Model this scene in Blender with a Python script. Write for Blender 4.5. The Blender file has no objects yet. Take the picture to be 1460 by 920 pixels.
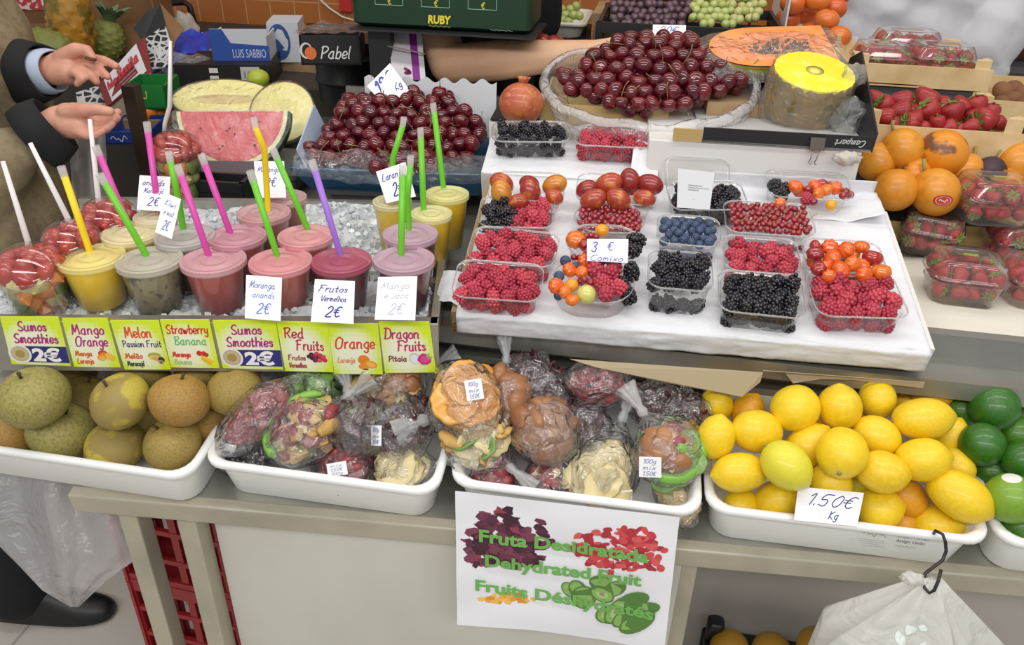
import bpy, bmesh, math, random
from math import sin, cos, pi, radians, sqrt, atan2
from mathutils import Vector as V, Matrix as M, Euler, noise
SC = bpy.context.scene
COL = SC.collection
random.seed(7)
RND = random.Random(11)

# ------------------------------------------------------------------ camera, world, light
FPX, CX, CY = 1140.0, 730.0, 460.0
CAM = V((0, 0, 1.6))
RC = M.Rotation(radians(9.2), 3, 'Z') @ M.Rotation(pi / 2 - radians(29.9), 3, 'X') @ M.Rotation(radians(1.5), 3, 'Z')
cd = bpy.data.cameras.new('camera')
cd.sensor_width = 36.0
cd.lens = FPX / 1460 * 36
cd.clip_start = 0.02
cam = bpy.data.objects.new('camera', cd)
COL.objects.link(cam)
cam.matrix_world = M.Translation(CAM) @ RC.to_4x4()
SC.camera = cam
SC.view_settings.view_transform = 'Standard'
SC.view_settings.look = 'None'
SC.view_settings.gamma = 1
SC.view_settings.use_curve_mapping = False
SC.view_settings.exposure = 0.06
SC.cycles.transparent_max_bounces = 24
SC.cycles.max_bounces = 8
SC.cycles.sample_clamp_indirect = 4
wd = bpy.data.worlds.new('hall')
SC.world = wd
wd.use_nodes = True
wd.node_tree.nodes['Background'].inputs[0].default_value = (0.95, 0.97, 1.0, 1)
wd.node_tree.nodes['Background'].inputs[1].default_value = 0.4


def area(name, loc, size, power, target, col=(1, 0.97, 0.93)):
    l = bpy.data.lights.new(name, 'AREA')
    l.shape = 'RECTANGLE'
    l.size, l.size_y = size
    l.energy = power
    l.color = col
    o = bpy.data.objects.new(name, l)
    COL.objects.link(o)
    o.location = loc
    d = V(target) - V(loc)
    o.rotation_euler = d.to_track_quat('-Z', 'Y').to_euler()
    return o


area('fluorescent_light_above_counter', (0.0, 0.75, 2.9), (3.4, 0.22), 25, (0, 1.15, 0.9))
area('fluorescent_light_over_aisle', (0.0, -0.9, 2.6), (3.6, 0.3), 40, (0, 1.0, 0.8))
area('fluorescent_light_behind_counter', (0.0, 2.1, 2.9), (3.6, 0.25), 14, (0, 2.0, 0.9), (1, 0.93, 0.84))


def ray(px, py):
    return RC @ V(((px - CX) / FPX, -(py - CY) / FPX, -1.0))


def at_z(px, py, z):
    d = ray(px, py)
    return CAM + d * ((z - CAM.z) / d.z)


def at_y(px, py, y):
    d = ray(px, py)
    return CAM + d * (y / d.y)


def at_t(px, py, t):
    return CAM + ray(px, py) * t


def depth_of(p):
    return -(RC.transposed() @ (V(p) - CAM)).z


VIEW = RC @ V((0, 0, -1))
CRIGHT = RC @ V((1, 0, 0))
CUP = RC @ V((0, 1, 0))


class Frame:
    """A supporting surface: origin, along, back, normal."""

    def __init__(s, o, b, tilt=0.0):
        s.o = V(o)
        u = V(b) - V(o)
        s.len = u.length
        s.u = u.normalized()
        bk = V((0, 0, 1)).cross(s.u).normalized()
        t = radians(tilt)
        s.n = (V((0, 0, 1)) * cos(t) - bk * sin(t))
        s.v = s.n.cross(s.u).normalized()
        s.n = s.u.cross(s.v).normalized()

    def hit(s, px, py, h=0.0):
        d = ray(px, py)
        o = s.o + s.n * h
        t = (o - CAM).dot(s.n) / d.dot(s.n)
        return CAM + d * t

    def uv(s, p):
        q = V(p) - s.o
        return q.dot(s.u), q.dot(s.v), q.dot(s.n)

    def p(s, u, v, h=0.0):
        return s.o + s.u * u + s.v * v + s.n * h

    def mat(s, p=None, rz=0.0):
        m = M((s.u, s.v, s.n)).transposed().to_4x4()
        return M.Translation(p if p is not None else s.o) @ m @ M.Rotation(rz, 4, 'Z')


# ------------------------------------------------------------------ materials
def lin(h):
    if not isinstance(h, str):
        return tuple(h)[:3]
    h = h.lstrip('#')
    out = []
    for i in (0, 2, 4):
        c = int(h[i:i + 2], 16) / 255
        out.append(c / 12.92 if c <= 0.04045 else ((c + 0.055) / 1.055) ** 2.4)
    return tuple(out)


MATS = {}


def mat(name, col, rough=0.5, metal=0.0, var=None, noise_=None, bump=None, coat=0.0, spec=0.5, sss=0.0, emit=0.0, aniso=0):
    """Principled material. var: second colour mixed by object; noise_: (scale, colour, lo, hi); bump: (scale, strength, distance)."""
    if name in MATS:
        return MATS[name]
    m = bpy.data.materials.new(name)
    m.use_nodes = True
    nt = m.node_tree
    b = nt.nodes['Principled BSDF']
    b.inputs['Roughness'].default_value = rough
    b.inputs['Metallic'].default_value = metal
    b.inputs['Coat Weight'].default_value = coat
    b.inputs['Coat Roughness'].default_value = 0.08
    b.inputs['Specular IOR Level'].default_value = spec
    if sss:
        b.inputs['Subsurface Weight'].default_value = sss
        b.inputs['Subsurface Radius'].default_value = (0.012, 0.005, 0.003)
        b.inputs['Subsurface Scale'].default_value = 0.5
    c = lin(col)
    b.inputs['Base Color'].default_value = (*c, 1)
    src = None

    def mix(a, bcol, fac):
        x = nt.nodes.new('ShaderNodeMix')
        x.data_type = 'RGBA'
        if a is None:
            x.inputs[6].default_value = (*c, 1)
        else:
            nt.links.new(a, x.inputs[6])
        x.inputs[7].default_value = (*lin(bcol), 1)
        nt.links.new(fac, x.inputs[0])
        return x.outputs[2]

    tc = nt.nodes.new('ShaderNodeTexCoord')
    if var:
        oi = nt.nodes.new('ShaderNodeObjectInfo')
        src = mix(src, var, oi.outputs['Random'])
    for nz in ([noise_] if noise_ and not isinstance(noise_[0], (tuple, list)) else (noise_ or [])):
        n = nt.nodes.new('ShaderNodeTexNoise')
        n.inputs['Scale'].default_value = nz[0]
        n.inputs['Detail'].default_value = 5
        nt.links.new(tc.outputs['Object'], n.inputs['Vector'])
        r = nt.nodes.new('ShaderNodeMapRange')
        r.inputs['From Min'].default_value = nz[2]
        r.inputs['From Max'].default_value = nz[3]
        nt.links.new(n.outputs['Fac'], r.inputs['Value'])
        src = mix(src, nz[1], r.outputs['Result'])
    if src is not None:
        nt.links.new(src, b.inputs['Base Color'])
    if bump:
        n = nt.nodes.new('ShaderNodeTexNoise')
        n.inputs['Scale'].default_value = bump[0]
        n.inputs['Detail'].default_value = 3
        nt.links.new(tc.outputs['Object'], n.inputs['Vector'])
        bp = nt.nodes.new('ShaderNodeBump')
        bp.inputs['Strength'].default_value = bump[1]
        bp.inputs['Distance'].default_value = bump[2] if len(bump) > 2 else 0.002
        nt.links.new(n.outputs['Fac'], bp.inputs['Height'])
        nt.links.new(bp.outputs['Normal'], b.inputs['Normal'])
    MATS[name] = m
    return m


def clear(name, tint='#ffffff', haze=0.06, rough=0.07, gloss=1.0, hazecol='#ffffff', bump=None, trans=.5):
    """Thin clear plastic: see-through, with a sharp sheen and a little milkiness."""
    if name in MATS:
        return MATS[name]
    m = bpy.data.materials.new(name)
    m.use_nodes = True
    nt = m.node_tree
    for n in list(nt.nodes):
        nt.nodes.remove(n)
    N = nt.nodes.new
    out = N('ShaderNodeOutputMaterial')
    tr = N('ShaderNodeBsdfTransparent')
    tr.inputs[0].default_value = (*lin(tint), 1)
    df = N('ShaderNodeBsdfDiffuse')
    df.inputs[0].default_value = (*lin(hazecol), 1)
    tl = N('ShaderNodeBsdfTranslucent')
    tl.inputs[0].default_value = (*lin(hazecol), 1)
    md = N('ShaderNodeMixShader')
    md.inputs[0].default_value = trans
    nt.links.new(df.outputs[0], md.inputs[1])
    nt.links.new(tl.outputs[0], md.inputs[2])
    gl = N('ShaderNodeBsdfGlossy')
    gl.inputs['Roughness'].default_value = rough
    m1 = N('ShaderNodeMixShader')
    m1.inputs[0].default_value = haze
    nt.links.new(tr.outputs[0], m1.inputs[1])
    nt.links.new(md.outputs[0], m1.inputs[2])
    fr = N('ShaderNodeLayerWeight')
    fr.inputs['Blend'].default_value = 0.5
    pw = N('ShaderNodeMath')
    pw.operation = 'POWER'
    pw.inputs[1].default_value = 4.0
    nt.links.new(fr.outputs['Facing'], pw.inputs[0])
    mul = N('ShaderNodeMath')
    mul.operation = 'MULTIPLY_ADD'
    mul.use_clamp = True
    mul.inputs[1].default_value = 0.75 * gloss
    mul.inputs[2].default_value = 0.045 * gloss
    nt.links.new(pw.outputs[0], mul.inputs[0])
    m2 = N('ShaderNodeMixShader')
    nt.links.new(mul.outputs[0], m2.inputs[0])
    nt.links.new(m1.outputs[0], m2.inputs[1])
    nt.links.new(gl.outputs[0], m2.inputs[2])
    nt.links.new(m2.outputs[0], out.inputs[0])
    if bump:
        tc = N('ShaderNodeTexCoord')
        nz = N('ShaderNodeTexNoise')
        nz.inputs['Scale'].default_value = bump[0]
        nz.inputs['Detail'].default_value = 4
        nz.inputs['Distortion'].default_value = 1.5
        nt.links.new(tc.outputs['Object'], nz.inputs['Vector'])
        bp = N('ShaderNodeBump')
        bp.inputs['Strength'].default_value = bump[1]
        bp.inputs['Distance'].default_value = bump[2]
        nt.links.new(nz.outputs['Fac'], bp.inputs['Height'])
        for s in (df, gl, fr):
            nt.links.new(bp.outputs['Normal'], s.inputs['Normal'])
    MATS[name] = m
    return m


def print_mat():
    """Printed ink: colour stored per face."""
    if 'printed ink' in MATS:
        return MATS['printed ink']
    m = bpy.data.materials.new('printed ink')
    m.use_nodes = True
    nt = m.node_tree
    a = nt.nodes.new('ShaderNodeAttribute')
    a.attribute_name = 'ink'
    nt.links.new(a.outputs['Color'], nt.nodes['Principled BSDF'].inputs['Base Color'])
    nt.nodes['Principled BSDF'].inputs['Roughness'].default_value = 0.55
    MATS['printed ink'] = m
    return m


# ------------------------------------------------------------------ mesh building
class MB:
    def __init__(s):
        s.v, s.f, s.c, s.mi = [], [], [], []

    def add(s, vs, fs, T=None, col=None, mi=0):
        k = len(s.v)
        if T is not None:
            vs = [T @ V(p) for p in vs]
        s.v += [tuple(p) for p in vs]
        s.f += [tuple(i + k for i in f) for f in fs]
        s.c += [col] * len(fs)
        s.mi += [mi] * len(fs)
        return s

    def box(s, c, d, T=None, col=None, mi=0):
        x, y, z = c
        a, b, h = d[0] / 2, d[1] / 2, d[2] / 2
        vs = [(x + i * a, y + j * b, z + k * h) for i in (-1, 1) for j in (-1, 1) for k in (-1, 1)]
        fs = [(0, 1, 3, 2), (4, 6, 7, 5), (0, 4, 5, 1), (2, 3, 7, 6), (0, 2, 6, 4), (1, 5, 7, 3)]
        return s.add(vs, fs, T, col, mi)

    def rings(s, rs, cap0=True, cap1=True, T=None, col=None, mi=0, close=True):
        n = len(rs[0])
        vs = [p for r in rs for p in r]
        fs = []
        for i in range(len(rs) - 1):
            for j in range(n if close else n - 1):
                k = (j + 1) % n
                fs.append((i * n + j, i * n + k, (i + 1) * n + k, (i + 1) * n + j))
        if cap0:
            fs.append(tuple(range(n - 1, -1, -1)))
        if cap1:
            b = (len(rs) - 1) * n
            fs.append(tuple(range(b, b + n)))
        return s.add(vs, fs, T, col, mi)

    def lathe(s, prof, seg=24, cap0=True, cap1=True, T=None, col=None, mi=0, wob=None):
        rs = []
        for r, z in prof:
            rs.append([((r * (1 + (wob(2 * pi * j / seg, z) if wob else 0))) * cos(2 * pi * j / seg),
                        (r * (1 + (wob(2 * pi * j / seg, z) if wob else 0))) * sin(2 * pi * j / seg), z) for j in range(seg)])
        return s.rings(rs, cap0, cap1, T, col, mi)

    def tube(s, pts, rad, seg=8, T=None, col=None, mi=0, caps=True, flat=1.0):
        pts = [V(p) for p in pts]
        if not isinstance(rad, (list, tuple)):
            rad = [rad] * len(pts)
        rs = []
        up = None
        for i, p in enumerate(pts):
            d = (pts[min(i + 1, len(pts) - 1)] - pts[max(i - 1, 0)])
            if d.length < 1e-9:
                d = V((0, 0, 1))
            d.normalize()
            if up is None:
                up = d.orthogonal().normalized()
            else:
                up = (up - d * up.dot(d))
                up = up.normalized() if up.length > 1e-6 else d.orthogonal().normalized()
            w = d.cross(up)
            rs.append([p + up * (rad[i] * cos(2 * pi * j / seg)) + w * (flat * rad[i] * sin(2 * pi * j / seg)) for j in range(seg)])
        return s.rings(rs, caps, caps, T, col, mi)

    def ico(s, c, r, sub=1, T=None, col=None, mi=0, fn=None):
        vs, fs = ICO(sub)
        r = r if isinstance(r, (tuple, list, V)) else (r, r, r)
        out = []
        for p in vs:
            k = fn(V(p)) if fn else 1.0
            out.append((c[0] + p[0] * r[0] * k, c[1] + p[1] * r[1] * k, c[2] + p[2] * r[2] * k))
        return s.add(out, fs, T, col, mi)

    def mapped(s, fn):
        s.v = [tuple(fn(V(p))) for p in s.v]
        return s

    def mesh(s, name, mats, smooth=True, auto=None):
        me = bpy.data.meshes.new(name)
        me.from_pydata(s.v, [], s.f)
        if not isinstance(mats, (list, tuple)):
            mats = [mats]
        for m in mats:
            me.materials.append(m)
        if len(mats) > 1:
            me.polygons.foreach_set('material_index', s.mi)
        if any(c is not None for c in s.c):
            at = me.color_attributes.new('ink', 'FLOAT_COLOR', 'CORNER')
            data = []
            for f, c in zip(s.f, s.c):
                data += [*(lin(c) if c is not None else (1, 1, 1)), 1] * len(f)
            at.data.foreach_set('color', data)
        me.update()
        bm = bmesh.new()
        bm.from_mesh(me)
        bmesh.ops.recalc_face_normals(bm, faces=bm.faces) if not any(c is not None for c in s.c) else None
        bm.to_mesh(me)
        bm.free()
        if smooth:
            me.polygons.foreach_set('use_smooth', [True] * len(me.polygons))
            if auto is not None:
                try:
                    me.set_sharp_from_angle(angle=radians(auto))
                except Exception:
                    pass
        me.update()
        return me

    def obj(s, name, mats, parent=None, smooth=True, auto=None, bevel=0, bseg=2):
        o = bpy.data.objects.new(name, s.mesh(name, mats, smooth, auto))
        COL.objects.link(o)
        if parent is not None:
            o.parent = parent
        if bevel:
            b = o.modifiers.new('bevel', 'BEVEL')
            b.width = bevel
            b.segments = bseg
            b.limit_method = 'ANGLE'
            b.angle_limit = radians(35)
        return o


_ico = {}


def ICO(sub):
    if sub not in _ico:
        bm = bmesh.new()
        bmesh.ops.create_icosphere(bm, subdivisions=sub, radius=1)
        _ico[sub] = ([tuple(v.co) for v in bm.verts], [tuple(v.index for v in f.verts) for f in bm.faces])
        bm.free()
    return _ico[sub]


def rrect(w, d, r, z=0, n=5, m=1):
    """Rounded rectangle ring, m pieces along each straight side."""
    r = min(r, w / 2 - 1e-4, d / 2 - 1e-4)
    cs = [(w / 2 - r, d / 2 - r, 0), (-w / 2 + r, d / 2 - r, pi / 2), (-w / 2 + r, -d / 2 + r, pi), (w / 2 - r, -d / 2 + r, 3 * pi / 2)]
    out = []
    for i, (x, y, a) in enumerate(cs):
        arc = [V((x + r * cos(a + pi / 2 * k / n), y + r * sin(a + pi / 2 * k / n), z)) for k in range(n + 1)]
        out += arc
        x2, y2, a2 = cs[(i + 1) % 4]
        e = V((x2 + r * cos(a2), y2 + r * sin(a2), z))
        out += [arc[-1].lerp(e, k / m) for k in range(1, m)]
    return out


def tag(o, label=None, cat=None, group=None, kind=None):
    if label:
        o['label'] = label
    if cat:
        o['category'] = cat
    if group:
        o['group'] = group
    if kind:
        o['kind'] = kind
    return o


def thing(name, label, cat, mtx=None, group=None):
    o = bpy.data.objects.new(name, None)
    COL.objects.link(o)
    o.empty_display_size = 0.02
    if mtx is not None:
        o.matrix_world = mtx if isinstance(mtx, M) else M.Translation(mtx)
    return tag(o, label, cat, group)


def inst(name, mesh, mtx, label=None, cat=None, group=None, parent=None):
    o = bpy.data.objects.new(name, mesh)
    COL.objects.link(o)
    if parent is not None:
        o.parent = parent
        o.matrix_local = mtx
    else:
        o.matrix_world = mtx
    return tag(o, label, cat, group)


def TRS(p, rot=(0, 0, 0), s=1.0):
    sm = M.Diagonal((*((s, s, s) if not isinstance(s, (tuple, list)) else s), 1))
    r = rot.to_4x4() if hasattr(rot, 'to_4x4') else Euler(rot).to_matrix().to_4x4()
    return M.Translation(V(p)) @ r @ sm


def axis_rot(ax, spin=0.0):
    """Rotation that takes local +Z onto ax."""
    q = V(ax).to_track_quat('Z', 'Y')
    return (q.to_matrix() @ M.Rotation(spin, 3, 'Z'))


def rrot(rnd=RND):
    return Euler((rnd.uniform(0, 6.28), rnd.uniform(0, 6.28), rnd.uniform(0, 6.28))).to_matrix()


def screen_dir(ang, toward=0.0):
    """World direction lying at ang degrees (0 = right, 90 = up) in the view, leaning towards the viewer by toward."""
    a = radians(ang)
    return (CRIGHT * cos(a) + CUP * sin(a) - VIEW * toward).normalized()


def voxel(o, size, smooth_it=6):
    m = o.modifiers.new('r', 'REMESH')
    m.mode = 'VOXEL'
    m.voxel_size = size
    m.use_smooth_shade = True
    if smooth_it:
        q = o.modifiers.new('s', 'SMOOTH')
        q.factor = 0.5
        q.iterations = smooth_it
    dg = bpy.context.evaluated_depsgraph_get()
    me = bpy.data.meshes.new_from_object(o.evaluated_get(dg))
    o.modifiers.clear()
    o.data = me
    me.polygons.foreach_set('use_smooth', [True] * len(me.polygons))
    return o


class Packer:
    """Places things seen at a pixel as near as asked, slid back along the line of sight until they clear those already there."""

    def __init__(s, fr, front=None):
        s.fr, s.done, s.front = fr, [], front

    def put(s, px, py, h, r, squeeze=0.88, floor=None, maxstep=60):
        p = s.fr.hit(px, py, h + (0.012 if s.front else 0))
        d = (p - CAM).normalized()
        for k in range(maxstep):
            clear_ = True
            if s.front:
                t = s.front
                low = s.fr.uv(p)[2] - 0.001
                clear_ = (p - t[1]).dot(t[3]) + t[6] / 2 > r + 0.018 or low > 0.095 + r
            if clear_ and all((p - q).length > squeeze * (r + rq) for q, rq in s.done):
                break
            nx = p + d * 0.003
            if floor is not None and s.fr.uv(nx)[2] < floor:
                break
            p = nx
        s.done.append((p, r))
        return p


# ------------------------------------------------------------------ lettering
GLYPH = {
    'a': '58 38 16 14 33 43 55|58 54 63', 'b': '1c 13|16 38 57 55 43 23 14', 'c': '57 48 28 16 14 33 54', 'd': '5c 54 63|57 38 16 14 33 54',
    'e': '15 56 57 48 28 16 14 33 54', 'f': '5b 4c 3a 33|18 48', 'g': '58 38 16 24 43 55|58 52 40 20 11', 'h': '1c 13|16 38 57 53',
    'i': '18 14 23|1a 1b', 'j': '28 21 10 01|2a 2b', 'k': '1c 13|47 15 43', 'l': '1c 14 23', 'm': '18 13|16 28 37 33|36 58 67 64 73',
    'n': '18 13|16 38 57 54 63', 'o': '38 16 14 33 54 57 38', 'p': '18 10|17 38 57 55 43 24', 'r': '18 13|16 38 48', 's': '47 28 17 26 45 44 33 14',
    't': '2b 24 33 44|08 48', 'u': '18 14 23 43 55|58 54 63', 'v': '08 23 48', 'w': '08 14 23 37 43 54 78', 'x': '18 53|58 13',
    'y': '18 15 24 44 55|58 52 40 20 11', 'S': '6b 4c 2b 19 37 56 64 43 23 14', 'M': '03 1c|1c 35|35 6c|6c 83', 'O': '4c 1a 06 13 43 65 7a 6b 4c',
    'P': '1c 13|0b 3c 6b 69 37 17', 'F': '2c 13|0b 3c 7c|18 58', 'B': '1c 13|0b 4c 6b 59 18|18 56 64 43 13', 'R': '1c 13|0b 4c 6b 59 37 18|37 63',
    'D': '2c 13|0c 4c 7a 75 43 03', 'L': '2c 13 63', 'I': '2c 13', 'K': '1c 13|6c 17 63', 'J': '5c 54 33 14', 'V': '0c 33 6c', 'C': '6b 4c 1a 05 23 53 64',
    '1': '1a 3c 33', '2': '1a 3c 5b 58 13 63', '3': '1b 4c 5a 38|38 56 43 14', '5': '6c 2c 18 48 56 43 14', '8': '38 1a 3c 5a 38 14 33 54 38',
    '0': '3c 19 15 33 55 5a 3c', '9': '59 38 19 3c 5a 53', '€': '6b 4c 2a 25 43 64|09 49|07 47', '.': '13 14', ',': '14 02', '+': '16 56|38 34', '-': '16 46', '~': '06 27 45 66 75',
}
ACC = {'á': ('a', '4a 6c'), 'ã': ('a', '1a 2b 4a 5b'), 'é': ('e', '3a 5c')}


def glyph_strokes(ch):
    extra = []
    if ch in ACC:
        ch, e = ACC[ch]
        extra = [e]
    out = []
    for s in GLYPH.get(ch, '').split('|') + extra:
        if s:
            out.append([(int(p[0]) * 0.1, (int(p[1], 16) - 3) / 9.0) for p in s.split()])
    return out


def smooth(pts, k=5):
    if len(pts) < 3:
        return pts
    P = [V((*p, 0)) for p in pts]
    out = []
    closed = (P[0] - P[-1]).length < 1e-6
    for i in range(len(P) - 1):
        p0 = P[i - 1] if i > 0 else (P[-2] if closed else P[0])
        p3 = P[i + 2] if i + 2 < len(P) else (P[1] if closed else P[-1])
        p1, p2 = P[i], P[i + 1]
        for j in range(k):
            t = j / k
            q = 0.5 * ((2 * p1) + (p2 - p0) * t + (2 * p0 - 5 * p1 + 4 * p2 - p3) * t * t + (3 * p1 - p0 - 3 * p2 + p3) * t ** 3)
            out.append((q.x, q.y))
    out.append(pts[-1])
    return out


def ribbon(mb, pts, w, col, z=0.0):
    n = len(pts)
    L, R = [], []
    for i in range(n):
        a, b = V((*pts[max(i - 1, 0)], 0)), V((*pts[min(i + 1, n - 1)], 0))
        d = b - a
        d = d.normalized() if d.length > 1e-9 else V((1, 0, 0))
        nrm = V((-d.y, d.x, 0))
        p = V((*pts[i], z))
        ww = w
        if i == 0:
            p = p - d * w * 0.6
        if i == n - 1:
            p = p + d * w * 0.6
        L.append(p + nrm * ww)
        R.append(p - nrm * ww)
    vs = L + R
    fs = [(i, n + i, n + i + 1, i + 1) for i in range(n - 1)]
    mb.add(vs, fs, None, col)


def script(mb, text, x, y, h, col, w=0.06, slant=0.15, wide=1.0, spread=1.0, align='l', fit=None, wob=0.0, rise=0.0, z=0.0):
    """Hand-drawn lettering in the XY plane; (x, y) baseline start, h cap height; fit squeezes to a width."""
    xs, items = 0.0, []
    for ch in text:
        if ch == ' ':
            xs += 0.42
            continue
        st = glyph_strokes(ch)
        if not st:
            continue
        mx = max(p[0] for s in st for p in s)
        for s in st:
            items.append([(xs + p[0] + slant * p[1], p[1] + (RND.uniform(-wob, wob) if wob else 0)) for p in s])
        xs += (mx + 0.12) * spread
    k = wide
    if fit:
        k = fit / (h * max(xs, 1e-6))
    tot = xs * h * k
    ox = x - (tot / 2 if align == 'c' else 0)
    for i, s in enumerate(items):
        q = [(ox + p[0] * h * k, y + p[1] * h + rise * p[0] * h * k) for p in smooth(s)]
        ribbon(mb, q, w * h, col, z + i * 1e-6)
    return tot


def squiggle(mb, x, y, w, h, col, t=.06, n=7, z=0.0):
    """An unreadable line of small print or a swirl."""
    pts = [(x + w * k / (n * 2), y + h * (.5 + .5 * sin(k * 2.1) * cos(k * .7))) for k in range(n * 2 + 1)]
    ribbon(mb, smooth(pts), t * h, col, z)




def block(mb, text, x, y, h, col, align='l', fit=None, bold=0.02, z=0.0, shear=0.0):
    """Upright block lettering from the built-in font."""
    c = bpy.data.curves.new('t', 'FONT')
    c.body = text
    c.size = 1.0
    c.offset = bold
    c.shear = shear
    c.resolution_u = 3
    o = bpy.data.objects.new('t', c)
    COL.objects.link(o)
    dg = bpy.context.evaluated_depsgraph_get()
    me = bpy.data.meshes.new_from_object(o.evaluated_get(dg))
    vs = [tuple(v.co) for v in me.vertices]
    fs = [tuple(p.vertices) for p in me.polygons]
    bpy.data.objects.remove(o)
    bpy.data.curves.remove(c)
    bpy.data.meshes.remove(me)
    x0, x1 = min(v[0] for v in vs), max(v[0] for v in vs)
    s = h / 0.73
    kx = fit / (x1 - x0) if fit else s
    w = (x1 - x0) * kx
    ox = x - (w / 2 if align == 'c' else 0)
    mb.add([(ox + (v[0] - x0) * kx, y + v[1] * s, z) for v in vs], fs, None, col)
    return w


def disc(mb, x, y, rx, ry, col, z=0.0, n=14, ang=0.0, jag=0.0):
    pts = []
    for i in range(n):
        a = 2 * pi * i / n
        k = 1 + RND.uniform(-jag, jag)
        px, py = rx * k * cos(a), ry * k * sin(a)
        pts.append((x + px * cos(ang) - py * sin(ang), y + px * sin(ang) + py * cos(ang), z))
    mb.add(pts, [tuple(range(n))], None, col)


def quad_map(c, lift=0.0):
    """(x in 0..1, y in 0..1 up) onto the quad c = [TL, TR, BR, BL]; z lifts off its face towards the viewer's side."""
    TL, TR, BR, BL = [V(p) for p in c]
    n = (TR - TL).cross(TL - BL).normalized()

    def f(p):
        a = BL.lerp(BR, p.x)
        b = TL.lerp(TR, p.x)
        return a.lerp(b, p.y) + n * (p.z + lift)

    return f


def card(name, label, corners, draw=None, group=None, matl=None, cat='price card', thick=0.0008, pname='handwriting', ink=None):
    """A thin card with its writing as a part. corners: TL, TR, BR, BL in the world; draw(mb, W, H) writes in metres."""
    corners = [V(p) for p in corners]
    c0 = sum(corners, V()) / 4
    loc = [p - c0 for p in corners]
    f = quad_map(loc)
    n = (loc[1] - loc[0]).cross(loc[0] - loc[3]).normalized()
    r = thing(name, label, cat, c0, group)
    mb = MB()
    mb.add([p for p in loc] + [p - n * thick for p in loc], [(3, 2, 1, 0), (4, 5, 6, 7), (0, 1, 5, 4), (1, 2, 6, 5), (2, 3, 7, 6), (3, 0, 4, 7)])
    mb.obj('card', matl or mat('white card', '#ececef', 0.6), r, smooth=False)
    W, H = (loc[1] - loc[0]).length, (loc[0] - loc[3]).length
    if draw:
        t = MB()
        draw(t, W, H)
        if t.v:
            t.mapped(lambda p: f(V((p.x / W, p.y / H, p.z + 0.0004))))
            t.obj(pname, print_mat(), r, smooth=False)
    return r, loc, n, W, H
# ------------------------------------------------------------------ surfaces of the stall
FB = Frame(at_z(640, 443, 1.0), at_z(1325, 500, 1.0), 14)          # paper-covered berry board
FL = Frame(at_z(120, 694, 0.74), at_z(1460, 812, 0.74), 9)         # lower steel shelf
FS = Frame(at_z(0, 457, 1.0), at_z(625, 461, 1.0), 0)              # smoothie tray, front lip
WT = 0.95                                                          # worktop height

STEEL = mat('brushed steel', '#b9b7ae', 0.38, 0.75, noise_=(6, '#a3a198', 0.35, 0.7))
PAINT = mat('worn cream metal', '#bdb8a4', 0.45, 0.25, noise_=(9, '#a8a391', 0.45, 0.75))
WHITEP = mat('white panel', '#d4d2c8', 0.5, noise_=(2.5, '#c6c3b8', 0.4, 0.7))
PLASTW = mat('white plastic', '#f1f1ef', 0.35)
PAPER = mat('white paper', '#dfe0e4', 0.7, bump=(20, 0.8, 0.008))
CARDB = mat('cardboard', '#a58a66', 0.8, noise_=(30, '#957a58', 0.4, 0.7))
CHIP = mat('chipboard edge', '#8d7650', 0.85, noise_=(220, '#4e3f28', 0.45, 0.6))
BLACKP = mat('black plastic', '#1c1d20', 0.45)
DARKG = mat('dark grey plastic', '#4b4c50', 0.5)
WOOD = mat('pale poplar wood', '#dcc294', 0.65, noise_=((14, '#c9ab78', 0.4, 0.7)))
BLACKC = mat('black card', '#1f1f21', 0.5)


def tiles(name, c1, c2, grout, size, gap, rough):
    m = bpy.data.materials.new(name)
    m.use_nodes = True
    nt = m.node_tree
    b = nt.nodes['Principled BSDF']
    b.inputs['Roughness'].default_value = rough
    tc = nt.nodes.new('ShaderNodeTexCoord')
    br = nt.nodes.new('ShaderNodeTexBrick')
    br.offset = 0
    br.inputs['Color1'].default_value = (*lin(c1), 1)
    br.inputs['Color2'].default_value = (*lin(c2), 1)
    br.inputs['Mortar'].default_value = (*lin(grout), 1)
    br.inputs['Scale'].default_value = 1
    br.inputs['Mortar Size'].default_value = gap
    br.inputs['Mortar Smooth'].default_value = 0.2
    br.inputs['Brick Width'].default_value = size
    br.inputs['Row Height'].default_value = size
    nt.links.new(tc.outputs['Object'], br.inputs['Vector'])
    nt.links.new(br.outputs['Color'], b.inputs['Base Color'])
    return m


YW = 3.3
o = MB().box((0, 0, 0), (9, 9, 0.1)).obj('floor', tiles('pale floor tiles', '#cfc9be', '#c8c2b6', '#a9a399', 0.33, 0.004, 0.35), smooth=False)
o.location = (0, 1.3, -0.05)
tag(o, kind='structure')
o = MB().box((0, 0, -0.05), (9, 3.4, 0.1)).obj('wall_back', tiles('orange wall tiles', '#b5713c', '#ae6a37', '#c99468', 0.107, 0.003, 0.3), smooth=False)
o.location = (0.02, YW, 1.62)
o.rotation_euler = (pi / 2, 0, 0)
tag(o, kind='structure')

# ------------------------------------------------------------------ steel stall
stall = thing('market_stall', 'steel market stall with worn cream legs, lower shelf and white front panels', 'market stall', V((0, 1.2, 0)))


def sp(mb, name, m, **k):
    o = mb.obj(name, m, None, **k)
    o.parent = stall
    o.matrix_parent_inverse = M.Translation(-V((0, 1.2, 0)))
    return o


T = FL.mat()
ux0, ux1 = -0.02, 2.2
sp(MB().box(((ux0 + ux1) / 2, 0.185, -0.006), (ux1 - ux0, 0.37, 0.012), T), 'shelf', STEEL, smooth=False)
sp(MB().box(((ux0 + ux1) / 2, 0.0, -0.022), (ux1 - ux0, 0.036, 0.04), T), 'rail', PAINT, smooth=False, bevel=0.003)
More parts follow.
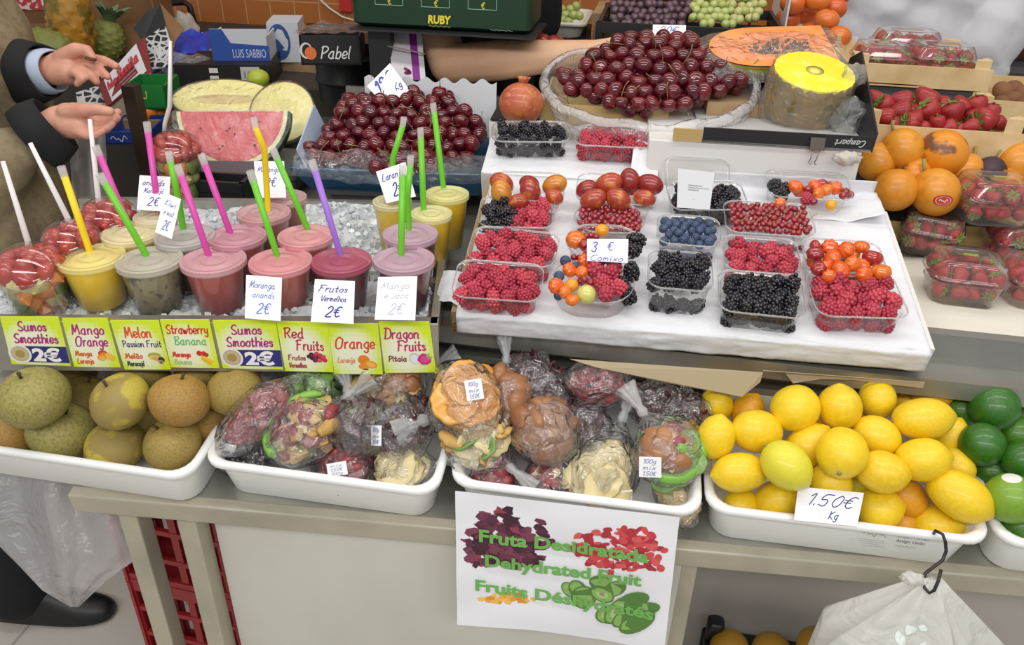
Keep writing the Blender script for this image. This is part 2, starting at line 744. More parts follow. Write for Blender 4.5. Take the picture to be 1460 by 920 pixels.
# worktop that carries the displays, and the steel back panel below it
yb = 1.16
sp(MB().box((-.36, 1.858, (WT + 1.125) / 2), (.72, .012, 1.125 - WT)), 'upstand', STEEL, smooth=False)
sp(MB().box((0.27, 1.47, WT - 0.015), (2.44, 0.78, 0.03)), 'worktop', STEEL, smooth=False)
sp(MB().box((0.27, yb, 0.84), (2.44, 0.02, 0.30)), 'back_panel', mat('grey steel panel', '#8f918d', 0.45, 0.5), smooth=False)
sp(MB().box((0.27, yb - 0.02, 0.865), (2.44, 0.03, 0.012)), 'ledge', STEEL, smooth=False)


def leg(px, py, w):
    a = FL.hit(px, py, -0.03)
    p = V((a.x, a.y + 0.03, 0))
    z1 = a.z - 0.005
    sp(MB().box((p.x, p.y, z1 / 2), (w, 0.035, z1)), 'leg', PAINT, smooth=False, bevel=0.003)
    return p


l1 = leg(166, 716, 0.034)
l2 = leg(252, 724, 0.034)
l3 = leg(983, 790, 0.036)
for p in (l1, l2, l3):
    sp(MB().box((p.x, 1.14, 0.40), (0.034, 0.035, 0.79)), 'leg', PAINT, smooth=False)
for x in (-0.9, 0.2, 1.4):
    sp(MB().box((x, 1.80, 0.46), (0.035, 0.035, 0.92)), 'leg', PAINT, smooth=False)
pa = V((l2.x + 0.017, l2.y + 0.02, 0))
sp(MB().box(((pa.x + l3.x) / 2, pa.y, 0.5), (l3.x - pa.x - 0.02, 0.008, 0.42)), 'front_panel', WHITEP, smooth=False)
sp(MB().box((l3.x + 0.52, 1.125, 0.36), (1.0, 0.008, 0.7)), 'front_panel', mat('grey white panel', '#b9b4ac', 0.5), smooth=False)
sp(MB().box(((pa.x + l3.x) / 2, pa.y + 0.01, 0.28), (l3.x - pa.x, 0.03, 0.03)), 'cross_bar', PAINT, smooth=False)

# ------------------------------------------------------------------ berry board: chipboard box lid under white paper
bw, bd = FB.len, 0.38
board = thing('display_board', 'tilted chipboard display board wrapped in white paper under the berry punnets', 'display board', FB.mat())
MB().box((bw / 2, bd / 2, -0.034), (bw - 0.006, bd, 0.02)).obj('board', CHIP, board, smooth=False)
MB().box((0.01, bd / 2, -0.016), (0.016, bd - 0.01, 0.02)).obj('edge_strip', CARDB, board, smooth=False)


def sheet(nx, ny, fn):
    mb = MB()
    vs = [fn(i / (nx - 1), j / (ny - 1)) for j in range(ny) for i in range(nx)]
    fs = [(j * nx + i, j * nx + i + 1, (j + 1) * nx + i + 1, (j + 1) * nx + i) for j in range(ny - 1) for i in range(nx - 1)]
    return mb.add(vs, fs)


def paper_fn(a, b):
    # b: 0 lower front edge -> over the lip -> back
    L = [(-0.002, -0.040), (-0.004, -0.020), (-0.004, -0.003), (0.004, 0.001)]
    x = 0.012 + a * (bw + 0.003 - 0.012)
    w = 0.003 * noise.noise(V((x * 14, b * 9, 3))) + .0016 * abs(noise.noise(V((x * 34 + b * 8, b * 14, 7))))
    if b < 0.3:
        t = b / 0.3 * 3
        i = min(int(t), 2)
        q = V((*L[i], 0)).lerp(V((*L[i + 1], 0)), t - i)
        return V((x, q.x - 0.001 - abs(w) * 1.6, q.y + (0.004 * noise.noise(V((x * 5, 0, 1))) if b < 0.1 else 0)))
    t = (b - 0.3) / 0.7
    return V((x, 0.004 + t * (bd - 0.006), 0.0015 + abs(w) * 0.9))


pp = sheet(90, 60, paper_fn).obj('paper', PAPER, board)
pp.modifiers.new('t', 'SOLIDIFY').thickness = 0.0006
MB().box((bw + 0.004, 0.17, -0.02), (0.006, 0.34, 0.046)).obj('end_strip', mat('white painted card', '#dcdad6', 0.6), board, smooth=False)
# tan kraft paper hanging out below the board


def kraft(name, label, px, z0):
    P = [FB.hit(x, y, h) for x, y, h in px]
    mb = MB()
    mb.add(P, [tuple(range(len(P)))])
    o = mb.obj(name, mat('tan kraft paper', '#a8987a', 0.75), None, smooth=False)
    m = o.modifiers.new('s', 'SOLIDIFY')
    m.thickness = 0.001
    tag(o, label, 'paper')
    return o


kraft('kraft_paper', 'tan kraft paper flap sticking out under the berry board above the dried fruit', [(812, 512, -0.047), (1088, 531, -0.047), (1084, 545, -0.06), (1058, 566, -0.075), (960, 548, -0.068), (850, 524, -0.052)], 0)
kraft('kraft_paper', 'pointed cream paper flap under the berry board above the lemons', [(1088, 528, -0.047), (1318, 545, -0.047), (1316, 553, -0.056), (1215, 541, -0.056), (1170, 540, -0.06), (1131, 546, -0.066), (1118, 530, -0.056)], 0)
# ------------------------------------------------------------------ white plastic trays on the lower shelf
def white_tray(w, d, h):
    mb = MB()
    r = 0.03
    rs = [rrect(w - 0.040, d - 0.040, r, 0.0), rrect(w - 0.036, d - 0.036, r, 0.003), rrect(w - 0.020, d - 0.020, r, h - 0.012), rrect(w - 0.006, d - 0.006, r, h - 0.012),
          rrect(w, d, r + .003, h - 0.009), rrect(w, d, r + .003, h - 0.003), rrect(w - 0.006, d - 0.006, r, h), rrect(w - 0.018, d - 0.018, r, h),
          rrect(w - 0.026, d - 0.026, r, h - 0.004), rrect(w - 0.05, d - 0.05, r, 0.006)]
    mb.rings(rs)
    return mb


TH = 0.083
TRAYS = {}


def place_tray(key, fl, fr_, depth, label):
    a, b = FL.hit(*fl, TH), FL.hit(*fr_, TH)
    w = (b - a).length
    f = Frame(a - FL.n * TH, b - FL.n * TH)
    # rim runs along the front edge; keep the shelf's tilt
    u = (b - a).normalized()
    v = FL.n.cross(u).normalized()
    c = a + u * (w / 2) + v * (depth / 2) - FL.n * (TH - 0.001)
    m = M((u, v, FL.n)).transposed().to_4x4()
    r = thing('display_tray', label, 'tray', M.Translation(c) @ m)
    white_tray(w, depth, TH).obj('tray_shell', PLASTW, r, auto=50)
    TRAYS[key] = (r, c, u, v, FL.n.copy(), w, depth)
    return r


place_tray('apple', (-110, 628), (268, 684), 0.27, 'shallow white plastic tray full of russet apples')
place_tray('dried left', (284, 660), (622, 706), 0.26, 'shallow white plastic tray of dried fruit bags beside the apple tray')
place_tray('dried mid', (638, 688), (1002, 735), 0.26, 'white plastic tray of dried fruit bags with the paper poster on its front')
lemon_tray = place_tray('lemon', (1007, 726), (1418, 776), 0.26, 'white plastic tray heaped with yellow lemons')
place_tray('lime', (1424, 772), (1800, 822), 0.26, 'white plastic tray of green limes beside the lemon tray')

# ------------------------------------------------------------------ round fruit
def dimple_sphere(rx, rz, d_top=0.16, d_bot=0.10, wtop=0.35, seg=28, n=18, lump=0.02, seed=0):
    mb = MB()
    pr = []
    for i in range(n + 1):
        a = pi * i / n
        z = -cos(a) * rz
        r = sin(a) * rx
        q = r / rx
        if q < wtop:
            t = 1 - q / wtop
            z += (-d_top if z > 0 else d_bot) * rz * (t * t * (3 - 2 * t))
        pr.append((max(r, 1e-5), z))
    mb.lathe(pr, seg, False, False, wob=lambda a, z: lump * noise.noise(V((cos(a) * 1.3, sin(a) * 1.3, z / rz + seed))))
    return mb


APPLE = mat('russet apple skin', '#aa9650', 0.6, var='#94803a', noise_=[(16, '#8b6c2f', 0.42, 0.72), (300, '#77682f', 0.5, 0.75)], bump=(240, 0.12, 0.001))
APPLE_OR = mat('orange russet apple skin', '#b08a44', 0.6, var='#a07d36', noise_=[(16, '#8b662f', 0.42, 0.72), (300, '#7d6030', 0.5, 0.75)], bump=(240, 0.12, 0.001))
APPLE_GR = mat('olive russet apple skin', '#a39a58', 0.6, noise_=[(12, '#7b733a', 0.42, 0.72), (300, '#76703a', 0.5, 0.75)], bump=(240, 0.12, 0.001))
APPLE_PA = mat('russet apple skin with yellow patch', '#998449', 0.6, noise_=[(0.9, '#bfae3e', 0.50, 0.56), (30, '#9a8736', .55, .7), (150, '#806f2c', 0.5, 0.7)], bump=(240, 0.12, 0.001))
STEM = mat('brown stem', '#4a3a22', 0.8)
ame = [dimple_sphere(1, 0.86, seed=s, lump=0.05).mesh('russet_apple', APPLE) for s in (1, 5)]
stem_me = MB().tube([(0, 0, 0.62), (0.02, 0, 0.8), (0.06, 0.02, 0.95)], [0.05, 0.045, 0.06], 7).mesh('apple_stem', STEM)
cal_me = MB().lathe([(0.13, -0.80), (0.10, -0.74), (0.03, -0.73)], 9, False, True, wob=lambda a, z: 0.35 * cos(a * 5)).mesh('calyx', STEM)


def setmat(o, m):
    o.material_slots[0].link = 'OBJECT'
    o.material_slots[0].material = m
    return o


pk = Packer(FL, TRAYS['apple'])
APPLES = [  # x, y, r px, h, skin, screen angle of the stem end, lean to viewer, label
    (48, 567, 49, .135, APPLE_GR, 100, .7, 'largest olive green apple, dented brown, on top under the first smoothie sign'),
    (88, 615, 46, .105, APPLE_GR, 60, .5, 'smooth olive green apple resting against the front rim below the largest green apple'),
    (172, 572, 43, .130, APPLE_PA, 115, .8, 'brown russet apple with a big yellow patch, on top in the middle of the pile'),
    (256, 571, 43, .130, APPLE_OR, 80, .2, 'orange tinted russet apple on top near the tray end by the dried fruit'),
    (165, 636, 42, .09, APPLE_PA, 95, .5, 'yellow patched russet apple half sunk behind the front rim'),
    (246, 632, 42, .09, APPLE, 120, .6, 'dull brown apple at the front rim corner beside the dried fruit tray'),
    (18, 620, 36, .085, APPLE_OR, 200, .2, 'small orange brown apple peeking out under the olive green apples'),
    (335, 557, 40, .115, APPLE, 100, .3, 'brown apple at the back corner above the pink dried fruit bag'),
    (297, 600, 34, .085, APPLE_OR, 140, .7, 'orange brown apple wedged along the side rim next to the dried fruit tray'),
    (121, 569, 38, .11, APPLE, 70, .3, 'shaded brown apple between the olive green and the yellow patched ones'),
    (98, 531, 38, .115, APPLE, 90, .3, 'shaded apple at the back beneath the mango orange sign'),
    (75, 534, 26, .10, APPLE_OR, 90, .3, 'bright orange apple barely showing behind the large olive green one'),
    (205, 602, 32, .07, APPLE, 90, .2, 'dark apple deep in the gap between the yellow patched and orange tinted apples'),
    (205, 540, 38, .10, APPLE, 60, .2, 'shaded apple at the back beneath the strawberry banana sign'),
    (285, 536, 36, .10, APPLE, 60, .2, 'shaded apple at the back beneath the second two euro sign'),
    (100, 556, 30, .07, APPLE_OR, 60, .2, 'dim orange brown apple low in the gap beside the large olive green one'),
]
for i, (x, y, r, h, sk, ang, tow, lab) in enumerate(APPLES):
    R_ = r * 1.12 / FPX
    p = pk.put(x, y, h, R_, floor=0.035)
    R_ = r * depth_of(p) / FPX
    o = inst('russet_apple', ame[i % 2], TRS(p, axis_rot(screen_dir(ang, tow), i), R_), lab, 'apple', 'russet apples in the tray')
    setmat(o, sk)
    inst('stem', stem_me, M(), parent=o)
    inst('calyx', cal_me, M(), parent=o)

# ------------------------------------------------------------------ lemons
LEMON = mat('lemon peel', '#efca18', 0.38, var='#e9c016', noise_=(5, '#f2d638', 0.45, 0.8), bump=(260, 0.22, 0.001), coat=0.15)
LEMON_G = mat('greenish lemon peel', '#dfd335', 0.38, noise_=(5, '#cfcf3a', 0.45, 0.8), bump=(260, 0.22, 0.001), coat=0.15)
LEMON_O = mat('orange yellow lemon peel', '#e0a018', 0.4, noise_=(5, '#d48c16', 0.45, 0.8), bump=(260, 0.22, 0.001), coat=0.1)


def lemon_mesh(long, seed):
    pr = []
    n = 22
    for i in range(n + 1):
        a = pi * i / n
        r = sin(a) ** 0.92
        z = -cos(a) * long
        if a > 2.72:      # nipple end
            t = (a - 2.72) / (pi - 2.72)
            z = -cos(2.72) * long + t * 0.20 * long
            r = sin(2.72) ** .92 * (1 - t) ** 0.75
        pr.append((max(r, 1e-5), z))
    return MB().lathe(pr, 26, False, False, wob=lambda a, z: 0.05 * noise.noise(V((cos(a), sin(a), z * 0.8 + seed)))).mesh('lemon', LEMON)


lm = {1.05: lemon_mesh(1.05, 1), 1.2: lemon_mesh(1.2, 4), 1.4: lemon_mesh(1.4, 8)}
lst = MB().lathe([(0.10, -0.03), (0.09, 0.05), (0.04, 0.06)], 9, True, True).mesh('stem_end', mat('pale stem end', '#8f8a55', 0.8))
LEM = [  # x, y, short radius px, elongation, axis angle of the nipple end, toward, h, skin, label
    (1316, 597, 30, 1.4, 5, .1, .150, LEMON, 'long pointed lemon lying across the top of the pile, tip towards the limes'),
    (1197, 581, 31, 1.05, 95, .2, .145, LEMON, 'upright oval lemon in the upper row under the middle of the cream paper flap'),
    (1134, 582, 33, 1.05, 215, .3, .145, LEMON, 'round lemon in the upper row with its tip pointing down beside the tan paper'),
    (1251, 569, 26, 1.05, 275, .4, .135, LEMON, 'lemon in the upper row, tip pointing down, next to the long pointed lemon'),
    (1200, 646, 36, 1.05, 60, -.9, .140, LEMON, 'round lemon showing its stem scar with a white speck, in the middle of the pile'),
    (1121, 664, 32, 1.2, 315, .2, .130, LEMON_G, 'greenish yellow lemon above and beside the price card'),
    (1315, 656, 31, 1.2, 10, .3, .125, LEMON, 'plump lemon below the long pointed one'),
    (1258, 673, 30, 1.2, 350, .2, .120, LEMON, 'lemon above the price card with its tip towards the tray side by the limes'),
    (1054, 674, 28, 1.4, 185, .1, .115, LEMON, 'long lemon lying level by the tray side nearest the dried fruit'),
    (1368, 707, 33, 1.4, 325, .3, .105, LEMON, 'big lemon near the front corner of the tray by the limes'),
    (1250, 622, 28, 1.2, 330, .2, .125, LEMON, 'lemon between the stem scarred lemon and the long pointed one'),
    (1079, 615, 31, 1.2, 175, .3, .125, LEMON, 'lemon with a tip pointing towards the dried fruit tray, in the upper row'),
    (1021, 624, 27, 1.2, 80, .2, .120, LEMON, 'lemon standing at the tray side above the long level lemon'),
    (1153, 636, 30, 1.2, 45, .1, .110, LEMON, 'lemon tucked behind the greenish and the stem scarred ones'),
    (1253, 725, 31, 1.05, 10, .3, .100, LEMON, 'lemon just beside the price card end, at the front'),
    (1184, 690, 30, 1.05, 90, .3, .095, LEMON, 'lemon directly behind the price card'),
    (1107, 714, 29, 1.05, 20, .3, .085, LEMON, 'amber lemon touching the price card at the front rim, on the dried fruit side'),
    (1057, 720, 23, 1.2, 10, -.5, .075, LEMON, 'small lemon at the front corner nearest the dried fruit, stem end showing'),
    (1338, 750, 31, 1.2, 350, .1, .075, LEMON, 'lemon lying behind the front rim near the metal hook'),
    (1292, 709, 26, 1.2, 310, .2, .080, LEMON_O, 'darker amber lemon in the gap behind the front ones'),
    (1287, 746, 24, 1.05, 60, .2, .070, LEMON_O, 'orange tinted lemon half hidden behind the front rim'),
    (1363, 664, 23, 1.2, 310, .5, .085, LEMON, 'mottled lemon against the side rim next to the limes, stem end down'),
    (1355, 622, 23, 1.2, 60, .1, .10, LEMON, 'lemon half hidden under the tip of the long pointed lemon'),
    (1329, 558, 27, 1.05, 350, .2, .125, LEMON_O, 'orange coloured lemon at the very back under the paper corner'),
    (1296, 571, 26, 1.2, 20, .1, .12, LEMON, 'lemon at the back just behind the long pointed one'),
    (1022, 577, 23, 1.05, 90, .2, .10, LEMON, 'shaded lemon at the back corner beside the dried fruit bags'),
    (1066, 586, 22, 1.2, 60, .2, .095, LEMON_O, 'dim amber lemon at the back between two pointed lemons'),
    (1222, 690, 22, 1.05, 60, .2, .075, LEMON_G, 'olive tinted lemon low in the gap above the price card'),
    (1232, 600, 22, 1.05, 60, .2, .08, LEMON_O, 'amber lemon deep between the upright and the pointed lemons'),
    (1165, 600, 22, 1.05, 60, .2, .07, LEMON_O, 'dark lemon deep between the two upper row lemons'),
]
pk = Packer(FL, TRAYS['lemon'])
for i, (x, y, r, el, ang, tow, h, sk, lab) in enumerate(LEM):
    rr = r * 1.1 / FPX * sqrt(el)
    p = pk.put(x, y, h, rr, 0.86, floor=0.032)
    k = r * depth_of(p) / FPX
    o = inst('lemon', lm[el], TRS(p, axis_rot(screen_dir(ang, tow), i * 1.3), k), lab, 'lemon', 'lemons in the tray')
    setmat(o, sk)
    inst('stem_end', lst, M.Translation((0, 0, -el)) @ M.Rotation(pi, 4, 'X'), parent=o)

# ------------------------------------------------------------------ limes
LIME = mat('lime peel', '#46791c', 0.35, var='#2f6414', noise_=(6, '#5f8f24', 0.5, 0.8), bump=(300, 0.2, 0.001), coat=0.2)
LIME_L = mat('light lime peel', '#7aa02c', 0.35, noise_=(6, '#6a9424', 0.5, 0.8), bump=(300, 0.2, 0.001), coat=0.2)
LIME_D = mat('dark lime peel', '#2d6418', 0.32, noise_=(6, '#3f7a1c', 0.5, 0.8), bump=(300, 0.2, 0.001), coat=0.25)
STK = mat('white sticker', '#e8e6e0', 0.5)
lime_me = dimple_sphere(1, 1.02, 0.05, -0.06, 0.22, seed=3, lump=0.03).mesh('lime', LIME)
cap_me = MB().lathe([(0.36, 0.955), (0.25, 0.995), (0.0, 1.025)], 18, False, False).mesh('sticker', STK)
LIMES = [
    (1417, 581, 34, .135, LIME_D, 70, .2, 'glossy dark green lime on top at the back'),
    (1369, 585, 29, .105, LIME, 80, .3, 'dull yellow green lime at the back beside the lemon tray'),
    (1400, 634, 31, .115, LIME_D, 120, .2, 'dark green lime in the middle against the lemon tray side'),
    (1449, 619, 26, .12, LIME, 40, .2, 'mid green lime by the frame edge behind the one with an orange sticker'),
    (1414, 672, 28, .095, LIME, 110, .2, 'mid green lime above the lightest one'),
    (1457, 657, 27, .115, LIME_D, 100, .9, 'dark lime with a small orange sticker'),
    (1441, 711, 35, .11, LIME_L, 100, .35, 'light green lime with a white sticker on top, at the front'),
    (1456, 752, 29, .065, LIME, 60, .2, 'lime low behind the front rim under the light green one'),
    (1456, 570, 26, .12, LIME_D, 60, .2, 'dark lime at the back by the frame edge'),
]
pk = Packer(FL, TRAYS['lime'])
for i, (x, y, r, h, sk, ang, tow, lab) in enumerate(LIMES):
    p = pk.put(x, y, h, r * 1.1 / FPX, floor=0.035)
    o = inst('lime', lime_me, TRS(p, axis_rot(screen_dir(ang, tow), i), r * depth_of(p) / FPX), lab, 'lime', 'limes in the tray')
    setmat(o, sk)
    if 'sticker' in lab:
        s = inst('sticker', cap_me, M.Scale(0.6, 4) if 0 else M(), parent=o)
        if 'orange' in lab:
            s.scale = (0.5, 0.5, 1.0)
            setmat(s, mat('orange sticker', '#e0703a', 0.5))

# price card among the lemons
def draw_lemon(t, W, H):
    ink = '#33408c'
    script(t, '1.50€', W * 0.12, H * 0.50, H * 0.34, ink, 0.045, 0.35, wob=0.02, fit=W * 0.76)
    script(t, 'Kg', W * 0.52, H * 0.14, H * 0.22, ink, 0.06, 0.3)


zz = FL.hit(1177, 748, TH + 0.006)
tt = depth_of(zz)
card('price_card', 'large handwritten 1.50 euro per kilo card standing in the lemons', [at_t(1138, 694, tt + .015), at_t(1232, 703, tt + .015), at_t(1222, 751, tt), at_t(1132, 742, tt)], draw_lemon)
# printed label on the lemon tray's rim
r, c, u, v, n, w, d = TRAYS['lemon']
t = MB()
squiggle(t, 0.0, -.001, .03, .010, '#777777', .05, 4)
for k in range(4):
    t.box((0.012 + 0.002 * k, -0.006 - 0.0034 * k, 0), (0.036 - 0.002 * k, 0.0008, 0.0001), col='#aaaaaa')
block(t, 'Origem: Portugal', 0.045, 0.004, 0.0045, '#777777', bold=0)
block(t, 'Artigo: Limão', 0.045, -0.004, 0.005, '#444444', bold=0.01)
squiggle(t, .045, -.012, .028, .003, '#888888', .12, 9)
th = radians(70)
o = t.obj('label_print', print_mat(), r, smooth=False)
o.matrix_local = M.Translation((0.026, -d / 2 - 0.0035 + 0.0065, TH - 0.020)) @ M.Rotation(radians(75), 4, 'X')
# ------------------------------------------------------------------ bags of dried fruit
FILM = clear('clear bag film', haze=0.075, rough=0.12, gloss=3.2, bump=(26, 1.0, 0.022))
FILMW = clear('gathered bag film', haze=0.42, rough=0.2, gloss=1.4, bump=(70, 0.8, 0.004))


def lump(r, amp, sub=2, sc=1.6, seed=0):
    return MB().ico((0, 0, 0), r, sub, fn=lambda p: 1 + amp * noise.noise(p * sc + V((seed, seed * 2, 0))))


def slab(L, W, T, curl, jag, seed):
    mb = MB()
    rr = random.Random(seed)
    n = 9
    rs = []
    for i in range(n):
        t = i / (n - 1) * 2 - 1
        w = W * (1 - abs(t) ** 4 * 0.5) * (1 + rr.uniform(-jag, jag)) / 2
        z = curl * t * t + rr.uniform(-jag, jag) * T
        rs.append([V((t * L / 2, -w, z)), V((t * L / 2, -w * .9, z + T)), V((t * L / 2, w * .9, z + T)), V((t * L / 2, w, z))])
    return mb.rings(rs)


def flower_disc(R, r0, T, k, amp, seed=0):
    mb = MB()
    n = 26

    def ring(rad, z, a_=amp):
        return [V((rad * (1 + a_ * sin(k * 2 * pi * i / n + seed)) * cos(2 * pi * i / n), rad * (1 + a_ * sin(k * 2 * pi * i / n + seed)) * sin(2 * pi * i / n), z + 0.12 * R * sin(3 * 2 * pi * i / n + seed) * rad / R)) for i in range(n)]
    if r0 > 0:
        rs = [ring(r0, 0, 0), ring(R * .97, 0), ring(R, T / 2), ring(R * .97, T), ring(r0, T, 0), ring(r0, 0, 0)]
        mb.rings(rs, False, False)
    else:
        rs = [ring(R * .02, 0, 0), ring(R * .96, 0), ring(R, T / 2), ring(R * .96, T), ring(R * .85, T * 1.0), ring(R * .8, T * .8), ring(R * .02, T * .8, 0)]
        mb.rings(rs)
    return mb


def crumple(R, seed):
    rr = random.Random(seed)
    mb = MB()
    for k in range(3):
        d = V((rr.uniform(-1, 1), rr.uniform(-1, 1), rr.uniform(-.6, .6))).normalized()
        pts = [d * (R * t) + V((rr.uniform(-1, 1), rr.uniform(-1, 1), rr.uniform(-1, 1))) * R * 0.2 for t in (0, .35, .7, 1)]
        mb.tube(pts, [R * .25, R * .38, R * .3, R * .05], 5, flat=0.3)
    return mb


DM = {}


def dm(k, mb, m, **kw):
    DM[k] = (mb.mesh('dried_' + k, m, **kw), k)


HIB = mat('dried hibiscus', '#4d1420', 0.45, var='#3a0e18', coat=0.2)
for s in (1, 2, 3):
    dm('hibiscus%d' % s, crumple(0.019, s), HIB)
dm('goji', lump((0.0095, 0.005, 0.005), .2), mat('dried red berry', '#7d2024', 0.4, var='#96303a', coat=.2))
dm('pinkberry', lump((0.009, 0.007, 0.006), .25), mat('dried pink red berry', '#a03a46', 0.45, var='#7d2733', coat=.2))
dm('prune', lump((0.019, 0.015, 0.011), .5, 2, 2.2), mat('prune', '#231d24', 0.35, var='#2f2329', coat=.2))
dm('ring', flower_disc(0.034, 0.008, 0.006, 11, 0.05), mat('dried pineapple ring', '#ddd0a2', 0.5, var='#d3c492', noise_=(60, '#cdb97e', .45, .7)))
dm('orange', flower_disc(0.03, 0, 0.006, 9, 0.04), mat('candied orange slice', '#d28a2c', 0.35, var='#de9f3e', coat=.3, noise_=(50, '#e2ab52', .45, .7)))
dm('cube', MB().box((0, 0, 0), (0.0115, 0.0115, 0.0115)), mat('white candied cube', '#e4dbc2', 0.6, var='#d9cda8'), smooth=False)
dm('ginger', MB().box((0, 0, 0), (0.014, 0.013, 0.012)), mat('candied ginger cube', '#d8c391', 0.6, var='#ccb27c'), smooth=False)
dm('banana', slab(0.042, 0.022, 0.005, 0.004, .18, 4), mat('dried banana', '#cfae6a', 0.55, var='#b98f4a', noise_=(80, '#a87f40', .5, .7)))
dm('kiwi', flower_disc(0.021, 0, 0.004, 7, 0.03), mat('candied kiwi', '#7c9a50', 0.4, var='#648a48', coat=.2))
dm('pear', lump((0.026, 0.019, 0.012), .35, 2, 1.5, 3), mat('dried brown pear', '#a8764a', 0.45, var='#8d5a38', coat=.3))
dm('papaya', lump((0.018, 0.012, 0.009), .4, 2, 1.5, 6), mat('candied papaya piece', '#86323a', 0.4, var='#9a3c42', coat=.3))
dm('greenstrip', lump((0.026, 0.012, 0.008), .25, 2, 1.5, 9), mat('candied green melon strip', '#6f9e40', 0.4, var='#86ac52', coat=.3))
NAMES = {'hibiscus1': 'hibiscus_flower', 'hibiscus2': 'hibiscus_flower', 'hibiscus3': 'hibiscus_flower', 'goji': 'red_berry', 'pinkberry': 'pink_berry', 'prune': 'prune', 'ring': 'pineapple_ring', 'orange': 'orange_slice',
         'cube': 'candied_cube', 'ginger': 'ginger_cube', 'banana': 'banana_slice', 'kiwi': 'kiwi_slice', 'pear': 'pear_half', 'papaya': 'papaya_piece', 'greenstrip': 'melon_piece'}


def pouch(a, b, c, seed, neck=True):
    rr = random.Random(seed)
    pr = []
    for i in range(15):
        t = i / 14
        z = -1 + t * 2.05
        if z < 0.3:
            r = sqrt(max(0, 1 - (z / 1.02) ** 2)) * 0.98
        else:
            k = (z - 0.3) / 0.75
            r = 0.935 * (1 - k) ** 1.1 + 0.10 * k
        pr.append((max(r, 0.02), z))

    def wob(ang, z):
        f = 0.02 + 0.10 * max(0, z) ** 1.5
        return f * sin(11 * ang + 3 * noise.noise(V((z * 2, seed, 0)))) + 0.07 * noise.noise(V((cos(ang) * 2.2, sin(ang) * 2.2, z * 2.4 + seed)))
    m1 = MB().lathe(pr, 44, True, False, wob=wob)
    m1.v = [(x * a, y * b, z * c) for x, y, z in m1.v]
    m2 = None
    if neck:
        kn = min(a, b) * 0.16
        L = c * 1.05
        pr = [(kn * .7, L - .004), (kn * 1.25, L), (kn * 1.3, L + .006), (kn * .9, L + .012), (kn * 1.2, L + .02), (kn * 1.9, L + .035), (kn * 2.5, L + .05)]
        m2 = MB().lathe(pr, 26, False, False, wob=lambda ang, z: 0.3 * sin(7 * ang + z * 60 + seed) * (1 if z > L + .012 else .25))
    return m1, m2


STICKY = mat('white sticker paper', '#e9e9ea', 0.6)


def sticker_on(parent, mtx, w, h, lines=3, seed=0):
    t = MB()
    t.box((0, 0, 0.0003), (w, h, 0.0006))
    o = t.obj('label_sticker', STICKY, parent, smooth=False)
    o.matrix_local = mtx
    k = MB()
    for i in range(lines):
        script(k, ['100g', 'mix', '1.50€'][(i + seed) % 3], -w * .36, h * (.28 - .3 * i) - h * .1, h * .2, '#6f78a8', 0.07, .25, fit=w * .62)
    k.mapped(lambda p: V((p.x, p.y, 0.0009)))
    k.obj('handwriting', print_mat(), o, smooth=False)
    o['label'] = 'small white sticker with faint blue handwriting'


NB = [0]


